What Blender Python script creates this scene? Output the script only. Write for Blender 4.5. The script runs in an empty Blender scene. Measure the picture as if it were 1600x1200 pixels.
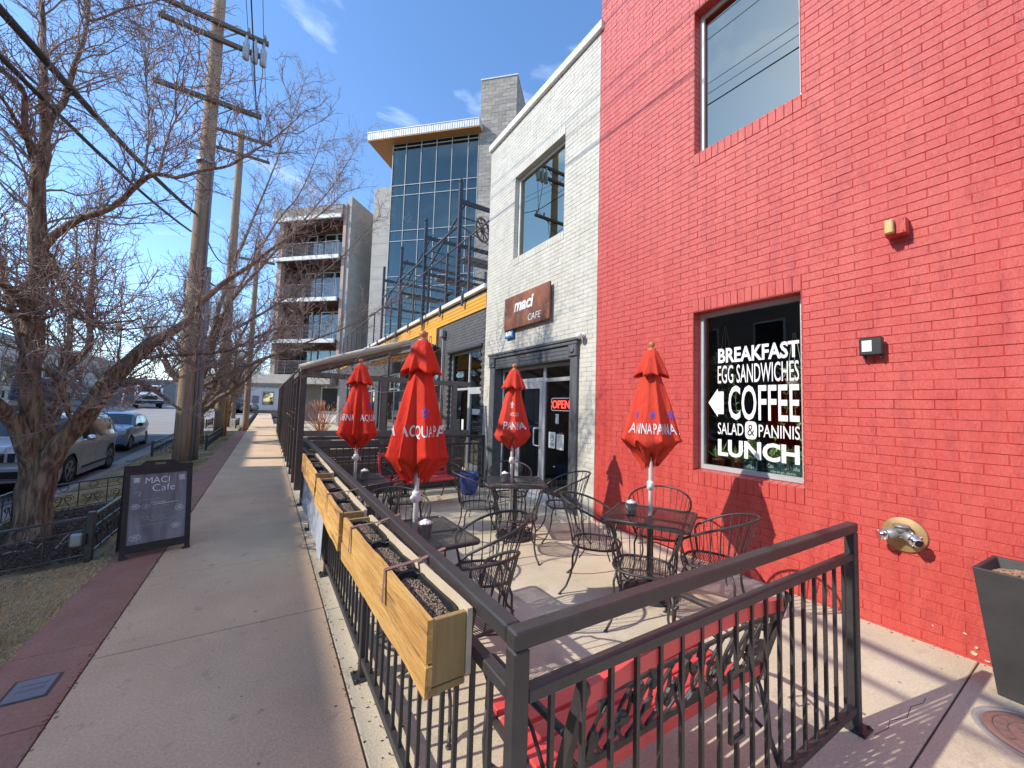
import bpy, bmesh, math, random
from mathutils import Vector, Matrix, noise
rad = math.radians
scene = bpy.context.scene
C = bpy.context.collection

# ---------------------------------------------------------------- camera
cam_d = bpy.data.cameras.new('camera')
cam = bpy.data.objects.new('camera', cam_d); C.objects.link(cam)
R0 = Vector((0.84595889, -0.53240717, 0.0299359))
U0 = Vector((-0.05785894, -0.03583684, 0.99768134))
F0 = Vector((0.53009989, 0.84572947, 0.06112101))
cm = Matrix((( R0.x, U0.x, -F0.x, 0), (R0.y, U0.y, -F0.y, 0), (R0.z, U0.z, -F0.z, 1.7), (0, 0, 0, 1)))
cam.matrix_world = cm
cam_d.sensor_width = 36.0
cam_d.lens = 607.4757 / 1600 * 36
cam_d.clip_start = 0.05; cam_d.clip_end = 3000
scene.camera = cam

# ---------------------------------------------------------------- sky, sun, exposure
SUN = Vector((1.0, -0.205, -0.79)).normalized()          # direction the light travels
EL = math.asin(-SUN.z); AZ = math.atan2(-SUN.x, -SUN.y)   # azimuth clockwise from +Y
w = bpy.data.worlds.new('World'); scene.world = w; w.use_nodes = True
nt = w.node_tree; nt.nodes.clear()
def N(t, nt_, **k):
    n = nt_.nodes.new(t)
    for a, b in k.items():
        if a.startswith('_'): setattr(n, a[1:], b)
        else: n.inputs[a].default_value = b
    return n
sky = N('ShaderNodeTexSky', nt); sky.sky_type = 'NISHITA'; sky.sun_disc = False
sky.sun_elevation = EL; sky.sun_rotation = AZ
sky.altitude = 1600; sky.air_density = 1.0; sky.dust_density = 0.6; sky.ozone_density = 2.2
tc = N('ShaderNodeTexCoord', nt)
mp = N('ShaderNodeMapping', nt); mp.inputs['Scale'].default_value = (1.0, 1.6, 4.0); mp.inputs['Rotation'].default_value = (0, 0.25, 0.5)
nz = N('ShaderNodeTexNoise', nt, Scale=1.9, Detail=7.0, Roughness=0.56, Distortion=0.6)
rp = N('ShaderNodeValToRGB', nt)
rp.color_ramp.elements[0].position = 0.53; rp.color_ramp.elements[0].color = (0, 0, 0, 1)
rp.color_ramp.elements[1].position = 0.88; rp.color_ramp.elements[1].color = (0.55, 0.55, 0.55, 1)
hs = N('ShaderNodeHueSaturation', nt, Saturation=1.12, Value=0.95)
mx = N('ShaderNodeMixRGB', nt); mx.inputs['Color2'].default_value = (8.2, 8.6, 9.2, 1)
bg = N('ShaderNodeBackground', nt, Strength=0.15)
out = N('ShaderNodeOutputWorld', nt)
L = nt.links.new
L(tc.outputs['Generated'], mp.inputs['Vector']); L(mp.outputs['Vector'], nz.inputs['Vector']); L(nz.outputs['Fac'], rp.inputs['Fac'])
L(sky.outputs['Color'], hs.inputs['Color']); L(hs.outputs['Color'], mx.inputs['Color1']); L(rp.outputs['Color'], mx.inputs['Fac']); L(mx.outputs['Color'], bg.inputs['Color'])
L(bg.outputs['Background'], out.inputs['Surface'])
sd = bpy.data.lights.new('sun', 'SUN'); sd.energy = 2.0; sd.angle = rad(0.53); sd.color = (1.0, 0.95, 0.865)
so = bpy.data.objects.new('sun', sd); C.objects.link(so)
so.rotation_euler = SUN.to_track_quat('-Z', 'Y').to_euler(); so.location = (-30, 10, 40)
vs = scene.view_settings
vs.view_transform = 'Standard'; vs.look = 'None'; vs.gamma = 1.0; vs.use_curve_mapping = False
vs.exposure = 1.36
scene.cycles.max_bounces = 8
scene.cycles.transparent_max_bounces = 24

# ---------------------------------------------------------------- helpers
random.seed(7)
def V(*a): return Vector(a)
class MB:
    def __init__(s): s.v = []; s.f = []; s.sm = []
    def add(s, vs_, fs, smooth=False):
        b = len(s.v); s.v.extend([tuple(p) for p in vs_])
        for f in fs: s.f.append([b + i for i in f]); s.sm.append(smooth)
        return s
    def box(s, x0, x1, y0, y1, z0, z1):
        vs_ = [(x0, y0, z0), (x1, y0, z0), (x1, y1, z0), (x0, y1, z0), (x0, y0, z1), (x1, y0, z1), (x1, y1, z1), (x0, y1, z1)]
        return s.add(vs_, [(0, 3, 2, 1), (4, 5, 6, 7), (0, 1, 5, 4), (1, 2, 6, 5), (2, 3, 7, 6), (3, 0, 4, 7)])
    def cbox(s, x0, x1, y0, y1, z0, z1, c=0.004):
        # box with chamfered edges
        bm = bmesh.new(); bmesh.ops.create_cube(bm, size=1)
        for v in bm.verts: v.co = V((x0 + x1) / 2 + v.co.x * (x1 - x0), (y0 + y1) / 2 + v.co.y * (y1 - y0), (z0 + z1) / 2 + v.co.z * (z1 - z0))
        bmesh.ops.bevel(bm, geom=bm.edges[:], offset=c, segments=1, affect='EDGES')
        s.addbm(bm); return s
    def addbm(s, bm, smooth=False, mtx=None):
        bm.verts.index_update()
        s.add([(mtx @ v.co if mtx else v.co) for v in bm.verts], [[v.index for v in f.verts] for f in bm.faces], smooth); bm.free()
    def bar(s, a, b, w_, h_, up=V(0, 0, 1)):
        # rectangular bar from a to b
        a = Vector(a); b = Vector(b); t = (b - a).normalized()
        if abs(t.dot(up)) > .97: up = V(0, 1, 0)
        r = t.cross(up).normalized(); u = r.cross(t)
        vs_ = []
        for p in (a, b):
            for i, j in ((-1, -1), (1, -1), (1, 1), (-1, 1)): vs_.append(p + r * (i * w_ / 2) + u * (j * h_ / 2))
        return s.add(vs_, [(0, 1, 2, 3), (7, 6, 5, 4), (0, 4, 5, 1), (1, 5, 6, 2), (2, 6, 7, 3), (3, 7, 4, 0)])
    def tube(s, pts, r, n=6, caps=True, smooth=True, closed=False):
        pts = [Vector(p) for p in pts]; m = len(pts)
        rs = r if isinstance(r, (list, tuple)) else [r] * m
        b = len(s.v); prev = None
        for i in range(m):
            if closed: t = pts[(i + 1) % m] - pts[i - 1]
            else: t = pts[min(i + 1, m - 1)] - pts[max(i - 1, 0)]
            if t.length < 1e-9: t = V(0, 0, 1)
            t.normalize()
            if prev is None:
                x = t.orthogonal().normalized()
            else:
                x = prev - t * prev.dot(t)
                if x.length < 1e-6: x = t.orthogonal()
                x.normalize()
            prev = x; y = t.cross(x)
            for k in range(n):
                a = 2 * math.pi * k / n
                s.v.append(tuple(pts[i] + (x * math.cos(a) + y * math.sin(a)) * rs[i]))
        seg = m if closed else m - 1
        for i in range(seg):
            i2 = (i + 1) % m
            for k in range(n):
                k2 = (k + 1) % n
                s.f.append([b + i * n + k, b + i * n + k2, b + i2 * n + k2, b + i2 * n + k]); s.sm.append(smooth)
        if caps and not closed:
            s.f.append([b + k for k in range(n)][::-1]); s.sm.append(False)
            s.f.append([b + (m - 1) * n + k for k in range(n)]); s.sm.append(False)
        return s
    def lathe(s, prof, c=(0, 0, 0), n=20, axis='z', smooth=True):
        b = len(s.v)
        for (r, h) in prof:
            for k in range(n):
                a = 2 * math.pi * k / n
                p = {'z': (r * math.cos(a), r * math.sin(a), h), 'x': (h, r * math.cos(a), r * math.sin(a)), 'y': (r * math.sin(a), h, r * math.cos(a))}[axis]
                s.v.append((p[0] + c[0], p[1] + c[1], p[2] + c[2]))
        for i in range(len(prof) - 1):
            for k in range(n):
                k2 = (k + 1) % n
                s.f.append([b + i * n + k, b + i * n + k2, b + (i + 1) * n + k2, b + (i + 1) * n + k]); s.sm.append(smooth)
        if prof[0][0] > 1e-6: s.f.append([b + k for k in range(n)][::-1]); s.sm.append(False)
        if prof[-1][0] > 1e-6: s.f.append([b + (len(prof) - 1) * n + k for k in range(n)]); s.sm.append(False)
        return s
    def prism(s, poly, a, b_, fn):
        # poly: list of 2D points, fn(u, v, t) -> 3D point
        m = len(poly); vs_ = [fn(p[0], p[1], a) for p in poly] + [fn(p[0], p[1], b_) for p in poly]
        fs = [list(range(m))[::-1], list(range(m, 2 * m))] + [[i, (i + 1) % m, m + (i + 1) % m, m + i] for i in range(m)]
        return s.add(vs_, fs)
    def ball(s, c, r, n=8, m=5, sq=(1, 1, 1)):
        pr = []
        b = len(s.v)
        for i in range(m + 1):
            t = math.pi * i / m
            for k in range(n):
                a = 2 * math.pi * k / n
                s.v.append((c[0] + r * sq[0] * math.sin(t) * math.cos(a), c[1] + r * sq[1] * math.sin(t) * math.sin(a), c[2] - r * sq[2] * math.cos(t)))
        for i in range(m):
            for k in range(n):
                k2 = (k + 1) % n
                s.f.append([b + i * n + k, b + i * n + k2, b + (i + 1) * n + k2, b + (i + 1) * n + k]); s.sm.append(True)
        return s
    def mesh(s, name, m=None):
        me = bpy.data.meshes.new(name); me.from_pydata(s.v, [], s.f); me.polygons.foreach_set('use_smooth', s.sm)
        if m: me.materials.append(m)
        me.update(); return me
    def build(s, name, m, parent=None, world=False, loc=None):
        if world and parent is not None:
            o_ = wloc(parent); s.v = [(p[0] - o_.x, p[1] - o_.y, p[2] - o_.z) for p in s.v]
        ob = bpy.data.objects.new(name, s.mesh(name, m)); C.objects.link(ob)
        if parent is not None: ob.parent = parent
        if loc is not None: ob.location = loc
        return ob
def wloc(o):
    l = Vector((0, 0, 0))
    while o is not None: l += Vector(o.location); o = o.parent
    return l
def inst(name, me, parent=None, loc=(0, 0, 0), rot=(0, 0, 0), scale=None):
    ob = bpy.data.objects.new(name, me); C.objects.link(ob)
    if parent is not None: ob.parent = parent
    ob.location = loc; ob.rotation_euler = rot
    if scale: ob.scale = scale
    return ob
def tag(o, label, cat, group=None):
    o['label'] = label; o['category'] = cat
    if group: o['group'] = group
    return o
def thing(name, label, cat, loc=(0, 0, 0), rotz=0.0, group=None):
    o = bpy.data.objects.new(name, None); C.objects.link(o); o.empty_display_size = .1
    o.location = loc; o.rotation_euler = (0, 0, rotz)
    return tag(o, label, cat, group)
def struct(o): o['kind'] = 'structure'; return o
def stuff(o): o['kind'] = 'stuff'; return o
def kids(o): return [c for c in o.children]
def dup(root, loc, rotz, label, group=None):
    def cp(o, par):
        c = o.copy(); C.objects.link(c)
        if par is not None: c.parent = par
        for ch in kids(o): cp(ch, c)
        return c
    r = cp(root, None); r.location = loc; r.rotation_euler = (0, 0, rotz); r['label'] = label
    if group: r['group'] = group
    return r

# text as flat mesh, fitted to w x h, lower left at origin
def text_geo(body, w_, h_, bold=0.0, ext=0.0, shear=0.0, res=3, spacing=1.0, maxedge=None):
    cu = bpy.data.curves.new('t', 'FONT'); cu.body = body; cu.size = 1.0; cu.offset = bold; cu.shear = shear
    cu.resolution_u = res; cu.space_character = spacing; cu.fill_mode = 'FRONT' if ext == 0 else 'BOTH'; cu.extrude = ext
    ob = bpy.data.objects.new('t', cu); C.objects.link(ob)
    bpy.context.view_layer.update()
    me = bpy.data.meshes.new_from_object(ob.evaluated_get(bpy.context.evaluated_depsgraph_get()))
    bpy.data.objects.remove(ob); bpy.data.curves.remove(cu)
    bm = bmesh.new(); bm.from_mesh(me); bpy.data.meshes.remove(me)
    xs = [v.co.x for v in bm.verts]; ys = [v.co.y for v in bm.verts]
    x0, x1, y0, y1 = min(xs), max(xs), min(ys), max(ys)
    for v in bm.verts:
        v.co.x = (v.co.x - x0) / (x1 - x0) * w_; v.co.y = (v.co.y - y0) / (y1 - y0) * h_
    if maxedge:
        for _ in range(4):
            es = [e for e in bm.edges if e.calc_length() > maxedge]
            if not es: break
            bmesh.ops.subdivide_edges(bm, edges=es, cuts=1); bmesh.ops.triangulate(bm, faces=[f for f in bm.faces if len(f.verts) > 4])
    bm.verts.index_update()
    vs_ = [v.co.copy() for v in bm.verts]; fs = [[v.index for v in f.verts] for f in bm.faces]
    bm.free(); return vs_, fs
def put_text(mb, body, w_, h_, org, u, v, lift=0.0, **k):
    vs_, fs = text_geo(body, w_, h_, **k); u = Vector(u); v = Vector(v); n = u.cross(v).normalized(); org = Vector(org)
    mb.add([org + u * p.x + v * p.y + n * (p.z + lift) for p in vs_], fs); return mb

# ---------------------------------------------------------------- materials
MATS = {}
def mat(name, c1, c2=None, rough=0.7, scale=6.0, detail=6.0, bump=0.0, bscale=None, metal=0.0, stretch=(1, 1, 1), pos=False, spec=0.5, rand=0.0, lo=0.35, hi=0.65, c3=None, s3=1.0, coat=0.0, lo3=.5, hi3=.75, speck=None, bdist=0.01):
    m = bpy.data.materials.new(name); m.use_nodes = True; t = m.node_tree
    b = t.nodes['Principled BSDF']; b.inputs['Roughness'].default_value = rough; b.inputs['Metallic'].default_value = metal
    b.inputs['Specular IOR Level'].default_value = spec
    if coat: b.inputs['Coat Weight'].default_value = coat; b.inputs['Coat Roughness'].default_value = 0.06
    b.inputs['Base Color'].default_value = (*c1, 1)
    l = t.links.new
    if c2 is not None or bump:
        if pos: src = t.nodes.new('ShaderNodeNewGeometry').outputs['Position']
        else: src = t.nodes.new('ShaderNodeTexCoord').outputs['Object']
        mp_ = t.nodes.new('ShaderNodeMapping'); mp_.inputs['Scale'].default_value = stretch; l(src, mp_.inputs['Vector'])
        if rand:
            oi = t.nodes.new('ShaderNodeObjectInfo'); cx = t.nodes.new('ShaderNodeCombineXYZ')
            ml = t.nodes.new('ShaderNodeMath'); ml.operation = 'MULTIPLY'; ml.inputs[1].default_value = 37.0
            l(oi.outputs['Random'], ml.inputs[0]); l(ml.outputs[0], cx.inputs[0]); l(ml.outputs[0], cx.inputs[1]); l(cx.outputs[0], mp_.inputs['Location'])
    if c2 is not None:
        n_ = N('ShaderNodeTexNoise', t, Scale=scale, Detail=detail, Roughness=0.6); l(mp_.outputs[0], n_.inputs['Vector'])
        r_ = t.nodes.new('ShaderNodeValToRGB'); e = r_.color_ramp.elements
        e[0].position = lo; e[0].color = (*c1, 1); e[1].position = hi; e[1].color = (*c2, 1)
        l(n_.outputs['Fac'], r_.inputs['Fac']); col = r_.outputs['Color']
        if c3 is not None:
            n3 = N('ShaderNodeTexNoise', t, Scale=s3, Detail=8.0, Roughness=0.65); l(mp_.outputs[0], n3.inputs['Vector'])
            r3 = t.nodes.new('ShaderNodeValToRGB'); e = r3.color_ramp.elements
            e[0].position = lo3; e[0].color = (0, 0, 0, 1); e[1].position = hi3; e[1].color = (1, 1, 1, 1); l(n3.outputs['Fac'], r3.inputs['Fac'])
            m3 = t.nodes.new('ShaderNodeMixRGB'); m3.inputs['Color2'].default_value = (*c3, 1); l(r3.outputs['Color'], m3.inputs['Fac']); l(col, m3.inputs['Color1']); col = m3.outputs['Color']
        if speck:
            ns = N('ShaderNodeTexNoise', t, Scale=speck[0], Detail=4.0, Roughness=0.75); l(mp_.outputs[0], ns.inputs['Vector'])
            rs_ = t.nodes.new('ShaderNodeMapRange'); rs_.inputs['From Min'].default_value = .3; rs_.inputs['From Max'].default_value = .7; rs_.inputs['To Min'].default_value = 1 - speck[1]; rs_.inputs['To Max'].default_value = 1 + speck[1]; l(ns.outputs['Fac'], rs_.inputs['Value'])
            hv = t.nodes.new('ShaderNodeHueSaturation'); l(rs_.outputs[0], hv.inputs['Value']); l(col, hv.inputs['Color']); col = hv.outputs['Color']
        if rand:
            h_ = t.nodes.new('ShaderNodeHueSaturation'); mr = t.nodes.new('ShaderNodeMapRange')
            mr.inputs['To Min'].default_value = 1 - rand; mr.inputs['To Max'].default_value = 1 + rand
            l(oi.outputs['Random'], mr.inputs['Value']); l(mr.outputs[0], h_.inputs['Value']); l(col, h_.inputs['Color']); col = h_.outputs['Color']
        l(col, b.inputs['Base Color'])
    if bump:
        nb = N('ShaderNodeTexNoise', t, Scale=bscale or scale * 4, Detail=5.0, Roughness=0.65); l(mp_.outputs[0], nb.inputs['Vector'])
        bp = t.nodes.new('ShaderNodeBump'); bp.inputs['Strength'].default_value = bump; bp.inputs['Distance'].default_value = bdist
        l(nb.outputs['Fac'], bp.inputs['Height']); l(bp.outputs['Normal'], b.inputs['Normal'])
    MATS[name] = m; return m
def emit(name, c, s):
    m = bpy.data.materials.new(name); m.use_nodes = True; b = m.node_tree.nodes['Principled BSDF']
    b.inputs['Base Color'].default_value = (*c, 1); b.inputs['Emission Color'].default_value = (*c, 1); b.inputs['Emission Strength'].default_value = s
    return m
def glass(name, tint, refl, tcol, rough=0.0):
    # coated window glass: part mirror, part see-through
    m = bpy.data.materials.new(name); m.use_nodes = True; t = m.node_tree; t.nodes.clear(); l = t.links.new
    o = t.nodes.new('ShaderNodeOutputMaterial'); g = t.nodes.new('ShaderNodeBsdfGlossy'); g.inputs['Color'].default_value = (*tint, 1); g.inputs['Roughness'].default_value = rough
    tr = t.nodes.new('ShaderNodeBsdfTransparent'); tr.inputs['Color'].default_value = (*tcol, 1)
    lw = t.nodes.new('ShaderNodeLayerWeight'); lw.inputs['Blend'].default_value = 0.5      # Schlick: works the same from either side
    pw = t.nodes.new('ShaderNodeMath'); pw.operation = 'POWER'; pw.inputs[1].default_value = 5.0; l(lw.outputs['Facing'], pw.inputs[0])
    ma = t.nodes.new('ShaderNodeMath'); ma.operation = 'ADD'; ma.inputs[1].default_value = refl; ma.use_clamp = True
    mx_ = t.nodes.new('ShaderNodeMixShader'); l(pw.outputs[0], ma.inputs[0]); l(ma.outputs[0], mx_.inputs[0]); l(tr.outputs[0], mx_.inputs[1]); l(g.outputs[0], mx_.inputs[2]); l(mx_.outputs[0], o.inputs['Surface'])
    return m
RED1, RED2 = (0.51, 0.047, 0.036), (0.56, 0.074, 0.055)
m_redbrick = mat('red_painted_brick', RED1, RED2, rough=0.40, scale=2.2, bump=0.85, bscale=34, pos=True, stretch=(1, 2.6, .55), c3=(0.38, 0.030, 0.028), s3=4.5, spec=0.6, lo3=.50, hi3=.78)
m_redjoint = mat('red_painted_joint', (0.49, 0.044, 0.034), (0.54, 0.058, 0.045), rough=0.7, scale=8, bump=0.4, bscale=80, pos=True)
m_whitebrick = mat('white_painted_brick', (0.61, 0.585, 0.50), (0.51, 0.48, 0.40), rough=0.6, scale=3.5, bump=0.5, bscale=60, pos=True, c3=(0.42, 0.39, 0.34), s3=5, lo3=.56, hi3=.8)
m_whitejoint = mat('white_painted_joint', (0.46, 0.44, 0.38), (0.40, 0.38, 0.33), rough=0.8, scale=8, pos=True)
m_greybrick = mat('grey_painted_brick', (0.085, 0.083, 0.082), (0.115, 0.112, 0.108), rough=0.6, scale=3, bump=0.5, bscale=60, pos=True)
m_greyjoint = mat('grey_joint', (0.06, 0.06, 0.06), (0.075, 0.075, 0.07), rough=0.8, scale=5, pos=True)
m_yellow = mat('yellow_painted_metal', (0.72, 0.36, 0.02), (0.66, 0.32, 0.02), rough=0.5, scale=1.0, pos=True)
m_conc = mat('sidewalk_concrete', (0.74, 0.515, 0.315), (0.61, 0.42, 0.255), rough=0.85, scale=1.1, bump=0.5, bscale=110, pos=True, c3=(0.24, 0.18, 0.14), s3=6, detail=10, lo3=.60, hi3=.8, speck=(75, .22))
m_patio = mat('patio_concrete', (0.63, 0.54, 0.38), (0.52, 0.435, 0.30), rough=0.85, scale=1.3, bump=0.5, bscale=110, pos=True, c3=(0.30, 0.24, 0.175), s3=3.2, detail=10, lo3=.55, hi3=.8, speck=(75, .20))
m_joint = mat('dark_joint_dirt', (0.07, 0.055, 0.045), (0.11, 0.09, 0.075), rough=0.95, scale=20, pos=True)
m_flag = mat('red_sandstone', (0.40, 0.20, 0.135), (0.31, 0.15, 0.10), rough=0.85, scale=2.4, bump=0.5, bscale=50, pos=True, c3=(0.34, 0.21, 0.165), s3=5, stretch=(1, .6, 1), speck=(60, .18))
m_asph = mat('asphalt', (0.075, 0.07, 0.068), (0.10, 0.094, 0.09), rough=0.9, scale=1.2, bump=0.4, bscale=200, pos=True, c3=(0.14, 0.13, 0.12), s3=.6)
m_asphl = mat('pale_asphalt', (0.30, 0.275, 0.25), (0.25, 0.23, 0.21), rough=0.9, scale=.8, pos=True, bump=.2, bscale=60)  # far road asphalt, paler than the near road
m_kerb = mat('kerb_concrete', (0.33, 0.30, 0.27), (0.25, 0.225, 0.2), rough=0.9, scale=4, bump=0.3, bscale=90, pos=True)
m_soil = mat('verge_soil', (0.24, 0.175, 0.105), (0.42, 0.315, 0.18), rough=0.95, scale=2.6, bump=0.8, bscale=60, pos=True, c3=(0.09, 0.10, 0.03), s3=1.5)
m_grassd = mat('dry_grass', (0.56, 0.425, 0.21), (0.64, 0.50, 0.27), rough=0.8, scale=4, pos=True, c3=(0.20, 0.225, 0.06), s3=.9, lo3=.48, hi3=.66)
m_mulch = mat('bark_mulch', (0.055, 0.035, 0.025), (0.12, 0.08, 0.055), rough=0.9, scale=30, pos=True, bump=.5)
m_bark = mat('tree_bark', (0.115, 0.070, 0.045), (0.40, 0.27, 0.175), rough=0.9, scale=13, bump=1.0, bscale=15, pos=True, stretch=(2.2, 2.2, 0.30), detail=9, lo=.40, hi=.62, bdist=.05)
m_twig = mat('twig_bark', (0.21, 0.145, 0.118), (0.38, 0.28, 0.235), rough=0.7, scale=6, pos=True)
m_iron = mat('charcoal_painted_steel', (0.036, 0.033, 0.032), (0.048, 0.044, 0.042), rough=0.42, scale=20, bump=0.15, bscale=200)
m_wrought = mat('wrought_iron', (0.028, 0.024, 0.023), (0.05, 0.043, 0.04), rough=0.45, scale=15, bump=.2, bscale=100, spec=.6)
m_cloth = mat('red_canvas', (0.68, 0.036, 0.014), (0.56, 0.026, 0.012), rough=0.75, scale=5, bump=0.55, bscale=13, bdist=.03, stretch=(1, 1, .45), speck=(120, .08), spec=.25)
m_clothd = mat('worn_red_canvas', (0.64, 0.060, 0.030), (0.53, 0.044, 0.024), rough=0.8, scale=5, bump=0.55, bscale=13, bdist=.03, stretch=(1, 1, .45), speck=(120, .08), spec=.25)
m_print = mat('white_print', (0.74, 0.70, 0.68), (0.62, 0.56, 0.54), rough=0.7, scale=30)
m_blueprint = mat('blue_print', (0.09, 0.07, 0.42), (0.12, 0.09, 0.5), rough=0.7, scale=30)
m_whitepole = mat('white_enamel', (0.68, 0.64, 0.60), (0.58, 0.54, 0.5), rough=0.4, scale=10)
m_orangewood = mat('varnished_wood', (0.52, 0.20, 0.07), (0.42, 0.15, 0.05), rough=0.4, scale=12, stretch=(1, 1, .2))
m_pine = mat('weathered_pine', (0.72, 0.43, 0.135), (0.52, 0.255, 0.06), rough=0.7, scale=5.0, bump=0.7, bscale=22, stretch=(6, .5, 6), c3=(0.20, 0.10, 0.035), s3=3.4, detail=12, rand=.1, lo3=.54, hi3=.66, speck=(40, .15))
m_pineend = mat('sawn_pine_edge', (0.62, 0.50, 0.34), (0.55, 0.42, 0.26), rough=0.8, scale=8)
m_plyend = mat('treated_plank', (0.38, 0.245, 0.09), (0.30, 0.18, 0.062), rough=0.75, scale=6, stretch=(8, 8, .5), bump=.2, bscale=60)
m_pot = mat('black_plastic_liner', (0.012, 0.012, 0.013), (0.02, 0.02, 0.02), rough=0.5, scale=20)
m_pottingsoil = mat('potting_soil', (0.075, 0.048, 0.033), (0.15, 0.10, 0.07), rough=0.95, scale=60, bump=1.0, bscale=90, pos=True)
m_chip = mat('pale_grit', (0.40, 0.29, 0.20), (0.11, 0.066, 0.042), rough=0.9, scale=400, pos=True)
m_strap = mat('brown_strap', (0.20, 0.10, 0.085), (0.24, 0.13, 0.11), rough=0.7, scale=30)
m_benchred = mat('red_gloss_wood', (0.72, 0.075, 0.072), (0.64, 0.058, 0.056), rough=0.38, scale=4, stretch=(.4, 4, 4), bump=.1, bscale=60, coat=.15)
m_alu = mat('silver_aluminium', (0.62, 0.62, 0.61), (0.54, 0.54, 0.53), rough=0.35, scale=4, metal=.35)
m_charwood = mat('charcoal_painted_timber', (0.075, 0.078, 0.082), (0.11, 0.112, 0.115), rough=0.6, scale=4, stretch=(5, 5, .7), bump=.35, bscale=25, pos=True, c3=(0.20, 0.20, 0.2), s3=6, lo3=.6, hi3=.8)
m_dark = mat('dim_interior', (0.030, 0.028, 0.027), (0.045, 0.042, 0.04), rough=0.9, scale=1, pos=True)
m_interior = mat('office_interior', (0.10, 0.11, 0.12), (0.16, 0.17, 0.18), rough=0.9, scale=.4, pos=True)
m_blind = mat('pale_roller_blind', (0.55, 0.66, 0.62), (0.5, 0.6, 0.57), rough=0.8, scale=1)
m_mull = mat('grey_mullion', (0.30, 0.32, 0.33), (0.25, 0.27, 0.28), rough=.45, scale=2)
m_rust = mat('weathering_steel', (0.27, 0.085, 0.032), (0.17, 0.052, 0.022), rough=0.6, scale=2.3, pos=True, c3=(0.36, 0.17, 0.075), s3=3.2, bump=.1)
m_white = mat('white_lettering', (0.80, 0.80, 0.79))
m_offwhite = mat('offwhite_paint', (0.72, 0.70, 0.66), (0.64, 0.62, 0.58), rough=.6, scale=4, pos=True)
m_paper = mat('paper', (0.70, 0.76, 0.72), (0.64, 0.7, 0.66), rough=.8, scale=8)
m_black = mat('black_plastic', (0.014, 0.014, 0.015), (0.022, 0.022, 0.022), rough=.5, scale=20)
m_blue = mat('blue_sign_paint', (0.03, 0.16, 0.42))
m_led = mat('white_lens', (0.78, 0.78, 0.76), rough=.3)
m_amber = mat('yellowed_lens', (0.55, 0.40, 0.13), (0.46, 0.32, 0.10), rough=.35, scale=20)
m_chrome = mat('chrome', (0.75, 0.75, 0.76), rough=.12, metal=1.0)
m_brass = mat('brass_plate', (0.46, 0.30, 0.13), (0.33, 0.205, 0.09), rough=.55, metal=.4, scale=9)
m_castiron = mat('grey_cast_metal', (0.30, 0.285, 0.27), (0.22, 0.2, 0.19), rough=.5, metal=.4, scale=20)
m_planter = mat('charcoal_fibre_planter', (0.033, 0.030, 0.029), (0.045, 0.041, 0.04), rough=.6, scale=5, bump=.15, bscale=40, c3=(0.085, 0.08, 0.078), s3=4, lo3=.62, hi3=.85)
m_chips = mat('bark_chips', (0.42, 0.28, 0.17), (0.26, 0.155, 0.085), rough=.9, scale=60, pos=True)
m_galv = mat('galvanised_tin', (0.42, 0.42, 0.42), (0.33, 0.33, 0.33), rough=.35, metal=.75, scale=14)
m_cobalt = mat('cobalt_glaze', (0.025, 0.055, 0.26), (0.04, 0.09, 0.36), rough=.12, scale=8, coat=.6)
m_slate = mat('chalkboard_slate', (0.13, 0.125, 0.13), (0.22, 0.215, 0.22), rough=.8, spec=.25, scale=3, stretch=(3.4, 1, .6), c3=(0.28, 0.28, 0.30), s3=5, detail=9, lo3=.5, hi3=.8)
m_board = mat('dark_board_frame', (0.030, 0.024, 0.023), (0.042, 0.035, 0.034), rough=.75, spec=.25, scale=10)
m_chalk = mat('white_chalk', (0.82, 0.82, 0.83), (0.66, 0.66, 0.68), rough=.9, scale=90)
m_chalkf = mat('faint_chalk', (0.50, 0.50, 0.54), (0.38, 0.38, 0.42), rough=.9, scale=90)
m_pole = mat('weathered_pole_wood', (0.36, 0.245, 0.155), (0.24, 0.15, 0.09), rough=.85, scale=6, stretch=(4, 4, .22), bump=.5, bscale=18, pos=True, c3=(0.34, 0.24, 0.16), s3=5)
m_conduit = mat('grey_conduit', (0.23, 0.22, 0.235), (0.19, 0.18, 0.19), rough=.5, scale=3)
m_cable = mat('black_cable', (0.03, 0.028, 0.027), (0.05, 0.045, 0.04), rough=.6, scale=8)
m_ceramic = mat('grey_insulator', (0.35, 0.36, 0.37), rough=.3)
m_block = mat('split_face_block', (0.31, 0.28, 0.245), (0.24, 0.215, 0.185), rough=.85, scale=1.4, stretch=(1, 1, 3), pos=True, bump=.3, rand=.18)
m_concwall = mat('cast_concrete', (0.40, 0.365, 0.32), (0.33, 0.30, 0.265), rough=.85, scale=.8, pos=True, bump=.2, stretch=(1, 1, 2.5))
m_brownbrick = mat('brown_brick', (0.155, 0.062, 0.04), (0.115, 0.046, 0.032), rough=.85, scale=2, pos=True)
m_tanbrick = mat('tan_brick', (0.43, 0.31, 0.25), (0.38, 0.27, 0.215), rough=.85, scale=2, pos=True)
m_recess = mat('shaded_brown_recess', (0.125, 0.06, 0.04), (0.09, 0.045, 0.031), rough=.9, scale=2, pos=True)  # brown brick with the balcony shade put into its colour
m_slab = mat('white_balcony_edge', (0.70, 0.70, 0.68), (0.62, 0.62, 0.6), rough=.7, scale=2)
m_greystucco = mat('grey_render', (0.29, 0.285, 0.275), (0.24, 0.235, 0.225), rough=.9, scale=1.2, pos=True)
m_metalroof = mat('standing_seam_metal', (0.60, 0.60, 0.58), (0.52, 0.52, 0.5), rough=.45, metal=.2, scale=3)
m_soffit = mat('cedar_soffit', (0.46, 0.205, 0.055), (0.36, 0.15, 0.04), rough=.6, scale=3, pos=True, stretch=(.5, 3, 1))
m_brownsteel = mat('brown_painted_steel', (0.075, 0.05, 0.042), (0.10, 0.07, 0.06), rough=.55, scale=8)
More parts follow.
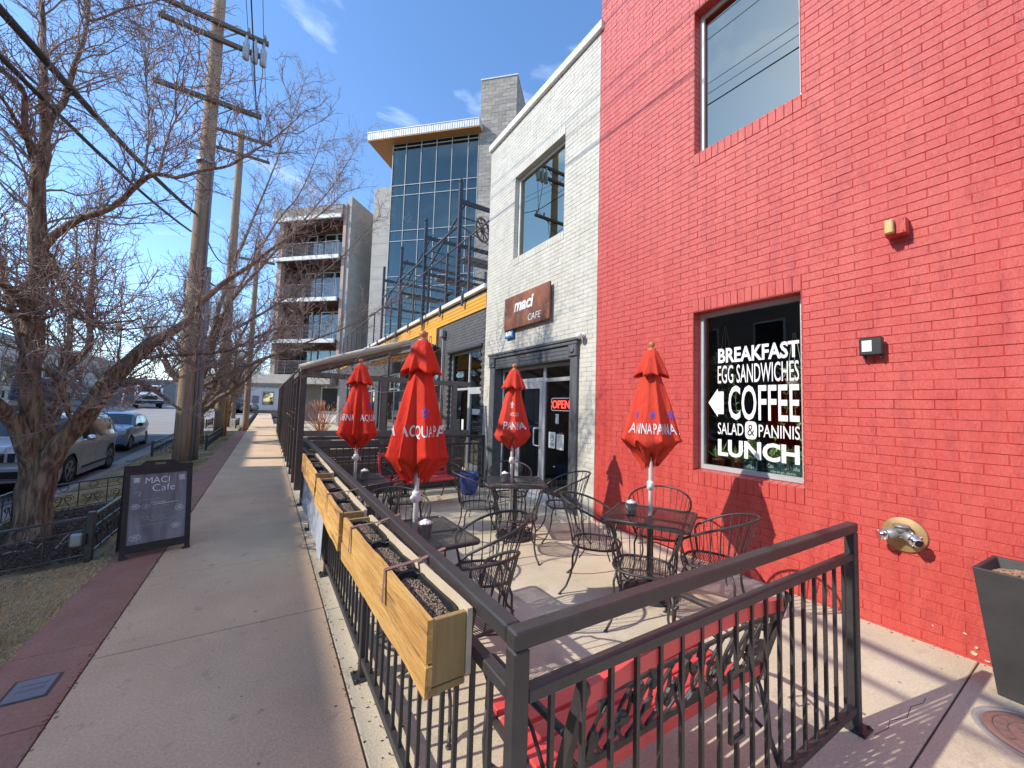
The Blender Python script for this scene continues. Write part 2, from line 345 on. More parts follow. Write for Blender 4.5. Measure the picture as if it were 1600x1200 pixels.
m_greywood = mat('greyed_timber', (0.215, 0.175, 0.145), (0.165, 0.13, 0.105), rough=.8, scale=6, stretch=(.5, 4, 4), bump=.25, bscale=30)
m_darkwood = mat('brown_boards', (0.12, 0.078, 0.055), (0.17, 0.115, 0.085), rough=.8, scale=5, stretch=(.5, 3, 3))
m_canvas = mat('beige_awning_cloth', (0.62, 0.55, 0.45), (0.52, 0.455, 0.37), rough=.8, scale=2)
m_beige = mat('beige_stucco', (0.44, 0.375, 0.33), (0.38, 0.325, 0.285), rough=.9, scale=.6, pos=True)
m_oppbrick = mat('opposite_brick', (0.30, 0.21, 0.17), (0.24, 0.165, 0.13), rough=.9, scale=.7, pos=True)
m_leaf = mat('potted_leaf', (0.26, 0.42, 0.11), (0.44, 0.55, 0.27), rough=.5, scale=9)
m_teal = mat('teal_planter', (0.02, 0.075, 0.072), (0.03, 0.09, 0.085), rough=.5, scale=9)
m_potred = mat('red_pot_glaze', (0.36, 0.03, 0.025), (0.3, 0.025, 0.02), rough=.35, scale=9)
m_neon = emit('red_neon', (1.0, 0.07, 0.05), 2.2)
m_neonb = emit('pale_neon_border', (0.6, 0.62, 0.75), 0.5)
m_tyre = mat('tyre_rubber', (0.016, 0.016, 0.016), (0.024, 0.023, 0.022), rough=.85, scale=20)
m_alloy = mat('alloy_wheel', (0.55, 0.55, 0.56), rough=.28, metal=.85)
m_headl = mat('headlight_lens', (0.62, 0.63, 0.65), (0.45, 0.46, 0.48), rough=.12, scale=18, coat=.6)
m_blacktrim = mat('black_trim', (0.014, 0.014, 0.015), rough=.5)
m_carglass = mat('car_window', (0.016, 0.018, 0.021), rough=.06, spec=.45, coat=.25)
m_silver = mat('silver_car_paint', (0.46, 0.445, 0.42), (0.44, 0.425, 0.40), rough=.35, scale=2, metal=.15, coat=.7)
m_bluecar = mat('blue_car_paint', (0.14, 0.20, 0.29), (0.13, 0.185, 0.27), rough=.3, scale=2, metal=.2, coat=.8)
m_darkcar = mat('dark_car_paint', (0.03, 0.034, 0.04), rough=.3, metal=.3, coat=.8)
m_whitecar = mat('white_vehicle_paint', (0.70, 0.70, 0.69), rough=.35, coat=.5)
m_bus = mat('dark_bus_paint', (0.06, 0.05, 0.047), (0.08, 0.07, 0.065), rough=.4, scale=2, coat=.4)
m_plate = mat('licence_plate', (0.55, 0.56, 0.55), rough=.5)
m_signred = mat('faded_red_sign', (0.42, 0.10, 0.09), rough=.5)
g_shop = glass('shop_glass', (0.9, 0.95, 0.95), 0.05, (0.88, 0.92, 0.90))
g_up = glass('coated_upper_glass', (0.80, 0.78, 0.60), 0.42, (0.30, 0.36, 0.36))
g_tower = glass('tower_glass', (0.56, 0.64, 0.58), 0.14, (0.42, 0.55, 0.58))
g_apt = glass('apartment_glass', (0.6, 0.7, 0.72), 0.14, (0.35, 0.45, 0.45))
g_door = glass('door_glass', (0.9, 0.92, 0.92), 0.06, (0.72, 0.74, 0.74))
# ================================================================ GROUND
WX = 4.378      # face of the mortar plane of the cafe buildings
def road_z(y): return -0.40 + max(0.0, (y - 16)) * 0.02 if y < 61 else 0.5
def grid_sheet(name, xs, ys, zf, m):
    mb = MB(); nx = len(xs)
    for y in ys:
        for x in xs: mb.v.append((x, y, zf(x, y)))
    for j in range(len(ys) - 1):
        for i in range(nx - 1):
            a = j * nx + i; mb.f.append([a, a + 1, a + 1 + nx, a + nx]); mb.sm.append(False)
    return struct(mb.build(name, m))
grid_sheet('ground', [-900, -40, 40, 900], [-900, -40, 100, 1500], lambda x, y: -0.62 if y < 90 else -0.62, m_soil)
grid_sheet('road', [-12.6, -6, -3.75], [-40, 0, 16, 25.9], lambda x, y: road_z(y), m_asph)
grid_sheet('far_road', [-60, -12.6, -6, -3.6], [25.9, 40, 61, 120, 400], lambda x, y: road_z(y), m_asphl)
grid_sheet('forecourt', [-60, -12.6], [-40, 0, 16, 25.9], lambda x, y: road_z(y) + .004, m_asph)
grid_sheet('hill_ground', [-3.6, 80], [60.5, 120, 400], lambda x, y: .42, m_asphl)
# gutter pan and kerb
mb = MB()
for y0, y1 in [(a, a + 3.0) for a in range(-20, 60, 3)]:
    if y1 <= 60: mb.add([(-3.95, y0, road_z(y0) + .008), (-3.48, y0, road_z(y0) + .02), (-3.48, y1 - .012, road_z(y1) + .02), (-3.95, y1 - .012, road_z(y1) + .008)], [(0, 1, 2, 3)])
struct(mb.build('gutter', m_kerb))
k_root = bpy.data.objects.new('kerb', None); C.objects.link(k_root); struct(k_root)
for y0 in range(-2, 40, 3):
    mb = MB(); z = road_z(y0 + 1.5)
    mb.cbox(-3.48, -3.32, y0 + .006, y0 + 2.994, z - .15, z + .15, .02); mb.build('kerbstone', m_kerb, k_root)
def verge_z(x, y):
    t = (x + 3.32) / 2.0; zk = road_z(y) + .13
    return zk + (-0.003 - zk) * min(1, max(0, t)) ** .8 + .012 * noise.noise(V(x * 2, y * 2, 0)) * (1 if -3.2 < x < -1.45 else 0)
xs = [-3.32 + i * .2 for i in range(10)] + [-1.40, -1.302]; ys = [-6 + i * .3 for i in range(140)]
grid_sheet('verge', xs, ys, verge_z, m_soil)
# flagstone strip, sidewalk slabs, patio slabs
def slabs(name, piece, x0, x1, joints, z, m, gap=.006, base=m_joint, th=.05, jit=.0):
    b = MB(); b.box(x0 + .02, x1 - .02, joints[0], joints[-1], z - .3, z - .012); root = struct(b.build(name, base))
    for a, c in zip(joints[:-1], joints[1:]):
        dz = random.uniform(-jit, jit)
        mb = MB(); mb.cbox(x0 + gap, x1 - gap, a + gap, c - gap, z - th + dz, z + dz, .004); mb.build(piece, m, root)
    return root
fj = [-3, -1.2, .35, 1.75, 3.05, 3.85, 4.75, 6.1, 7.2, 8.7, 10.2, 11.6, 13.2, 14.8, 16.4, 18, 20, 22, 24, 26]
slabs('flagstone_path', 'flagstone', -1.31, -.87, fj, 0.0, m_flag, gap=.0035, jit=.002)
sj = [-3.2, -1.7, .55, 3.63, 5.0, 6.37, 7.74, 9.1, 10.5, 11.9, 13.3, 14.7, 16.1, 17.5, 19, 20.5, 22, 23.5, 25, 27, 29, 31, 33, 36, 39, 42, 46, 50, 55, 60]
slabs('sidewalk', 'slab', -.87, .50, sj, 0.0, m_conc, gap=.0055)
pj = [-3.2, -1.0, .64, 3.575, 7.3, 9.5, 12, 15, 18, 21, 24, 27, 30, 33.5]
slabs('patio', 'slab', .50, 4.42, pj, 0.0, m_patio, gap=.0045)
mb = MB(); mb.box(4.42, 40, -3.2, 60, -.5, -.02); struct(mb.build('building_plot', m_soil))
mb = MB(); mb.box(-3.3, -1.31, 26.05, 60, -.5, -.01); struct(mb.build('far_pavement', m_kerb))
# hairline crack in the patio, running to the wall
mb = MB(); pts = [V(2.87, .80, .001), V(3.0, .775, .001), V(3.08, .79, .001), V(3.2, .745, .001), V(3.34, .76, .001), V(3.45, .73, .001), V(3.52, .735, .001)]
mb.tube([p + V(0, 0, -.0018) for p in pts], .0024, 3); cr = mb.build('crack', m_joint); cr['kind'] = 'structure'

# grass
def blades(name, n, region, m, zf, hmin, hmax, w_=.004):
    mb = MB(); k = 0
    while k < n:
        x, y = region()
        d = noise.noise(V(x * 1.3, y * 1.3, 3.1)) + .5 * noise.noise(V(x * 5, y * 5, 1.1))
        if d < random.uniform(-.75, .25): k += .25; continue
        z = zf(x, y); h_ = random.uniform(hmin, hmax); a = random.uniform(0, 6.28); ln = random.uniform(.2, 1.3) * h_
        c, s = math.cos(a), math.sin(a); dx, dy = -s * w_ / 2, c * w_ / 2
        b = len(mb.v)
        mb.v += [(x - dx, y - dy, z - .004), (x + dx, y + dy, z - .004), (x + c * ln * .4 + dx * .7, y + s * ln * .4 + dy * .7, z + h_ * .65), (x + c * ln, y + s * ln, z + h_ * .8)]
        mb.f += [[b, b + 1, b + 2], [b, b + 2, b + 3]]; mb.sm += [False, False]; k += 1
    return stuff(mb.build(name, m))
def reg_near():
    while True:
        x = random.uniform(-3.25, -1.29); y = random.uniform(2.6, 13.5)
        if 5.75 < y < 9.1 and x < -1.4: continue
        if y > 7.5 and random.random() < .35: continue
        if x > -1.4 and random.random() < .3: continue
        return x, y
blades('grass', 60000, reg_near, m_grassd, verge_z, .012, .034)
def reg_far(): return random.uniform(-3.25, -1.3), random.uniform(13.5, 26)
blades('grass', 14000, reg_far, m_grassd, verge_z, .02, .045, .008)

# ================================================================ BRICK BUILDINGS
def proj(p):
    d = Vector(p) - V(0, 0, 1.7); z = d.dot(F0)
    if z < .05: return None
    return 800 + 607.4757 * d.dot(R0) / z, 600 - 607.4757 * d.dot(U0) / z, z
CRS = .0769; MOD = .231
def brick_geo(mb, y0, y1, z0, z1, X, p=.005, c=.0022):
    # five-sided brick whose face stands p proud of the mortar plane X
    b = len(mb.v); f = X - p
    mb.v += [(X, y0, z0), (X, y1, z0), (X, y1, z1), (X, y0, z1),
             (f + c, y0, z0), (f + c, y1, z0), (f + c, y1, z1), (f + c, y0, z1),
             (f, y0 + c, z0 + c), (f, y1 - c, z0 + c), (f, y1 - c, z1 - c), (f, y0 + c, z1 - c)]
    for i in range(4):
        j = (i + 1) % 4
        mb.f += [[b + j, b + i, b + 4 + i, b + 4 + j], [b + 4 + j, b + 4 + i, b + 8 + i, b + 8 + j]]; mb.sm += [False, False]
    mb.f.append([b + 11, b + 10, b + 9, b + 8]); mb.sm.append(False)
def holed(mb, x0, x1, y0, y1, z0, z1, holes):
    ys = sorted({y0, y1, *[h[0] for h in holes], *[h[1] for h in holes]}); zs = sorted({z0, z1, *[h[2] for h in holes], *[h[3] for h in holes]})
    for ya, yb in zip(ys[:-1], ys[1:]):
        run = None
        for za, zb in zip(zs[:-1], zs[1:]):
            my, mz = (ya + yb) / 2, (za + zb) / 2
            solid = y0 <= my <= y1 and not any(h[0] < my < h[1] and h[2] < mz < h[3] for h in holes)
            if solid:
                if run and abs(run[1] - za) < 1e-6: run[1] = zb
                else:
                    if run: mb.box(x0, x1, ya, yb, *run)
                    run = [za, zb]
            elif run: mb.box(x0, x1, ya, yb, *run); run = None
        if run: mb.box(x0, x1, ya, yb, *run)
def brickwall(parent, X, y0, y1, z0, z1, holes, vert, m, nind, gap=.0042, start=0.0):
    """running bond; holes are openings, vert are bands of upright bricks"""
    rng = random.Random(5); cand = []; mb = MB(); k = 0
    cut = holes + [v[:4] for v in vert]
    while True:
        za = z0 + k * CRS; zb = za + CRS; k += 1
        if zb > z1 + .001: break
        zm = (za + zb) / 2
        iv = [(y0, y1)]
        for h in cut:
            if h[2] < zm < h[3]:
                nv = []
                for a, b in iv:
                    if h[1] <= a or h[0] >= b: nv.append((a, b)); continue
                    if h[0] > a: nv.append((a, h[0]))
                    if h[1] < b: nv.append((h[1], b))
                iv = nv
        off = start + (MOD / 2 if k % 2 else 0)
        for a, b in iv:
            n0 = math.floor((a - off) / MOD)
            y = off + n0 * MOD
            while y < b - .01:
                ya, yb = max(y, a), min(y + MOD, b); y += MOD
                if yb - ya < .03: continue
                jx = rng.gauss(0, .0011)
                if yb - ya > MOD - 1e-4: cand.append((ya, za, jx))
                else: brick_geo(mb, ya + gap / 2, yb - gap / 2, za + gap / 2, zb - gap / 2, X, .005 + jx)
    for (a, b, za, zb, w_) in vert:
        n = max(1, round((b - a) / w_)); ww = (b - a) / n
        for i in range(n): brick_geo(mb, a + i * ww + gap / 2, a + (i + 1) * ww - gap / 2, za + gap / 2, zb - gap / 2, X, .011 + rng.gauss(0, .0012))
    sc = []
    for c in cand:
        q = proj((X, c[0] + MOD / 2, c[1] + CRS / 2))
        vis = q and 10 < q[0] < 1590 and 10 < q[1] < 1190
        sc.append((q[2] if vis else 1e9, c))
    sc.sort()
    one = MB(); brick_geo(one, -MOD / 2 + gap / 2, MOD / 2 - gap / 2, -CRS / 2 + gap / 2, CRS / 2 - gap / 2, 0.0)
    me = one.mesh('brick', m); o_ = wloc(parent)
    for i, (d, c) in enumerate(sc):
        if i < nind and d < 1e8:
            inst('brick', me, parent, V(X + c[2], c[0] + MOD / 2, c[1] + CRS / 2) - o_)
        else: brick_geo(mb, c[0] + gap / 2, c[0] + MOD - gap / 2, c[1] + gap / 2, c[1] + CRS - gap / 2, X, .005 - c[2])
    st = mb.build('brick_courses', m, parent, True); stuff(st); return st
def room(parent, X0, X1, y0, y1, z0, z1, m):
    mb = MB(); v_ = [(X0, y0, z0), (X1, y0, z0), (X1, y1, z0), (X0, y1, z0), (X0, y0, z1), (X1, y0, z1), (X1, y1, z1), (X0, y1, z1)]
    mb.add(v_, [(0, 1, 2, 3), (7, 6, 5, 4), (0, 4, 5, 1), (1, 5, 6, 2), (2, 6, 7, 3)])
    return mb.build('room', m, parent, True)
def window(parent, X, y0, y1, z0, z1, fw, m, g, depth=.06, name='window'):
    mb = MB(); e = .002
    mb.box(X, X + depth, y0 + e, y0 + fw, z0 + e, z1 - e); mb.box(X, X + depth, y1 - fw, y1 - e, z0 + e, z1 - e)
    mb.box(X + .001, X + depth - .001, y0 + fw, y1 - fw, z0 + e, z0 + fw); mb.box(X + .001, X + depth - .001, y0 + fw, y1 - fw, z1 - fw, z1 - e)
    f = mb.build(name, m, parent, True)
    p = MB(); p.box(X + .022, X + .030, y0 + fw - .005, y1 - fw + .005, z0 + fw - .005, z1 - fw + .005); p.build('pane', g, f, True)
    return f
Z0 = .0155
def cz(k): return Z0 + k * CRS
# ---- red building
red = thing('brick_building', 'red painted brick building with large white framed windows and cafe lettering', 'building', (WX, 1.0, 0))
LWy = (1.682, 2.832); UWy = (1.655, 2.822)
h_low = (*LWy, cz(13), cz(38)); h_up = (*UWy, cz(64), cz(89))
TOPR = cz(122); YR0, YR1 = -3.2, 4.487
mb = MB(); holed(mb, WX, WX + .34, YR0, YR1, -.1, TOPR, [h_low, h_up]); mb.build('wall', m_redjoint, red, True)
brickwall(red, WX, YR0, YR1, Z0 - CRS, TOPR, [h_low, h_up],
          [(*LWy, cz(11), cz(13), .078), (LWy[0], LWy[1], cz(38), cz(40), .078), (*UWy, cz(62), cz(64), .078), (*UWy, cz(89), cz(91), .078)], m_redbrick, 300)
# red reveals and sloping brick sills
for (ya, yb), z in ((LWy, cz(13)), (UWy, cz(64))):
    mb = MB(); n = 15; ww = (yb - ya) / n
    for i in range(n):
        a, b = ya + i * ww + .003, ya + (i + 1) * ww - .003
        mb.prism([(WX - .012, z - .02), (WX + .13, z - .01), (WX + .13, z + .022), (WX - .012, z + .002)], a, b, lambda u, v, t: (u, t, v))
    mb.build('sill', m_redbrick, red, True)
for (ya, yb), za, zb in ((LWy, cz(13), cz(38)), (UWy, cz(64), cz(89))):
    mb = MB()
    for k in range(25):
        for ys_ in (ya, yb):
            s = 1 if ys_ == ya else -1; a, b = sorted((ys_ + s * .0, ys_ + s * .006))
            mb.box(WX - .006, WX + .118, a, b, za + k * CRS + .0035 + (.02 if k == 0 else 0), za + (k + 1) * CRS - .0035)
    mb.box(WX - .006, WX + .118, ya + .007, yb - .007, zb - .006, zb - .0005)
    stuff(mb.build('reveal', m_redbrick, red, True))
XW = WX + .118
lw = window(red, XW, LWy[0] + .007, LWy[1] - .007, cz(13) + .024, cz(38) - .007, .055, m_alu, g_shop)
uw = window(red, XW, UWy[0] + .007, UWy[1] - .007, cz(64) + .024, cz(89) - .007, .05, m_offwhite, g_up)
room(red, WX + .345, WX + 3.2, 1.2, 3.6, .6, 3.3, m_dark)
room(red, WX + .345, WX + 3.2, 1.2, 3.6, 4.6, 7.2, m_interior)
mb = MB(); mb.box(WX - .03, WX + .4, YR0, YR1 - .002, TOPR + .002, TOPR + .12); mb.build('coping', m_redbrick, red, True)
mb = MB(); mb.box(WX + .35, WX + 12, YR0, YR0 + .3, -.1, TOPR); mb.box(WX + .36, WX + 12, YR0 + .31, YR1 - .31, TOPR - .2, TOPR - .05); mb.box(WX + .35, WX + 12, YR1 - .3, YR1 - .003, -.1, TOPR); mb.box(WX + 12.003, WX + 12.3, YR0, YR1 - .003, -.1, TOPR)
mb.build('side_wall', m_redjoint, red, True)
# chips in the paint near the foot of the wall
mb = MB(); rr = random.Random(3)
for (y, z, s) in ((.70, .17, .009), (.66, .055, .014), (.645, .10, .008), (.86, .15, .005), (.60, .03, .011)):
    n = 9; pl_ = [(y + s * rr.uniform(.6, 1.5) * math.cos(6.28 * i / n), z + s * rr.uniform(.5, 1.3) * math.sin(6.28 * i / n)) for i in range(n)]
    mb.prism(pl_, WX - .0135, WX - .009, lambda u, v, t: (t, u, v))
mb.build('paint_chip', m_pineend, red, True)
# window lettering
XG = XW + .0215
mb = MB(); U_, V_ = (0, -1, 0), (0, 0, 1)
def wt(body, yl, yr, zb, zt, **k): put_text(mb, body, yl - yr, zt - zb, (XG, yl, zb), U_, V_, **k)
def q_(x, y): # pixel of the photograph -> (y, z) on the pane, used for sizes only
    return None
wt('BREAKFAST', 2.600, 1.765, 2.300, 2.475, bold=.03)
wt('EGG SANDWICHES', 2.605, 1.770, 2.060, 2.270, bold=.004)
wt('COFFEE', 2.480, 1.770, 1.640, 2.030, bold=.012)
wt('SALAD', 2.605, 2.315, 1.465, 1.600, bold=.004)
wt('PANINIS', 2.155, 1.770, 1.465, 1.600, bold=.004)
wt('LUNCH', 2.605, 1.775, 1.215, 1.410, bold=.035)
mb.prism([(2.72, 1.835), (2.605, 2.0), (2.605, 1.965), (2.535, 1.965), (2.535, 1.70), (2.605, 1.70), (2.605, 1.665)], XG - .0012, XG - .0004, lambda u, v, t: (t, u, v))
mb.build('window_lettering', m_white, lw, True)
mb = MB(); pl_ = []
for cx, cy_, a0 in ((2.205, 1.60, 0), (2.265, 1.60, 90), (2.265, 1.465, 180), (2.205, 1.465, 270)):
    for i in range(5):
        a = rad(a0 + i * 22.5); pl_.append((cx - .033 * math.cos(a) * -1 * -1, cy_ + .033 * math.sin(a)))
pl_ = [(2.235 - (.062) * math.copysign(abs(math.cos(t)) ** .45, math.cos(t)), 1.532 + .098 * math.copysign(abs(math.sin(t)) ** .6, math.sin(t))) for t in [2 * math.pi * i / 28 for i in range(28)]]
mb.prism(pl_, XG - .0012, XG - .0004, lambda u, v, t: (t, u, v)); bd = mb.build('lettering_badge', m_white, lw, True)
mb = MB(); put_text(mb, '&', .075, .125, (XG - .0014, 2.272, 1.47), U_, V_); mb.build('ampersand', m_black, lw, True)
# blind-like ghost of a chair back behind the upper window
mb = MB(); mb.tube([(WX + .75, 2.52, 4.8), (WX + .75, 2.54, 5.15), (WX + .75, 2.45, 5.4), (WX + .75, 2.33, 5.43), (WX + .75, 2.24, 5.3), (WX + .75, 2.22, 5.0)], .03, 8)
ch = mb.build('office_chair', m_offwhite); tag(ch, 'pale rounded chair back standing just behind the upper window', 'chair')
mb = MB(); mb.box(WX + .55, WX + .95, 2.1, 2.66, 4.62, 4.86); mb.tube([(WX + .75, 2.4, 4.6), (WX + .75, 2.4, 5.3)], .04, 8); mb.build('chair_frame', m_black, ch)

# ---- things in the lower window
shelf = MB(); shelf.box(WX + .20, WX + .62, 1.70, 2.82, .99, 1.04); sh = shelf.build('window_shelf', m_darkwood); tag(sh, 'low dark shelf inside the cafe window carrying pots', 'shelf')
def foliage(mb, c, r, n, ln, up=.6, w_=.02):
    for _ in range(n):
        a = random.uniform(0, 6.28); el_ = random.uniform(.1, 1.3); d = V(math.cos(a) * math.cos(el_), math.sin(a) * math.cos(el_), math.sin(el_) * up + .25).normalized()
        p = Vector(c) + V(random.uniform(-r[0], r[0]), random.uniform(-r[1], r[1]), random.uniform(0, r[2])); s = d.cross(V(0, 0, 1)).normalized() * w_ * random.uniform(.5, 1)
        l_ = ln * random.uniform(.5, 1.2); q = p + d * l_ * .5 + V(0, 0, .01); e = p + d * l_
        mb.add([p, q + s, e, q - s], [(0, 1, 2), (0, 2, 3)])
def pot(y, r, h_, label, m, flat, name='potted_plant'):
    t = thing(name, label, 'potted plant', (WX + .32, y, 1.04), 0, 'plants on the cafe window shelf')
    mb = MB(); mb.lathe([(r * .75, 0), (r, h_ * .9), (r * 1.06, h_ * .9), (r * 1.06, h_), (r * .9, h_), (r * .85, h_ * .8)], n=16); mb.build('pot', m, t)
    mb = MB()
    if flat: foliage(mb, (0, 0, h_ * .9), (r * .5, r * .5, .02), 46, .20, .9, .012)
    else: foliage(mb, (0, 0, h_ * .9), (r * .7, r * .7, .03), 60, .10, .7, .02)
    mb.build('leaves', m_leaf, t); return t
pot(2.70, .07, .12, 'red pot with arching strap leaves at the left end of the window shelf', m_potred, True)
pot(2.47, .075, .12, 'small red pot with thin tufted leaves beside the teal box in the window', m_potred, True)
t = thing('planter_box', 'long teal box with chalk lettering and pale succulents in the cafe window', 'planter', (WX + .33, 2.00, 1.04))
mb = MB(); mb.cbox(-.09, .09, -.21, .13, 0, .17, .006); mb.build('box', m_teal, t)
mb = MB(); put_text(mb, 'Café - Mocha - Vodka', .30, .042, (-.0915, .115, .10), U_, V_); put_text(mb, 'Latte to go, please.', .26, .036, (-.0915, .105, .045), U_, V_); mb.build('chalk_lettering', m_paper, t)
mb = MB(); foliage(mb, (0, -.04, .15), (.07, .16, .12), 260, .09, .7, .02); mb.build('leaves', m_leaf, t)
t = thing('planter_box', 'small square teal box with trailing plant between red pot and long teal box', 'planter', (WX + .33, 2.305, 1.04))
mb = MB(); mb.cbox(-.07, .07, -.075, .075, 0, .15, .006); mb.build('box', m_teal, t)
mb = MB(); foliage(mb, (0, 0, .14), (.06, .06, .2), 150, .08, .6, .018); mb.build('leaves', m_leaf, t)
mb = MB(); put_text(mb, '1761', .07, .04, (-.0715, .035, .06), U_, V_); mb.build('chalk_lettering', m_paper, t)
for (y, x, z, lab, seed) in ((2.78, .62, 2.22, 'hanging plant with trailing leaves high at the left of the cafe window', 1), (1.95, .50, 2.0, 'hanging vine on white cords near the right of the cafe window', 2)):
    t = thing('hanging_plant', lab, 'hanging plant', (WX + x, y, z), 0, 'hanging plants in the cafe window'); random.seed(seed)
    mb = MB(); mb.lathe([(.05, -.02), (.09, .1), (.095, .11), (.08, .1)], n=14); mb.build('pot', m_offwhite, t)
    mb = MB()
    for s in (-1, 0, 1): mb.tube([(0, s * .085, .1), (0, s * .01, .62)], .003, 4)
    mb.build('cord', m_offwhite, t)
    mb = MB(); foliage(mb, (0, 0, .1), (.1, .12, .1), 60, .12, .5, .03)
    for _ in range(4):
        p = V(random.uniform(-.05, .05), random.uniform(-.09, .09), .1); a = random.uniform(-.5, .5); pts = [p]
        for i in range(9):
            p = p + V(random.uniform(-.02, .02), a * .06 + random.uniform(-.03, .03), -.085); pts.append(p.copy()); foliage(mb, p, (.01, .01, .01), 3, .08, .3, .022)
        mb.tube(pts, .003, 3)
    mb.build('leaves', m_leaf, t)

# ---- white building
white = thing('brick_building', 'two storey cream painted brick cafe building with dark timber doorway', 'building', (WX, 6.0, 0))
YW0, YW1 = 4.492, 8.25; TOPW = cz(104)
hw_win = (5.37, 7.09, cz(64.5), cz(87.5)); ZS = Z0
door_h = (5.02, 7.72, -.06, cz(35))
hw_win = (5.37, 7.09, cz(64), cz(88))
mb = MB(); holed(mb, WX, WX + .34, YW0, YW1, -.1, TOPW, [hw_win, door_h]); mb.build('wall', m_whitejoint, white, True)
brickwall(white, WX, YW0, YW1, Z0 - CRS, TOPW, [hw_win, (5.02, 7.72, -.2, cz(35))], [(5.37, 7.09, cz(88), cz(90), .078), (5.37, 7.09, cz(62), cz(64), .078)], m_whitebrick, 300, start=.08)
mb = MB(); mb.cbox(WX - .07, WX + .4, YW0 - .06, YW1 + .03, TOPW + .002, TOPW + .16, .01); mb.build('coping', m_offwhite, white, True)
mb = MB()
for k in range(24):
    for ys_ in (5.37, 7.09):
        s = 1 if ys_ == 5.37 else -1; a, b = sorted((ys_, ys_ + s * .006))
        mb.box(WX - .006, WX + .10, a, b, cz(64) + k * CRS + .0035, cz(64) + (k + 1) * CRS - .0035)
stuff(mb.build('reveal', m_whitebrick, white, True))
ww = window(white, WX + .10, 5.378, 7.082, cz(64) + .002, cz(88) - .002, .06, m_offwhite, g_up)
mb = MB(); mb.box(WX + .16, WX + .17, 5.44, 7.02, cz(80), cz(87.3)); mb.build('roller_blind', m_blind, ww, True)
room(white, WX + .345, WX + 3, 4.6, 8.0, 4.6, 7.2, m_interior)
room(white, WX + .345, WX + 4, 4.6, 8.0, .02, 3.2, m_dark)
mb = MB(); mb.box(WX + .35, WX + 12, YW1 - .3, YW1, 0, TOPW); mb.box(WX + .35, WX + 12, YW0 + .001, YW1 - .31, TOPW - .2, TOPW - .05); mb.box(WX + .35, WX + 12, YW0 + .001, YW0 + .3, TOPR if TOPR < TOPW else TOPW - .04, TOPW); mb.build('side_wall', m_whitejoint, white, True)
# doorway surround
mb = MB()
mb.cbox(WX - .055, WX + .16, 4.885, 5.065, 0.0, 2.60, .008); mb.build('pilaster', m_charwood, white, True)
mb = MB(); mb.cbox(WX - .055, WX + .16, 7.66, 7.88, 0.0, 2.60, .008); mb.build('pilaster', m_charwood, white, True)
for y0_, y1_ in ((4.865, 5.105), (7.64, 7.90)):
    mb = MB(); mb.cbox(WX - .075, WX + .0, y0_, y1_, 0.002, .28, .008); mb.build('plinth', m_charwood, white, True)
mb = MB(); mb.cbox(WX - .035, WX + .16, 5.07, 7.655, 2.562, 2.80, .008)
for i in range(3): mb.box(WX - .043, WX - .03, 5.11, 7.64, 2.59 + i * .07, 2.645 + i * .07)
mb.build('lintel', m_charwood, white, True)
mb = MB(); mb.cbox(WX - .10, WX - .012, 4.84, 7.93, 2.865, 2.91, .008); mb.cbox(WX - .08, WX - .013, 4.87, 7.90, 2.803, 2.863, .01); mb.build('cornice', m_charwood, white, True)
for y0_, y1_ in ((4.88, 5.09), (7.655, 7.885)):
    mb = MB(); mb.cbox(WX - .085, WX - .0, y0_, y1_, 2.602, 2.80, .01); yc = (y0_ + y1_) / 2
    mb.lathe([(.055, WX - .085), (.055, WX - .10), (.025, WX - .105), (.0, WX - .10)], (0, yc, 2.705), 16, 'x'); mb.build('corbel', m_charwood, white, True)
# storefront
XS = WX + .16
sf = MB()
def bar_(y0_, y1_, z0_, z1_, d=.05): sf.box(XS, XS + d, y0_, y1_, z0_, z1_)
bar_(5.09, 5.135, 0.02, 2.56); bar_(7.60, 7.65, .02, 2.56); bar_(6.02, 6.09, .02, 2.56); bar_(6.985, 7.03, .02, 2.56)
bar_(5.137, 6.018, 2.50, 2.555, .048); bar_(6.092, 6.983, 2.50, 2.555, .048); bar_(7.032, 7.598, 2.50, 2.555, .048)
bar_(5.137, 6.018, 2.22, 2.29, .048); bar_(6.092, 6.983, 2.24, 2.31, .048); bar_(7.032, 7.598, 2.22, 2.29, .048)
bar_(5.137, 6.018, .02, .10, .048); bar_(7.032, 7.598, .02, .10, .048)
sfo = sf.build('storefront_frame', m_alu, white, True)
for y0_, y1_, z0_, z1_ in ((5.13, 6.025, .095, 2.225), (7.025, 7.605, .095, 2.225), (5.13, 6.025, 2.285, 2.505), (6.085, 6.99, 2.305, 2.505), (7.025, 7.605, 2.285, 2.505)):
    mb = MB(); mb.box(XS + .02, XS + .028, y0_, y1_, z0_, z1_); mb.build('pane', g_door, sfo, True)
dr = MB(); dr.box(XS - .008, XS + .038, 6.094, 6.19, .03, 2.236); dr.box(XS - .008, XS + .038, 6.89, 6.982, .03, 2.236); dr.box(XS - .006, XS + .036, 6.19, 6.89, 2.10, 2.235); dr.box(XS - .006, XS + .036, 6.19, 6.89, .03, .22)
do = dr.build('door', m_alu, white, True)
mb = MB(); mb.box(XS + .01, XS + .018, 6.185, 6.895, .215, 2.105); mb.build('pane', g_door, do, True)
mb = MB(); mb.tube([(XS - .01, 6.14, .98), (XS - .07, 6.16, .98), (XS - .075, 6.26, .99), (XS - .075, 6.27, 1.03), (XS - .075, 6.27, 1.27), (XS - .075, 6.26, 1.31), (XS - .07, 6.16, 1.32), (XS - .01, 6.14, 1.32)], .014, 8); mb.build('handle', m_offwhite, do, True)
mb = MB(); mb.box(WX - .06, XS + .05, 5.09, 7.65, .002, .018); mb.build('threshold', m_alu, white, True)
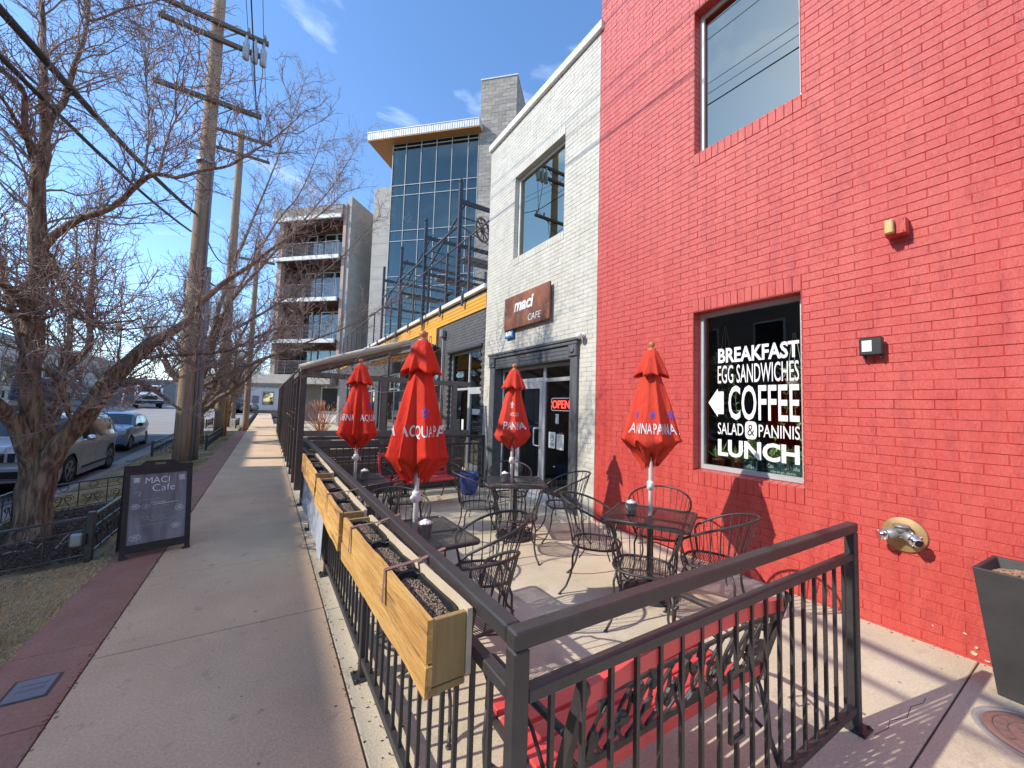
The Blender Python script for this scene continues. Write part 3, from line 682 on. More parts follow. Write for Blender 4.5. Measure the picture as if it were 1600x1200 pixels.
# round white lamp at the end of the cornice
t = thing('wall_lamp', 'small round white lamp on cream brick beside the cornice end', 'lamp', (WX - .01, 4.78, 2.93)); mb = MB()
mb.lathe([(.045, 0), (.045, -.02), (.02, -.03), (.02, -.06), (.0, -.06)], n=14, axis='x'); mb.build('base', m_offwhite, t)
mb = MB(); mb.ball((-.10, 0, -.01), .06, 12, 8); mb.build('globe', m_led, t)
# neon OPEN sign
t = thing('neon_sign', 'lit red neon OPEN sign inside the glass by the cafe door', 'neon sign', (XS + .065, 5.62, 1.79)); 
mb = MB(); mb.box(0.012, .03, -.30, .30, -.13, .13); mb.build('backing', m_black, t)
mb = MB(); put_text(mb, 'OPEN', .50, .15, (-.004, .25, -.075), U_, V_, ext=.006); mb.build('letters', m_neon, t)
mb = MB(); mb.tube([(0, .28, .02), (0, .28, .09), (0, .25, .115), (0, -.25, .115), (0, -.28, .09), (0, -.28, .02)], .006, 6); mb.tube([(0, .28, -.02), (0, .28, -.09), (0, .25, -.115), (0, -.25, -.115), (0, -.28, -.09), (0, -.28, -.02)], .006, 6); mb.build('border_tube', m_neonb, t)
for lab, y, z, a, b, kind in (('white notice with a small round picture taped in the glass beside the door', 5.80, 1.12, .20, .30, 1), ('pale printed notice taped right of the picture notice', 5.56, 1.10, .20, .28, 2), ('small blank card taped under the neon sign', 5.66, 1.52, .09, .18, 0)):
    t = thing('notice', lab, 'notice', (XS + .016, y, z), 0, 'notices taped in the cafe glass')
    mb = MB(); mb.box(0, .002, -a / 2, a / 2, -b / 2, b / 2); mb.build('paper', m_paper, t)
    if kind == 1:
        mb = MB(); mb.tube([(-.001, .06 * math.cos(i * .3927), .04 + .06 * math.sin(i * .3927)) for i in range(16)], .004, 4, closed=True); mb.ball((-.001, .0, .045), .02, 8, 5, (.1, 1, .7)); mb.ball((-.001, -.02, .065), .01, 8, 5, (.1, 1, 1))
        for k in range(3): mb.box(-.0015, -.0003, -.07, .07, -.06 - k * .02, -.052 - k * .02)
        mb.build('picture', m_board, t)
    if kind == 2:
        mb = MB()
        for k in range(9): mb.box(-.0015, -.0003, -.08 + .03 * (k % 3 == 2), .08, .10 - k * .024, .106 - k * .024)
        mb.build('print_lines', m_greystucco, t); mb = MB(); mb.box(-.0012, .0018, -.07, .05, .146, .17); mb.build('red_strip', m_signred, t)
# cafe sign
t = thing('cafe_sign', 'rusty brown rectangular sign reading maci CAFE high on cream brick wall', 'sign', (WX - .10, 6.42, 3.36))
mb = MB(); mb.cbox(0, .035, -.80, .80, .275, .70, .002); mb.build('upper_panel', m_rust, t)
mb = MB(); mb.cbox(0, .035, -.80, .80, 0, .268, .002); mb.build('lower_panel', m_rust, t)
mb = MB(); mb.box(.036, .088, -.74, .74, .06, .64); mb.build('mounting', m_black, t)
mb = MB(); mb.box(-.002, .03, -.80, .80, .269, .274); mb.build('seam', m_castiron, t)
mb = MB(); put_text(mb, 'maci', .70, .25, (-.004, .40, .33), U_, V_, bold=.03, ext=.006, shear=.2); mb.build('lettering', m_white, t)
mb = MB(); put_text(mb, 'CAFE', .42, .135, (-.003, -.12, .07), U_, V_, bold=.0, ext=.004, shear=.08); mb.build('small_lettering', m_paper, t)
t = thing('plaque', 'small blue and white plaque just under the rusty cafe sign', 'sign', (WX - .07, 7.07, 3.19))
mb = MB(); mb.cbox(0, .05, -.16, .16, 0, .24, .006); mb.build('plate', m_blue, t)
mb = MB(); mb.prism([(-.11, .045), (.12, .05), (.13, .12), (.07, .15), (.02, .125), (-.04, .15), (-.12, .12)], -.002, -.0005, lambda u, v, q: (q, u, v)); mb.box(-.002, -.0005, -.11, .10, .185, .2); mb.build('emblem', m_paper, t)

# ---- fixtures on the red wall
XF = WX - .011
t = thing('wall_fixture', 'small red box with yellowed lens on the red wall, above the floodlight', 'alarm', (XF, .978, 3.274))
mb = MB(); mb.cbox(-.075, .0, -.065, .065, -.065, .065, .004); mb.build('back_box', m_redbrick, t)
mb = MB(); mb.cbox(-.10, -.077, -.064, .064, -.064, .064, .003); mb.build('face_plate', m_redbrick, t)
mb = MB(); mb.cbox(-.15, -.102, .0, .055, -.058, .058, .008); mb.build('lens', m_amber, t)
for y in (-.05, .058):
    for z in (-.05, .05): mb = MB(); mb.lathe([(.005, -.104), (.0, -.105)], (0, y, z), 8, 'x'); mb.build('screw', m_redjoint, t)
t = thing('floodlight', 'small black floodlight with white lens on red wall right of the window', 'light', (XF, 1.155, 2.31))
mb = MB(); mb.cbox(-.085, -.03, -.075, .075, -.075, .075, .008); mb.build('housing', m_black, t)
mb = MB(); mb.cbox(-.028, .0, -.04, .04, -.05, .05, .004); mb.box(-.06, -.01, -.065, -.055, -.10, -.07); mb.box(-.06, -.01, .045, .055, -.10, -.07); mb.build('bracket', m_black, t)
mb = MB(); mb.cbox(-.09, -.0855, -.01, .055, -.045, .05, .002); mb.build('lens', m_led, t)
# fire department connection
t = thing('fire_connection', 'round brass wall plate with two chrome capped hose inlets', 'hose connection', (XF, 1.0, .785))
mb = MB(); mb.lathe([(.135, 0), (.135, -.008), (.128, -.013), (.0, -.013)], n=36, axis='x'); mb.build('plate', m_brass, t)
mb = MB(); mb.tube([(-.01, 0, .02), (-.06, 0, .025), (-.095, 0, .03)], [.055, .05, .042], 16)
for s in (-1, 1):
    mb.tube([(-.05, 0, .02), (-.085, s * .045, .01), (-.13, s * .085, -.005)], [.045, .042, .04], 16)
mb.lathe([(.05, -.008), (.054, .004), (.045, .012), (.0, .014)], (-.075, 0, .075), 18); mb.tube([(-.075, 0, .03), (-.075, 0, .075)], .04, 14); mb.build('body', m_castiron, t)
for s in (-1, 1):
    d = V(-.72, s * .66, -.18).normalized(); p = V(-.13, s * .085, -.005); mb = MB()
    mb.tube([p, p + d * .012, p + d * .013, p + d * .04, p + d * .046], [.044, .044, .037, .037, .026], 18)
    for k in range(4):
        a = k * 1.5708; x = d.orthogonal().normalized(); y = d.cross(x); o_ = (x * math.cos(a) + y * math.sin(a)) * .04
        mb.tube([p + o_ + d * .004, p + o_ + d * .03], .008, 6)
    mb.build('cap', m_chrome, t)
mb = MB(); mb.tube([(-.10, -.03, .05), (-.125, -.06, .055), (-.12, -.1, .02), (-.10, -.12, -.03)], .0035, 5); mb.build('chain', m_chrome, t)
# manhole
t = thing('manhole_cover', 'round brown iron manhole cover set in the concrete near the planter', 'manhole cover', (3.62, .30, .0)); t.rotation_euler.z = .5
mb = MB(); mb.lathe([(.225, .001), (.225, .004), (.205, .006), (.0, .006)], n=40); mb.build('cover', m_strap, t)
mb = MB(); mb.lathe([(.265, .0008), (.262, .003), (.228, .003), (.228, .001)], n=40); mb.build('ring', m_kerb, t)
mb = MB()
for r in (.19, .135): mb.tube([(r * math.cos(i * .2094), r * math.sin(i * .2094), .007) for i in range(30)], .004, 4, closed=True)
for a in range(12): mb.box(-.004, .004, .0, .01, .006, .0085)
for k in range(16):
    a = k * 6.2832 / 16; mb.bar((.145 * math.cos(a), .145 * math.sin(a), .007), (.18 * math.cos(a), .18 * math.sin(a), .007), .01, .004)
for k in range(5): mb.bar((-.09 + k * .045, -.08, .007), (-.06 + k * .03, .08, .007), .012, .004)
mb.build('relief', m_darkwood, t)
# square planter
t = thing('planter', 'tall tapered charcoal planter full of bark chips against the red wall', 'planter', (4.125, .335, 0)); t.rotation_euler.z = -.06
mb = MB(); a, b, H = .165, .235, .77; ti = .022
o_ = [(-1, -1), (1, -1), (1, 1), (-1, 1)]
vv = [(x * a, y * a, 0.002) for x, y in o_] + [(x * b, y * b, H) for x, y in o_] + [(x * (b - ti), y * (b - ti), H) for x, y in o_] + [(x * (b - ti - .03), y * (b - ti - .03), H - .12) for x, y in o_]
fs = [(3, 2, 1, 0)]
for i in range(4):
    j = (i + 1) % 4; fs += [(i, j, 4 + j, 4 + i), (4 + i, 4 + j, 8 + j, 8 + i), (8 + i, 8 + j, 12 + j, 12 + i)]
mb.add(vv, fs); po = mb.build('tub', m_planter, t)
bv = po.modifiers.new('bevel', 'BEVEL'); bv.width = .006; bv.segments = 2
mb = MB(); mb.lathe([(.19, H - .085), (.12, H - .05), (.0, H - .035)], n=4); mb.v = [(x * .72 + -y * .72, x * .72 + y * .72, z) for x, y, z in mb.v]; mb.build('soil', m_pottingsoil, t)
mb = MB(); random.seed(11)
for _ in range(900):
    x, y = random.uniform(-.19, .19), random.uniform(-.19, .19); z = H - .07 + .035 * (1 - (x * x + y * y) / .05) + random.uniform(0, .012); a_ = random.uniform(0, 3.14); l_ = random.uniform(.012, .035)
    d = V(math.cos(a_), math.sin(a_), random.uniform(-.3, .3)) * l_; mb.bar(V(x, y, z) - d / 2, V(x, y, z) + d / 2, .008, .004)
stuff(mb.build('bark_chips', m_chips, t))

# gum spots and grit on the paving
random.seed(91); mb = MB()
for _ in range(26):
    x, y = random.uniform(-.8, .45), random.uniform(1.2, 9.5); r = random.uniform(.004, .011); n = 9
    mb.add([(x, y, .0012)] + [(x + r * random.uniform(.7, 1.2) * math.cos(6.283 * k / n), y + r * random.uniform(.7, 1.2) * math.sin(6.283 * k / n), .0008) for k in range(n)], [(0, 1 + k, 1 + (k + 1) % n) for k in range(n)])
for _ in range(30):
    x, y = random.uniform(.7, 4.2), random.uniform(.0, 6.5); r = random.uniform(.005, .014); n = 9
    mb.add([(x, y, .0012)] + [(x + r * random.uniform(.7, 1.2) * math.cos(6.283 * k / n), y + r * random.uniform(.7, 1.2) * math.sin(6.283 * k / n), .0008) for k in range(n)], [(0, 1 + k, 1 + (k + 1) % n) for k in range(n)])
stuff(mb.build('gum_spots', m_kerb_dark := mat('dried_gum', (0.20, 0.15, 0.12), (0.27, 0.21, 0.165), rough=.8, scale=30, pos=True)))
mb = MB()
for _ in range(900):
    q = random.random()
    if q < .35: x, y = .50 + random.gauss(0, .012), random.uniform(.9, 9)
    elif q < .6: x, y = -.87 + random.gauss(0, .015), random.uniform(2, 9)
    elif q < .8: x, y = WX - .02 - abs(random.gauss(0, .03)), random.uniform(.2, 4.4)
    else: x, y = random.uniform(.55, .72), random.uniform(1, 7)
    a = random.uniform(0, 3.14); l_ = random.uniform(.003, .018); d = V(math.cos(a), math.sin(a), random.uniform(-.2, .2)) * l_
    mb.bar(V(x, y, .003) - d / 2, V(x, y, .003) + d / 2, random.uniform(.002, .006), .002)
stuff(mb.build('grit', m_mulch))
# ================================================================ PATIO RAILING
RH = 1.107
def railing(label, a, b, posts, gap=.115, mid=.945, low=.09, panel=None, z_top=RH, name='railing', e0=.025, i0=.026):
    a = Vector(a); b = Vector(b); t = thing(name, label, 'railing', a, 0, 'black steel railings round the cafe patio'); d = (b - a); ln = d.length; d.normalize(); ang = math.atan2(d.y, d.x)
    t.rotation_euler.z = ang
    mb = MB(); mb.cbox(-e0, ln + .025, -.025, .025, z_top - .05, z_top, .005); mb.build('top_rail', m_iron, t)
    mb = MB(); mb.cbox(i0, ln - .026, -.019, .019, mid - .038, mid, .004); mb.build('middle_rail', m_iron, t)
    mb = MB(); mb.cbox(i0, ln - .026, -.019, .019, low, low + .038, .004); mb.build('bottom_rail', m_iron, t)
    pm = MB(); pm.cbox(-.025, .025, -.025, .025, .0, z_top - .051, .005); pm.box(-.06, .06, -.06, .06, .001, .010)
    for sx in (-1, 1):
        for sy in (-1, 1): pm.lathe([(.009, .010), (.009, .02), (.0, .021)], (sx * .045, sy * .045, 0), 6)
    pmesh = pm.mesh('post', m_iron)
    for p in posts: inst('post', pmesh, t, (p, 0, 0))
    bb = MB(); bb.box(-.0075, .0075, -.0075, .0075, low + .038, mid - .038); bmesh_ = bb.mesh('baluster', m_iron)
    n = int(ln / gap); st = ln / (n + 1)
    for i in range(1, n + 1):
        x = i * st
        if any(abs(x - p) < .035 for p in posts): continue
        if panel and abs(i - panel) < .5:
            mb = MB(); mb.box(-.0075, .0075, -.0075, .0075, low + .038, .40); mb.box(-.0075, .0075, -.0075, .0075, .672, mid - .038)
            mb.box(-.05, .05, -.0075, .0075, .40, .415); mb.box(-.05, .05, -.0075, .0075, .657, .672); mb.box(-.05, -.035, -.0075, .0075, .4155, .6565); mb.box(.035, .05, -.0075, .0075, .4155, .6565)
            mb.build('square_ornament', m_iron, t, loc=(x, 0, 0)); continue
        inst('baluster', bmesh_, t, (x, 0, 0))
    return t
railing('near black steel railing running across to the red wall behind the red bench', (.612, .905, 0), (2.845, .872, 0), [0, 2.233], gap=.118, panel=9)
railing('long black steel railing along the sidewalk carrying the wooden planter boxes', (.612, .931, 0), (.570, 7.36, 0), [1.684, 3.374, 4.964, 6.429], e0=0.0, i0=.001)
railing('back black steel railing behind the far red bench and blue pot', (.625, 7.42, 0), (3.97, 7.42, 0), [0, 1.7, 3.345])

# ================================================================ PLANTER BOXES ON THE RAILING
def board(name, x0, x1, y0, y1, z0, z1, m, par, seed, wav=.004):
    bm = bmesh.new(); bmesh.ops.create_cube(bm, size=1)
    for v in bm.verts: v.co = V((x0 + x1) / 2 + v.co.x * (x1 - x0), (y0 + y1) / 2 + v.co.y * (y1 - y0), (z0 + z1) / 2 + v.co.z * (z1 - z0))
    es = [e for e in bm.edges if abs(e.verts[0].co.y - e.verts[1].co.y) > .5 * (y1 - y0)]
    if y1 - y0 > .4: bmesh.ops.subdivide_edges(bm, edges=es, cuts=24, use_grid_fill=True)
    for v in bm.verts:
        q = noise.noise(V(v.co.y * 4, seed, v.co.z * 3)); v.co.z += q * wav + noise.noise(V(v.co.y * 22, seed + 5, 0)) * wav * .4; v.co.x += noise.noise(V(v.co.y * 2, seed + 9, v.co.z * 4)) * wav * .7
    mb = MB(); mb.addbm(bm); return mb.build(name, m, par)
def planter_box(label, near, far, seed, strap_at=()):
    near = Vector(near); far = Vector(far); d = far - near; ln = d.length
    t = thing('planter_box', label, 'planter', (near.x, near.y, .885), -math.atan2(d.x, d.y), 'wooden planter boxes hung along the railing')
    W_, H_ = .150, .195
    board('front_board', 0, .018, -.004, ln + .004, .076, H_, m_pine, t, seed, .007); board('front_board', -.003, .017, -.012, ln, -.014, .074, m_pine, t, seed + 3, .013)
    board('back_board', W_ - .018, W_, 0, ln, 0, H_, m_pineend, t, seed + 6)
    for nm, y0 in (('end_board', .004), ('end_board', ln - .022)):
        mb = MB(); mb.cbox(.020, W_ - .020, y0, y0 + .018, -.0, H_ - .006, .002); mb.build(nm, m_plyend, t)
    mb = MB(); mb.cbox(.019, W_ - .019, .0, ln - .01, -.022, -.002, .003); mb.build('bottom_board', m_plyend, t)
    np_ = 3; pl_ = (ln - .05) / np_; random.seed(seed * 3 + 1)
    for i in range(np_):
        y0 = .024 + i * pl_ + .008; y1 = y0 + pl_ - .016
        mb = MB()   # liner pot rim
        pts = []
        for k in range(28):
            a = 6.2832 * k / 28; c, s = math.cos(a), math.sin(a)
            pts.append((W_ / 2 + (W_ / 2 - .026) * math.copysign(abs(c) ** .4, c), (y0 + y1) / 2 + (y1 - y0) / 2 * math.copysign(abs(s) ** .25, s), H_ - .022 + random.uniform(-.006, .008)))
        mb.tube(pts, .006, 5, closed=True)
        b = len(mb.v); mb.v += pts; mb.v += [(p[0], p[1], .05) for p in pts]
        for k in range(28): mb.f.append([b + k, b + (k + 1) % 28, b + 28 + (k + 1) % 28, b + 28 + k]); mb.sm.append(True)
        mb.build('liner_pot', m_pot, t)
        mb = MB(); nx, ny = 9, 22; b = 0
        for j in range(ny + 1):
            for i_ in range(nx + 1):
                x = .026 + (W_ - .052) * i_ / nx; y = y0 + .004 + (y1 - y0 - .008) * j / ny; e = min(i_, nx - i_) / nx * 2
                mb.v.append((x, y, H_ - .055 + .012 * e + .009 * noise.noise(V(x * 25, y * 25, seed)) + .012 * noise.noise(V(x * 7, y * 7, seed + i))))
        for j in range(ny):
            for i_ in range(nx): a = j * (nx + 1) + i_; mb.f.append([a, a + 1, a + nx + 2, a + nx + 1]); mb.sm.append(True)
        so_ = mb.build('soil', m_pottingsoil, t)
        if near.y < 3.5:
            mb = MB()
            for _ in range(int(1500 * pl_ / .4)):
                x, y = random.uniform(.03, W_ - .03), random.uniform(y0, y1); r = random.choice((.0012, .0016, .002, .0026, .0042))
                mb.ball((x, y, H_ - .049 + .012 * noise.noise(V(x * 7, y * 7, seed + i)) + .009 * (1 - abs(2 * x / W_ - 1))), r, 5, 3, (random.uniform(.7, 1.9), random.uniform(.6, 1.8), .6))
            stuff(mb.build('grit', m_chip, so_))
    for y in strap_at:
        mb = MB(); w2 = .011
        pth = [(-.012, -.01, .085), (-.006, 0, H_ + .004), (.02, .004, H_ + .006), (W_ - .01, .02, H_ + .008), (W_ + .10, .03, RH - .885 + .004), (W_ + .10, .03, RH - .885 - .055)]
        for p, q in zip(pth[:-1], pth[1:]):
            for s in (0, .0015): mb.add([(p[0], y + p[1] - w2, p[2] + s), (p[0], y + p[1] + w2, p[2] + s), (q[0], y + q[1] + w2, q[2] + s), (q[0], y + q[1] - w2, q[2] + s)], [(0, 1, 2, 3)])
        mb.build('strap', m_strap, t)
    return t
planter_box('nearest weathered pine planter box of gritty soil, strapped to the railing corner', (.425, 1.10, 0), (.385, 2.28, 0), 1, (.40, .98))
planter_box('middle pine planter box on the sidewalk railing between two others', (.382, 2.40, 0), (.378, 3.56, 0), 2, (.5,))
planter_box('farthest pine planter box on the sidewalk railing above the pale panel', (.392, 3.80, 0), (.398, 5.30, 0), 3, (.6,))
# pale panel
mb = MB(); nx, ny = 16, 30
for k in (0, 1):
    for j in range(ny + 1):
        for i in range(nx + 1):
            z = .16 + .70 * i / nx; y = 4.22 + 2.35 * j / ny
            mb.v.append((.530 + .006 * k + .010 * noise.noise(V(y * 2, z * 3, 1)) - .05 * (1 - i / nx) ** 2 * noise.noise(V(y * 1.5, 2, 2)), y, z + .03 * noise.noise(V(y, 0, 4)) * (1 - i / nx)))
for k in (0, 1):
    for j in range(ny):
        for i in range(nx): a = k * (nx + 1) * (ny + 1) + j * (nx + 1) + i; mb.f.append([a, a + 1, a + nx + 2, a + nx + 1]); mb.sm.append(True)
pn = mb.build('banner_panel', mat('pale_vinyl', (0.52, 0.55, 0.60), (0.40, 0.43, 0.48), rough=.45, scale=4, pos=True, bump=.2, bscale=20))
tag(pn, 'pale blue grey weathered sheet tied low on the outside of the sidewalk railing', 'banner')

# ================================================================ UMBRELLAS
def umbrella(label, loc, cloth, phi, texts, R=.235, ztop=2.16, zw=1.34, ztail=1.17, nf=8, seed=0, dz=0.0, fa_=.46):
    ztop += dz
    t = thing('umbrella', label, 'umbrella', (loc[0], loc[1], 0), 0, 'closed red umbrellas on the cafe tables')
    rng = random.Random(seed); fa = [rng.uniform(.6, 1.35) for _ in range(nf)]; fo = [rng.uniform(-.30, .30) for _ in range(nf)]; fd = [rng.uniform(-.02, .07) for _ in range(nf)]
    def fold(th):
        u = ((th - phi) / (2 * math.pi) * nf) % nf; i = int(u); f = u - i
        s = abs(math.sin(math.pi * (f + fo[i] * math.sin(math.pi * f)))) ** .75     # 0 at ribs, 1 between
        return s * fa[i]
    def hem(th):
        u = ((th - phi) / (2 * math.pi) * nf) % nf; i = int(u); f = u - i; return fd[i] * math.sin(math.pi * f) - .03 * (fd[i] + fd[i - 1])
    def rad_(th, z):
        v = (ztop - z) / (ztop - zw)
        if v <= 1:
            r = .042 + (R - .042) * (max(0, v) ** .92)
            amp = fa_ * max(0, v) ** .6
            w_ = 1 + .06 * noise.noise(V(math.cos(th) * 2, math.sin(th) * 2, z * 3 + seed))
            return r * w_ * (1.13 - amp * fold(th)) * (1 + .035 * noise.noise(V(th * 4.5, z * 1.2, seed + 3)))
        q = (zw - z) / (zw - ztail)
        return R * (1.13 - fa_ * fold(th)) * (1 - q) ** .8 * .86 + .04
    n = 112; zs = [ztop - (ztop - zw) * (i / 22) for i in range(23)]
    mb = MB()
    for z in zs:
        for k in range(n):
            th = 2 * math.pi * k / n; zz = z
            r = rad_(th, z)
            if z == zs[-1]: zz = z + .05 * (.5 - fold(th)) - hem(th); r = rad_(th, z) * 1.02
            mb.v.append((r * math.cos(th), r * math.sin(th), zz))
    # tucked hem hanging towards the pole in points
    for qi, q in enumerate((.0, .35, .7, 1.0)):
        for k in range(n):
            th = 2 * math.pi * k / n; f = fold(th); z = zw + .05 * (.5 - f) - hem(th) - (zw - ztail) * q * (.35 + .65 * (1 - min(1, f)) + .55 * noise.noise(V(math.cos(th) * 3, math.sin(th) * 3, seed)))
            r = ((R * (1.08 - fa_ * f)) * (1 - q * .8) * .92 + .02) * (1 + q * .55 * noise.noise(V(math.cos(th) * 4, math.sin(th) * 4, seed + q)))
            mb.v.append((r * math.cos(th), r * math.sin(th), z - .004))
    rows = len(zs) + 4
    for i in range(rows - 1):
        for k in range(n):
            k2 = (k + 1) % n; mb.f.append([i * n + k, (i + 1) * n + k, (i + 1) * n + k2, i * n + k2]); mb.sm.append(True)
    mb.build('canopy', cloth, t)
    # vent flounce
    mb = MB(); hz = [(2.30, .035), (2.285, .055), (2.22, .085), (2.15, .118), (2.085, .150), (2.06, .158)]
    for (z, r0) in hz:
        for k in range(n):
            th = 2 * math.pi * k / n; a = (2.30 - z) / .24; f = fold(th)
            r = r0 * (1.12 - .40 * a * min(1.1, f)); mb.v.append((r * math.cos(th), r * math.sin(th), z - .035 * a * a * (1 - f) + dz))
    for (z, r0) in ((2.07, .150), (2.16, .09)):
        for k in range(n):
            th = 2 * math.pi * k / n; f = fold(th); r = r0 * (1.1 - .38 * f); mb.v.append((r * math.cos(th), r * math.sin(th), z - (.033 if z < 2.1 else 0) * (1 - f) + dz))
    for i in range(len(hz) + 1):
        for k in range(n):
            k2 = (k + 1) % n; mb.f.append([i * n + k, (i + 1) * n + k, (i + 1) * n + k2, i * n + k2]); mb.sm.append(True)
    mb.build('vent', cloth, t)
    mb = MB(); mb.lathe([(.036, 2.285), (.042, 2.295), (.04, 2.312), (.018, 2.318), (.018, 2.326), (.028, 2.338), (.031, 2.355), (.024, 2.375), (.0, 2.385)], (0, 0, dz), n=16); mb.build('finial', m_orangewood, t)
    mb = MB(); mb.tube([(0, 0, .06), (0, 0, 2.29 + dz)], .0195, 14); mb.build('pole', m_whitepole, t)
    mb = MB(); mb.lathe([(.026, .965), (.033, .975), (.033, 1.03), (.028, 1.045), (.0, 1.045)], n=14); mb.ball((-.035, -.02, 1.0), .02, 8, 6); mb.tube([(.028, .01, .99), (.055, .02, .99), (.06, .022, .955)], .008, 6); mb.build('collar', m_offwhite, t)
    lt = MB(); bl = MB()
    def wrap(mb_, body, th0, z0, w_, h_, tilt=0, **k):
        vs_, fs = text_geo(body, w_, h_, maxedge=.02, **k)
        out_ = []
        for p in vs_:
            z = z0 + p.y + tilt * p.x; th = th0 + p.x / (R * .86); r = rad_(th, z) + .0045; out_.append((r * math.cos(th), r * math.sin(th), z))
        mb_.add(out_, fs)
    def emblem(mb_, th0, z0, s):
        # stylised lily: three petals, a band and a foot
        petals = [[(0, 1), (.18, .7), (.16, .35), (.07, .12), (-.07, .12), (-.16, .35), (-.18, .7)], [(.14, .14), (.3, .5), (.55, .62), (.62, .38), (.46, .42), (.34, .2), (.24, .1)], [(-.14, .14), (-.24, .1), (-.34, .2), (-.46, .42), (-.62, .38), (-.55, .62), (-.3, .5)], [(-.3, -.02), (.3, -.02), (.3, .07), (-.3, .07)], [(0, -.5), (.14, -.2), (.08, -.04), (-.08, -.04), (-.14, -.2)], [(.14, -.06), (.4, -.14), (.34, -.3), (.2, -.2)], [(-.14, -.06), (-.2, -.2), (-.34, -.3), (-.4, -.14)]]
        for pt in petals:
            bm = bmesh.new(); f_ = bm.faces.new([bm.verts.new((x * s, y * s, 0)) for x, y in pt]); bmesh.ops.triangulate(bm, faces=[f_])
            for _ in range(2):
                es = [e for e in bm.edges if e.calc_length() > .02]
                if es: bmesh.ops.subdivide_edges(bm, edges=es, cuts=1); bmesh.ops.triangulate(bm, faces=bm.faces[:])
            for v in bm.verts:
                z = z0 + v.co.y; th = th0 + v.co.x / (R * .86); r = rad_(th, z) + .0045; v.co = V(r * math.cos(th), r * math.sin(th), z)
            mb_.addbm(bm)
    for kind, th0, z0, w_, h_ in texts:
        if kind == 'lily': emblem(bl, th0, z0, w_)
        elif kind == 'wlily': emblem(lt, th0, z0, w_)
        else: wrap(lt, kind, th0, z0, w_, h_, bold=.012)
        if lt.v: lt.build('lettering' if kind != 'wlily' else 'emblem', m_print, t); lt = MB()
        if bl.v: bl.build('emblem', m_blueprint, t); bl = MB()
    return t
def ring_text(c, z, zl, h_=.10, rep=2, w_=.52):
    out_ = []
    for i in range(rep):
        th = c + i * 2 * math.pi / rep
        out_ += [('ACQUA PANNA', th, z, w_, h_), ('lily', th + .95, zl, .06, 0), ('lily', th + 1.9, zl, .06, 0)]
    return out_
CAMD = lambda x, y: math.atan2(-y, -x)      # direction from a table to the camera
a = CAMD(1.0, 2.9)
UA = umbrella('large closed red umbrella lettered ACQUA PANNA at the table nearest the planter boxes', (1.005, 2.93), m_cloth, a + .2, ring_text(a - .72, 1.45, 1.63), seed=1, R=.232, zw=1.30, ztail=1.12, dz=-.10)
a = CAMD(1.0, 5.3)
UB = umbrella('closed red umbrella farthest back, beside the far end of the sidewalk railing', (1.01, 5.34), m_cloth, a + .55, ring_text(a + .15, 1.46, 1.66), seed=4, R=.235, zw=1.30, ztail=1.10, dz=-.10)
a = CAMD(2.85, 4.4)
UC = umbrella('faded closed red umbrella in front of the cafe door', (2.79, 4.40), m_clothd, a + .1, [('wlily', a - .15, 1.72, .07, 0), ('ACQUA', a - .32, 1.585, .17, .055), ('PANNA', a - .62, 1.42, .30, .10), ('PANNA', a + 1.8, 1.42, .30, .10), ('lily', a + 2.2, 1.66, .06, 0)], seed=7, R=.225, zw=1.32, ztail=1.15, dz=-.09)
a = CAMD(3.15, 2.45)
UD = umbrella('closed red umbrella with wooden finial standing against the red brick wall', (3.13, 2.46), m_clothd, a + .35, [('A PANNA', a - 1.15, 1.50, .27, .095), ('PANNA', a + .10, 1.50, .22, .095), ('A', a + 1.12, 1.50, .05, .095), ('ACQUA PANNA', a + 2.2, 1.5, .5, .095), ('lily', a - .95, 1.66, .055, 0), ('lily', a + .08, 1.66, .055, 0), ('lily', a + 1.05, 1.66, .055, 0)], seed=9, R=.262, zw=1.42, ztail=1.18, fa_=.34)

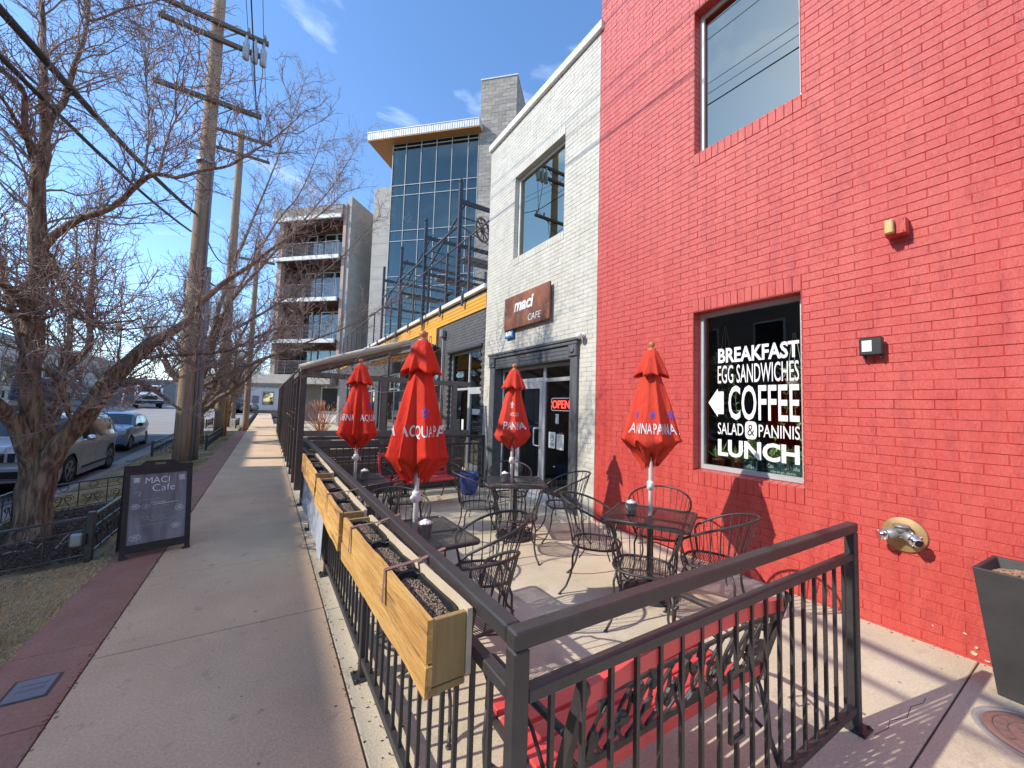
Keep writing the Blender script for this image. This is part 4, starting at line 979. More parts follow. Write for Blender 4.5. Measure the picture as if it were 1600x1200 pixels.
# ================================================================ TABLES
def rrect(hx, hy, r, n=6):
    pts = []
    for cx, cy, a0 in ((hx - r, hy - r, 0), (-hx + r, hy - r, 90), (-hx + r, -hy + r, 180), (hx - r, -hy + r, 270)):
        for i in range(n + 1):
            a = rad(a0 + 90 * i / n); pts.append((cx + r * math.cos(a), cy + r * math.sin(a)))
    return pts
def make_table(label, loc, rot):
    t = thing('table', label, 'table', (*loc, 0), rot, 'square iron mesh tables on the cafe patio')
    hx = .38; z = .73; mb = MB(); rim = rrect(hx, hx, .055)
    for (o1, z1, o2, z2) in ((0, z - .028, 0, z - .006), (0, z - .006, -.008, z), (-.008, z, -.026, z), (-.026, z, -.03, z - .008), (-.03, z - .008, 0, z - .028)):
        A = rrect(hx + o1, hx + o1, .055); B = rrect(hx + o2, hx + o2, .055); b = len(mb.v); m_ = len(A)
        mb.v += [(p[0], p[1], z1) for p in A] + [(p[0], p[1], z2) for p in B]
        for i in range(m_): mb.f.append([b + i, b + (i + 1) % m_, b + m_ + (i + 1) % m_, b + m_ + i]); mb.sm.append(False)
    mb.build('rim', m_wrought, t)
    mb = MB(); n = 46; h2 = hx - .026
    for i in range(n):
        x = -h2 + 2 * h2 * (i + .5) / n; w_ = .0042
        mb.add([(x - w_, -h2, z - .004), (x + w_, -h2, z - .004), (x + w_, h2, z - .004), (x - w_, h2, z - .004)], [(0, 1, 2, 3)])
        mb.add([(-h2, x - w_, z - .0065), (h2, x - w_, z - .0065), (h2, x + w_, z - .0065), (-h2, x + w_, z - .0065)], [(0, 1, 2, 3)])
    mb.build('mesh_top', m_wrought, t)
    mb = MB(); mb.bar((-h2, 0, z - .022), (h2, 0, z - .022), .025, .012); mb.bar((0, -h2, z - .036), (0, h2, z - .036), .025, .012); mb.build('brace', m_wrought, t)
    mb = MB(); mb.lathe([(.03, .05), (.03, .30), (.036, .31), (.03, .32), (.028, z - .045), (.06, z - .043), (.0, z - .042)], n=14); mb.build('column', m_wrought, t)
    mb = MB(); mb.lathe([(.24, .0), (.25, .012), (.235, .035), (.16, .06), (.08, .075), (.05, .11), (.032, .13), (.0, .13)], n=24); mb.build('base', m_wrought, t)
    mb = MB()
    for k in range(8):
        a = k * math.pi / 4; c, s = math.cos(a), math.sin(a); pts = []
        for i in range(13):
            q = i / 12; r = .235 - .13 * q; zz = .03 + .05 * math.sin(q * math.pi) + .03 * q; pts.append((r * c - .03 * math.sin(q * 6) * s, r * s + .03 * math.sin(q * 6) * c, zz))
        mb.tube(pts, .008, 5)
    mb.build('base_scroll', m_wrought, t)
    return t
T = make_table('square iron mesh table holding a tin pail, by the nearest planter box', (1.005, 2.93), .02)
dup(T, (1.01, 5.34, 0), -.03, 'square iron mesh table partly hidden behind the middle planter box')
dup(T, (2.86, 4.40, 0), rad(-27), 'square iron mesh table in front of the cafe door')
dup(T, (3.13, 2.46, 0), rad(28), 'square iron mesh table beside the red brick wall')
# pails
def make_pail(label, loc):
    t = thing('pail', label, 'pail', loc, 0, 'small tin pails on the cafe tables')
    mb = MB(); mb.lathe([(.040, 0), (.042, .002), (.053, .105), (.056, .107), (.056, .112), (.050, .112), (.044, .02), (.0, .02)], n=22); mb.build('tin', m_galv, t)
    mb = MB(); mb.tube([(.054 * math.cos(a), -.0 + .02 * 0 + .054 * math.sin(a), .10 - .05 * abs(math.sin(a)) ) for a in [i * math.pi / 12 for i in range(13)]], .002, 4); mb.build('handle', m_galv, t)
    mb = MB(); random.seed(5)
    for k in range(10):
        a = k * .628; mb.ball((.026 * math.cos(a), .026 * math.sin(a), .108), .018, 7, 5, (1, 1, .9))
    mb.ball((0, 0, .112), .026, 8, 5); mb.build('sugar_packets', m_white, t); return t
PL = make_pail('tin pail with white packets on the table nearest the planter boxes', (1.035, 2.79, .73))
dup(PL, (1.11, 5.27, .73), 1.0, 'tin pail on the table beside the middle planter box')
dup(PL, (2.98, 2.56, .73), 2.4, 'tin pail with handle on the table by the red wall')
dup(PL, (2.70, 4.42, .73), .4, 'tin pail on the table in front of the cafe door')

# ================================================================ CHAIRS
def make_chair(label):
    t = thing('chair', label, 'chair', (0, 0, 0), 0, 'wrought iron barrel back chairs on the patio')
    zs = .43
    def seat_pt(ph, s=1.0): # ph measured from the back (-Y)
        c, s_ = -math.cos(ph), math.sin(ph); return V(.235 * s * math.copysign(abs(s_) ** .75, s_), .225 * s * math.copysign(abs(c) ** .8, c), zs)
    def hoop_pt(ph):
        k = min(1, abs(ph) / rad(118)); z = .86 - .19 * k ** 2.0; r = .325 - .02 * k
        return V(r * math.sin(ph) * 1.0, -r * math.cos(ph) * .98 - .035 * (1 - k), z)
    mb = MB(); mb.tube([seat_pt(i * 2 * math.pi / 40) for i in range(40)], .011, 6, closed=True); mb.build('seat_frame', m_wrought, t)
    mb = MB(); n = 26
    for i in range(n):
        u = -1 + 2 * (i + .5) / n; w_ = .0026
        for ax in (0, 1):
            a_ = .232 if ax == 0 else .222; b_ = .222 if ax == 0 else .232
            ext = b_ * max(0, 1 - abs(u) ** 2.5) ** (1 / 2.5); sag = -.012 * (1 - u * u)
            segs = 5; P = [(-ext + 2 * ext * k / segs) for k in range(segs + 1)]
            for p, q in zip(P[:-1], P[1:]):
                zp = zs - .004 - .016 * (1 - u * u) * (1 - (p / b_) ** 2) - ax * .002; zq = zs - .004 - .016 * (1 - u * u) * (1 - (q / b_) ** 2) - ax * .002; x = u * a_
                if ax == 0: mb.add([(x - w_, p, zp), (x + w_, p, zp), (x + w_, q, zq), (x - w_, q, zq)], [(0, 1, 2, 3)])
                else: mb.add([(p, x - w_, zp), (q, x - w_, zq), (q, x + w_, zq), (p, x + w_, zp)], [(0, 1, 2, 3)])
    mb.build('seat_mesh', m_wrought, t)
    e = rad(118); N_ = 30; hp = [hoop_pt(-e + 2 * e * i / N_) for i in range(N_ + 1)]
    def down(s): # arm front curling to the seat
        p = hoop_pt(s * e); q = seat_pt(s * rad(128)); return [p + V(s * .012, .03, -.018), p + V(s * .004, .05, -.06), (p + q) / 2 + V(s * .01, .03, -.02), q + V(0, .0, .0)]
    mb = MB(); mb.tube(down(-1)[::-1] + hp + down(1), .0105, 7); mb.build('hoop_back', m_wrought, t)
    mb = MB(); rn = 17
    for i in range(rn):
        ph = -e * .96 + 2 * e * .96 * i / (rn - 1); a = seat_pt(ph); b = hoop_pt(ph); m_ = a.lerp(b, .35) + V(math.sin(ph), -math.cos(ph), 0) * -.012
        mb.tube([a, m_, b], .0046, 4, caps=False)
    mb.build('back_rods', m_wrought, t)
    for sx in (-1, 1):
        for sy in (-1, 1):
            o_ = V(sx * .185, sy * .168, zs - .005); k = 1.0 if sy > 0 else .9
            pts = [o_, o_ + V(sx * .022, sy * .028, -.08), o_ + V(sx * .018, sy * .03, -.18), o_ + V(sx * .012, sy * .05, -.27), o_ + V(sx * .03, sy * .095 * k, -.36), o_ + V(sx * .055, sy * .14 * k, -.405), o_ + V(sx * .062, sy * .152 * k, -.421)]
            mb = MB(); mb.tube(pts, .0100, 6); f = pts[-1]; mb.lathe([(.016, 0), (.018, .004), (.012, .008), (.0, .01)], (f.x, f.y, 0.0005), 10); mb.build('leg', m_wrought, t)
    mb = MB(); mb.tube([(-.185, .14, .33), (0, .10, .36), (.185, .14, .33)], .006, 5); mb.tube([(-.185, -.14, .33), (0, -.10, .36), (.185, -.14, .33)], .006, 5); mb.build('stretcher', m_wrought, t)
    return t
def face(p, q): return math.atan2(q[1] - p[1], q[0] - p[0]) - math.pi / 2
TA, TB, TCc, TD = (1.005, 2.93), (1.01, 5.34), (2.86, 4.40), (3.13, 2.46)
chairs = [((1.47, 2.70), TA, .1, 'iron chair on the patio side of the table with the largest umbrella'),
          ((1.08, 2.20), TA, 0, 'iron chair tucked behind the railing by the nearest planter box'),
          ((1.08, 3.68), TA, 0, 'iron chair behind the largest umbrella, on the far side of its table'),
          ((1.10, 4.62), TB, .2, 'iron chair on the near side of the table behind the middle planter box'),
          ((1.64, 5.20), TB, -.1, 'iron chair on the patio side of the farthest table'),
          ((2.40, 4.56), TCc, 0, 'iron chair left of the table at the cafe door, near the blue pot'),
          ((2.55, 3.88), TCc, 0, 'iron chair with its back to us at the cafe door table'),
          ((3.44, 4.10), TCc, 0, 'iron chair right of the cafe door table, beside the cream wall'),
          ((3.13, 4.95), TCc, 0, 'iron chair behind the cafe door table, only its hoop showing'),
          ((2.77, 2.80), TD, -.1, 'iron chair left of the red wall table, its flared foot on the patio'),
          ((2.70, 2.19), TD, .05, 'iron chair with its back to us at the red wall table'),
          ((3.57, 2.70), TD, 0, 'iron chair between the red wall and its table'),
          ((3.32, 1.97), TD, 0, 'iron chair pulled right of the red wall table, nearest the railing end')]
ch0 = make_chair(chairs[0][3])
for i, (p, q, dr_, lab) in enumerate(chairs):
    if i == 0: ch0.location = (*p, 0); ch0.rotation_euler.z = face(p, q) + dr_
    else: dup(ch0, (*p, 0), face(p, q) + dr_, lab)

# ================================================================ BENCHES
def bench(label, loc, rot, red_frame):
    t = thing('bench', label, 'bench', loc, rot, 'red and black iron park benches on the patio'); Lh = .61
    # local: sits facing +Y, back leans to -Y
    for i in range(5):
        y = -.01 + i * .092; z = .425 - .012 * math.sin(i / 4 * math.pi)
        mb = MB(); mb.cbox(-Lh, Lh, y - .039, y + .039, z - .012, z + .012, .004); mb.build('seat_slat', m_benchred, t)
    def bk(z): return -.085 - (z - .45) * .30        # y of the back plane at height z
    def arch(x): return .82 + .055 * (1 - (x / Lh) ** 2)
    xs_ = [-Lh + 2 * Lh * i / 20 for i in range(21)]
    def rail(zf, hh, th_, name, m):
        mb = MB(); b = 0
        for x in xs_:
            z = zf(x)
            for dz, dy in ((-hh, -th_), (hh, -th_), (hh, th_), (-hh, th_)): mb.v.append((x, bk(z) + dy, z + dz))
        for i in range(20):
            for k in range(4): mb.f.append([i * 4 + k, i * 4 + (k + 1) % 4, i * 4 + 4 + (k + 1) % 4, i * 4 + 4 + k]); mb.sm.append(False)
        mb.f += [[0, 3, 2, 1], [80, 81, 82, 83]]; mb.sm += [False] * 2; mb.build(name, m, t)
    rail(arch, .027, .013, 'top_rail', m_benchred); rail(lambda x: .47, .022, .012, 'lower_rail', m_benchred)
    mb = MB(); mb.bar((-Lh + .02, bk(.515), .515), (Lh - .02, bk(.515), .515), .012, .022); mb.bar((-Lh + .02, bk(.785), .785), (Lh - .02, bk(.785), .785), .01, .014)
    rng = random.Random(12)
    for k in range(11):
        x0 = -Lh + .06 + k * (2 * Lh - .16) / 10; s = 1
        for rep in range(2):
            s = -s; pts = []
            for i in range(11):
                q = i / 10; z = .525 + .265 * q; x = x0 + s * (.05 * math.sin(q * 3.6) + .05 * q) + .02 * rep; pts.append((x, bk(z) + .004 * rep, z))
            mb.tube(pts, .0075, 5)
    lf = MB()
    for k in range(26):
        x = rng.uniform(-Lh + .06, Lh - .06); z = rng.uniform(.55, .77); a_ = rng.uniform(-.9, .9) + (1.57 if rng.random() < .3 else .6); l_ = rng.uniform(.05, .085); w_ = l_ * .36
        d = V(math.cos(a_), 0, math.sin(a_)); s_ = V(-d.z, 0, d.x); o_ = V(x, bk(z) - .006, z)
        c_ = [o_, o_ + d * l_ * .35 + s_ * w_ * .5, o_ + d * l_ * .7 + s_ * w_ * .45, o_ + d * l_, o_ + d * l_ * .7 - s_ * w_ * .45, o_ + d * l_ * .35 - s_ * w_ * .5]
        ft = [p + V(0, -.012, 0) for p in c_]; lf.add(c_ + ft, [(0, 1, 2, 3, 4, 5), (11, 10, 9, 8, 7, 6)] + [(i, (i + 1) % 6, 6 + (i + 1) % 6, 6 + i) for i in range(6)])
    for k in range(9):
        x = -Lh + .1 + k * (2 * Lh - .2) / 8; z = .56 + .17 * ((k * 7) % 5) / 4; lf.ball((x, bk(z), z), .022, 8, 5, (1, .6, 1))
    mb.build('back_scroll', m_wrought, t); lf.build('back_leaves', m_wrought, t)
    mp_ = m_benchred if red_frame else m_wrought
    for sx in (-1, 1):
        x = sx * (Lh + .012); mb = MB()
        mb.bar((x, bk(.40), .40), (x, bk(.845), .845), .035, .03, V(1, 0, 0)); mb.ball((x, bk(.855), .855), .028, 10, 6, (.7, 1, 1)); mb.build('back_post', mp_, t)
        mb = MB(); mb.tube([(x, -.07, .42), (x, -.12, .30), (x, -.13, .18), (x, -.20, .03), (x, -.23, .006)], [.016, .015, .014, .014, .016], 6); mb.tube([(x, .38, .42), (x, .40, .28), (x, .385, .16), (x, .43, .03), (x, .455, .006)], [.016, .015, .014, .014, .016], 6)
        mb.bar((x, -.08, .405), (x, .39, .405), .026, .02); mb.tube([(x, -.10, .20), (x, .13, .30), (x, .385, .20)], .009, 6)
        mb.tube([(x, .10, .31), (x, .20, .33), (x, .19, .25), (x, .13, .25), (x, .10, .31)], .007, 5); mb.build('end_frame', m_wrought, t)
        mb = MB(); mb.tube([(x, bk(.68), .67), (x, .02, .655), (x, .20, .645), (x, .35, .64), (x, .415, .61), (x, .42, .555), (x, .385, .53), (x, .36, .56)], [.014, .015, .018, .018, .016, .014, .012, .01], 7); mb.tube([(x, .39, .42), (x, .385, .53), (x, .40, .60)], .012, 6); mb.tube([(x, -.04, .45), (x, .06, .56), (x, .18, .60), (x, .20, .53), (x, .13, .50), (x, .12, .56)], .008, 5); mb.build('armrest', m_wrought, t)
    return t
bench('near red slatted bench with black leaf scroll back, behind the front railing', (1.49, 1.115, 0), rad(-1), False)
bench('far red framed iron bench in front of the back railing', (2.30, 6.72, 0), rad(-176 + 180 + 180) + rad(3), True)

# blue pot
t = thing('flower_pot', 'round cobalt blue glazed pot with dark stems, before the back railing', 'pot', (3.42, 6.95, 0))
mb = MB(); mb.lathe([(.13, 0), (.15, .02), (.20, .16), (.215, .26), (.20, .345), (.185, .36), (.20, .375), (.205, .40), (.175, .40), (.165, .36), (.0, .34)], n=32); mb.build('pot', m_cobalt, t)
mb = MB(); random.seed(21)
for k in range(14):
    a = random.uniform(0, 6.28); p = V(.08 * math.cos(a), .08 * math.sin(a), .34); q = V(.27 * math.cos(a * 1.0), .27 * math.sin(a), random.uniform(.15, .42)); mb.tube([p, (p + q) / 2 + V(0, 0, .12), q], .003, 4); mb.ball(q, .014, 6, 4)
mb.build('stems', m_black, t)

# ================================================================ CHALKBOARD
t = thing('sandwich_board', 'dark framed chalkboard sandwich board reading MACI Cafe on the sidewalk', 'chalkboard', (-.935, 5.72, 0), rad(17))
W2, HT, LEAN = .285, 1.0, .17
def ldf(x, z, d): # front leaf: x across, z up the leaf, d outwards
    n_ = V(0, -HT, LEAN).normalized(); v_ = V(0, LEAN, HT).normalized(); return V(x, 0, 0) + v_ * z + n_ * d
def lbar(mb, x0, x1, z0, z1, d0, d1, f=ldf):
    mb.prism([(x0, z0), (x1, z0), (x1, z1), (x0, z1)], d0, d1, lambda u, v, q: f(u, v, q))
fr = MB(); lbar(fr, -W2, -W2 + .045, .0, .90, 0, .03); lbar(fr, W2 - .045, W2, .0, .90, 0, .03); lbar(fr, -W2 + .046, W2 - .046, .05, .13, 0, .029)
top = [(-W2, .901), (W2, .901), (W2, .955)] + [(W2 - .10 - .08 * i / 6, .955 + .05 * (1 - math.cos(math.pi * i / 6)) / 2) for i in range(7)] + [(-W2 + .18 - .08 * i / 6, .955 + .05 * (1 + math.cos(math.pi * i / 6)) / 2) for i in range(7)] + [(-W2, .955)]
fr.prism(top, 0, .03, lambda u, v, q: ldf(u, v, q)); lbar(fr, -W2 + .046, W2 - .046, .862, .90, 0, .029)
frame = fr.build('frame', m_board, t)
mb = MB(); lbar(mb, -W2 + .046, W2 - .046, .131, .861, .006, .016); sl = mb.build('chalkboard', m_slate, t)
mb = MB(); lbar(mb, -.045, .045, .958, .978, .0295, .0312); mb.build('hand_slot', m_soil, t)
for sx in (-1, 1):
    mb = MB(); lbar(mb, sx * (W2 - .03) - .035, sx * (W2 - .03) + .035, -.0, .018, -.004, .034); mb.build('foot', m_black, t)
def ldb(x, z, d):
    n_ = V(0, HT, LEAN).normalized(); v_ = V(0, -LEAN, HT).normalized(); return V(x, 2 * LEAN + .03, 0) + v_ * z + n_ * d
mb = MB(); lbar(mb, -W2, W2, .0, .955, -.03, 0, ldb); mb.build('back_leaf', m_board, t)
ck = MB(); u_, v_ = V(1, 0, 0), V(0, LEAN, HT).normalized()
def ctext(mb, body, x, z, w_, h_, **k): put_text(mb, body, w_, h_, ldf(x, z, .0165), u_, v_, **k)
ctext(ck, 'MACI', -.115, .755, .20, .066, bold=-.012); ctext(ck, 'Cafe', -.055, .665, .19, .075, bold=-.015)
random.seed(31)
def stroke(mb, pts, r=.0022): mb.tube([ldf(p[0], p[1], .0168) for p in pts], r, 4)
def cup(mb, x, z, s):
    stroke(mb, [(x - s, z + s), (x - s * .8, z - s), (x + s * .8, z - s), (x + s, z + s), (x - s, z + s)], .003)
    for k in range(4): stroke(mb, [(x - s * .7, z - s * .6 + k * s * .4), (x + s * .7, z - s * .5 + k * s * .42)], .0045)
ck.build('chalk_lettering', m_chalk, t); ck = MB(); cup(ck, -.185, .80, .024); cup(ck, .195, .795, .026)
stroke(ck, [(-.05, .523), (.05, .527), (.165, .535)], .0028)
def burst(mb, x, z, s):
    p = [(x + s * (1 if i % 2 else .72) * math.cos(i * .3307), z + .72 * s * (1 if i % 2 else .72) * math.sin(i * .3307)) for i in range(20)]; stroke(mb, p, .0022)
    for k in range(3): stroke(mb, [(x - s * .45, z - s * .25 + k * s * .22), (x - s * .1, z - s * .15 + k * s * .2), (x + s * .45, z - s * .2 + k * s * .25)], .0026)
ck.build('chalk_drawing', m_chalk, t)
for bx_, bz_, bs_ in ((-.19, .52, .042), (.18, .46, .045), (.155, .27, .042), (-.175, .20, .05)): ck = MB(); burst(ck, bx_, bz_, bs_); ck.build('chalk_drawing', m_chalk, t)
cf = MB(); ctext(cf, 'PANINIS', -.06, .535, .12, .022); burst(cf, -.10, .51, .04)
def scrawl(x, z, l_, h_):
    while x < l_:
        w_ = random.uniform(.018, .045); p = [(x + w_ * i / 7, z + h_ * random.uniform(-.5, .5)) for i in range(8)]; stroke(cf, p, .0015); x += w_ + .012
scrawl(-.16, .585, .0, .012); scrawl(.05, .50, .17, .014); scrawl(-.15, .40, .07, .013); scrawl(-.12, .375, .07, .011); scrawl(-.06, .355, .15, .010); scrawl(-.18, .315, .09, .010)
stroke(cf, [(-.20, .66), (-.17, .675), (-.14, .67)], .003); stroke(cf, [(-.15, .66), (-.16, .64), (-.15, .62)], .004)
cf.build('faint_chalk_writing', m_chalkf, t)
# meter lid in the flagstones
t = thing('utility_cover', 'small grey rectangular utility cover with raised marks in the red flagstones', 'utility cover', (-1.055, 3.43, .002))
mb = MB(); mb.cbox(-.085, .085, -.10, .10, 0, .006, .002); mb.build('plate', m_conduit, t)
mb = MB()
for j in range(2):
    for i in range(6): mb.tube([(-.055 + i * .02, -.03 + j * .05, .0068), (-.048 + i * .02, -.005 + j * .05, .0068), (-.044 + i * .02, -.028 + j * .05, .0068), (-.038 + i * .02, -.006 + j * .05, .0068)], .002, 4)
mb.build('raised_marks', m_kerb, t)
mb = MB(); mb.box(-.10, .10, -.115, .115, -.0, .0015); mb.build('rim', m_joint, t)
# ================================================================ GREY SHOP BUILDING WITH YELLOW BAND
GX = 4.40
grey = thing('shop_building', 'low grey painted brick building with yellow band and white parapet', 'building', (GX, 9, 0))
shop_h = (8.44, 10.52, -.1, 3.20)
openings = [shop_h, (11.3, 14.6, .55, 3.0), (15.4, 18.9, .55, 3.0), (19.6, 23.1, .55, 3.0), (23.8, 27.3, .55, 3.0)]
YG0, YG1 = 8.262, 30.5
mb = MB(); holed(mb, GX, GX + .3, YG0, YG1, -.1, 4.60, openings); mb.build('wall', m_greyjoint, grey, True)
mb = MB(); rng = random.Random(9)
k = 0
while True:
    za = .0155 + k * CRS; k += 1
    if za + CRS > 4.59: break
    y = YG0 + (.11 if k % 2 else 0)
    while y < 15.2:
        a, b = y + .004, min(y + MOD, 15.3) - .004; y += MOD
        if any(h[0] - .02 < (a + b) / 2 < h[1] + .02 and h[2] < za + .04 < h[3] for h in openings): continue
        if 4.11 < za + .04 < 4.50: continue
        brick_geo(mb, a, b, za + .004, za + CRS - .004, GX, .008 + rng.gauss(0, .001))
stuff(mb.build('brick_courses', m_greybrick, grey, True))
for i in range(4):
    mb = MB(); mb.cbox(GX - .035, GX - .002, YG0 + .003, YG1, 4.115 + i * .094, 4.203 + i * .094, .006); mb.build('yellow_plank', m_yellow, grey, True)
mb = MB(); mb.cbox(GX - .10, GX + .40, YG0 + .002, YG1 + .05, 4.602, 4.71, .006); mb.build('parapet_cap', m_offwhite, grey, True)
mb = MB(); mb.box(GX + .4, GX + 9, YG0, YG1, 4.40, 4.59); mb.box(GX + .31, GX + 9, YG1 - .3, YG1, -.1, 4.39); mb.build('roof', m_greystucco, grey, True)
XG2 = GX + .10
def shopfront(y0_, y1_, z0_, z1_, vs_y, hs_z, m, name='shop_window', gm=None):
    s_ = MB(); e = .05
    s_.box(XG2, XG2 + .06, y0_ + .001, y0_ + e, z0_, z1_); s_.box(XG2, XG2 + .06, y1_ - e, y1_ - .001, z0_, z1_); s_.box(XG2 + .001, XG2 + .059, y0_ + e, y1_ - e, z1_ - e, z1_ - .001); s_.box(XG2 + .001, XG2 + .059, y0_ + e, y1_ - e, z0_ + .001, z0_ + e)
    for v in vs_y: s_.box(XG2 + .002, XG2 + .058, v - .03, v + .03, z0_ + e, z1_ - e)
    yy = [y0_ + e] + [q for v in vs_y for q in (v - .03, v + .03)] + [y1_ - e]
    for hz in hs_z:
        for a, b in zip(yy[::2], yy[1::2]): s_.box(XG2 + .003, XG2 + .057, a, b, hz - .03, hz + .03)
    o = s_.build(name, m, grey, True); zz = [z0_ + e] + [q for v in hs_z for q in (v - .03, v + .03)] + [z1_ - e]
    for a, b in zip(yy[::2], yy[1::2]):
        for c, d in zip(zz[::2], zz[1::2]):
            p = MB(); p.box(XG2 + .025, XG2 + .032, a - .004, b + .004, c - .004, d + .004); p.build('pane', gm or g_door, o, True)
    return o
o = shopfront(8.45, 10.51, .02, 3.19, [9.35], [2.17], m_alu)
mb = MB(); mb.box(XG2 - .012, XG2 + .05, 8.50, 8.59, .04, 2.139); mb.box(XG2 - .012, XG2 + .05, 9.23, 9.318, .04, 2.139); mb.box(XG2 - .011, XG2 + .049, 8.59, 9.23, 2.03, 2.138); mb.box(XG2 - .011, XG2 + .049, 8.59, 9.23, .04, .24)
dd = mb.build('door', m_alu, grey, True)
mb = MB(); mb.tube([(XG2 - .012, 9.26, .98), (XG2 - .07, 9.24, .98), (XG2 - .07, 9.1, 1.0), ], .014, 6); mb.build('handle', m_alu, dd, True)
mb = MB(); mb.box(XG2 + .018, XG2 + .022, 8.68, 9.12, 1.50, 1.64); mb.box(XG2 + .018, XG2 + .022, 9.62, 9.74, .95, 1.35); mb.build('notice', m_paper, dd, True)
mb = MB(); mb.cbox(GX - .06, GX - .002, 8.40, 10.56, 3.20, 3.27, .008); mb.build('lintel', m_iron, grey, True)
for (y0_, y1_, z0_, z1_) in openings[1:]:
    shopfront(y0_, y1_, z0_, z1_, [y0_ + (y1_ - y0_) / 3, y0_ + 2 * (y1_ - y0_) / 3], [2.35], m_alu)
room(grey, GX + .31, GX + 5, 8.3, 30, .02, 3.6, m_dark)
t = thing('projecting_sign', 'yellow rectangular sign box on the grey wall below the yellow band', 'sign', (GX - .05, 11.78, 3.36))
mb = MB(); mb.cbox(-.03, .03, -.36, .36, 0, .735, .008); mb.build('panel', m_yellow, t)
mb = MB()
for a, b, c, d in ((.16, .22, .2, .56), (-.02, .16, .2, .25), (-.02, .16, .51, .56), (-.02, .04, .26, .50)): mb.box(-.034, -.0305, a, b, c, d)
mb.build('mark', m_darkwood, t)
t = thing('meter_box', 'grey rounded utility box on a vertical pipe on the grey wall', 'utility box', (GX - .02, 10.85, 3.3))
mb = MB(); mb.cbox(-.14, 0, -.10, .10, .42, .66, .03); mb.build('box', m_conduit, t)
mb = MB(); mb.tube([(-.05, 0, -3.25), (-.05, 0, .43)], .025, 8); mb.build('pipe', m_conduit, t)
t = thing('wall_floodlight', 'round black spotlight on the grey wall beside the yellow sign', 'light', (GX - .02, 11.25, 3.45))
mb = MB(); mb.tube([(0, 0, 0), (-.14, 0, 0), (-.2, 0, -.03)], .025, 8); mb.build('arm', m_black, t)
mb = MB(); mb.lathe([(.10, -.28), (.12, -.25), (.10, -.14), (.05, -.10), (.0, -.10)], n=16, axis='x'); mb.build('head', m_black, t)

# terrace railing on the parapet
t = thing('terrace_railing', 'thin dark steel railing along the roof terrace edge above yellow band', 'railing', (GX + .05, 8.4, 4.71))
pm = MB(); pm.box(-.028, .028, -.028, .028, -.35, 1.34); pmesh = pm.mesh('post', m_brownsteel)
pb = MB(); pb.box(-.19, -.155, -.05, .05, -.32, .02); pb.box(-.154, .03, -.05, .05, .003, .02); pbm = pb.mesh('bracket', m_iron)
for i in range(14):
    y = 1.08 + i * 1.6
    inst('post', pmesh, t, (0, y, .37)); inst('bracket', pbm, t, (0, y, 0))
mb = MB(); mb.bar((0, 0, 1.36 + .30), (0, 22, 1.36 + .30), .04, .03)
mb.build('top_rail', m_brownsteel, t)
wm = MB(); wm.bar((0, 0, 0), (0, 22, 0), .008, .008); wme = wm.mesh('cable', m_brownsteel)
for i in range(9): inst('cable', wme, t, (0, 0, .12 + i * .155))
# steel trellis on the terrace
t = thing('terrace_trellis', 'tall black steel frame with sloping struts standing on the roof terrace', 'steel frame', (5.2, 11.96, 4.6))
for i in range(4):
    y = i * 3.45; zt = 4.75
    mb = MB(); mb.box(-.06, .06, y - .06, y + .06, 0, zt); mb.ball((0, y, zt + .08), .08, 10, 6); mb.build('post', m_iron, t)
    mb = MB(); mb.bar((0.062, y, 4.1), (4.6, y, 4.1), .08, .14); mb.bar((.062, y, 3.55), (4.6, y, 3.55), .03, .03); mb.bar((.062, y, 2.55), (4.6, y, 2.55), .07, .12); mb.bar((.062, y, 2.1), (4.6, y, 2.1), .03, .03); mb.build('beam', m_iron, t)
    mb = MB(); mb.box(4.6, 4.72, y - .06, y + .06, 0, 4.6); mb.build('back_post', m_iron, t)
    if i < 3:
        mb = MB(); mb.bar((0, y + .06, 3.3 - .1 * i), (0, y + 3.39, 3.3 - .1 * i), .07, .07); mb.bar((0.1, y + .1, 3.3), (3.0, y + 3.3, 4.4), .045, .045); mb.bar((.3, y + .06, 4.3), (.1, y + 3.3, 2.7), .05, .05); mb.build('strut', m_iron, t)
t2 = thing('wagon_wheel', 'dark spoked wagon wheel hung in the terrace steel frame', 'wheel', (6.3, 12.4, 8.15)); t2.rotation_euler.z = .5
mb = MB(); mb.tube([(.42 * math.cos(i * .2618), 0, .42 * math.sin(i * .2618)) for i in range(24)], .04, 6, closed=True)
for k in range(5): a = k * .628; mb.bar((-.4 * math.cos(a), 0, -.4 * math.sin(a)), (.4 * math.cos(a), 0, .4 * math.sin(a)), .035, .035)
mb.lathe([(.09, -.06), (.09, .06), (0, .06)], n=12, axis='y'); mb.build('rim', m_darkwood, t2)
for i, (x, y, z) in enumerate(((6.9, 13.4, 7.2), (7.0, 16.4, 7.3), (6.8, 20, 7.3))):
    h_ = thing('patio_heater', ('grey box heater hung nearest in the terrace steel frame', 'long grey heater hung in the middle of the terrace steel frame', 'long grey heater hung farthest in the terrace steel frame')[i], 'heater', (x, y, z), 0, 'heaters hung in the terrace frame')
    mb = MB(); mb.cbox(-.9, .9, -.22, .22, 0, .22, .03); mb.build('hood', m_greywood, h_)
    mb = MB(); mb.bar((-.7, 0, .22), (-.7, 0, 1.3), .02, .02); mb.bar((.7, 0, .22), (.7, 0, 1.3), .02, .02); mb.build('hanger', m_iron, h_)

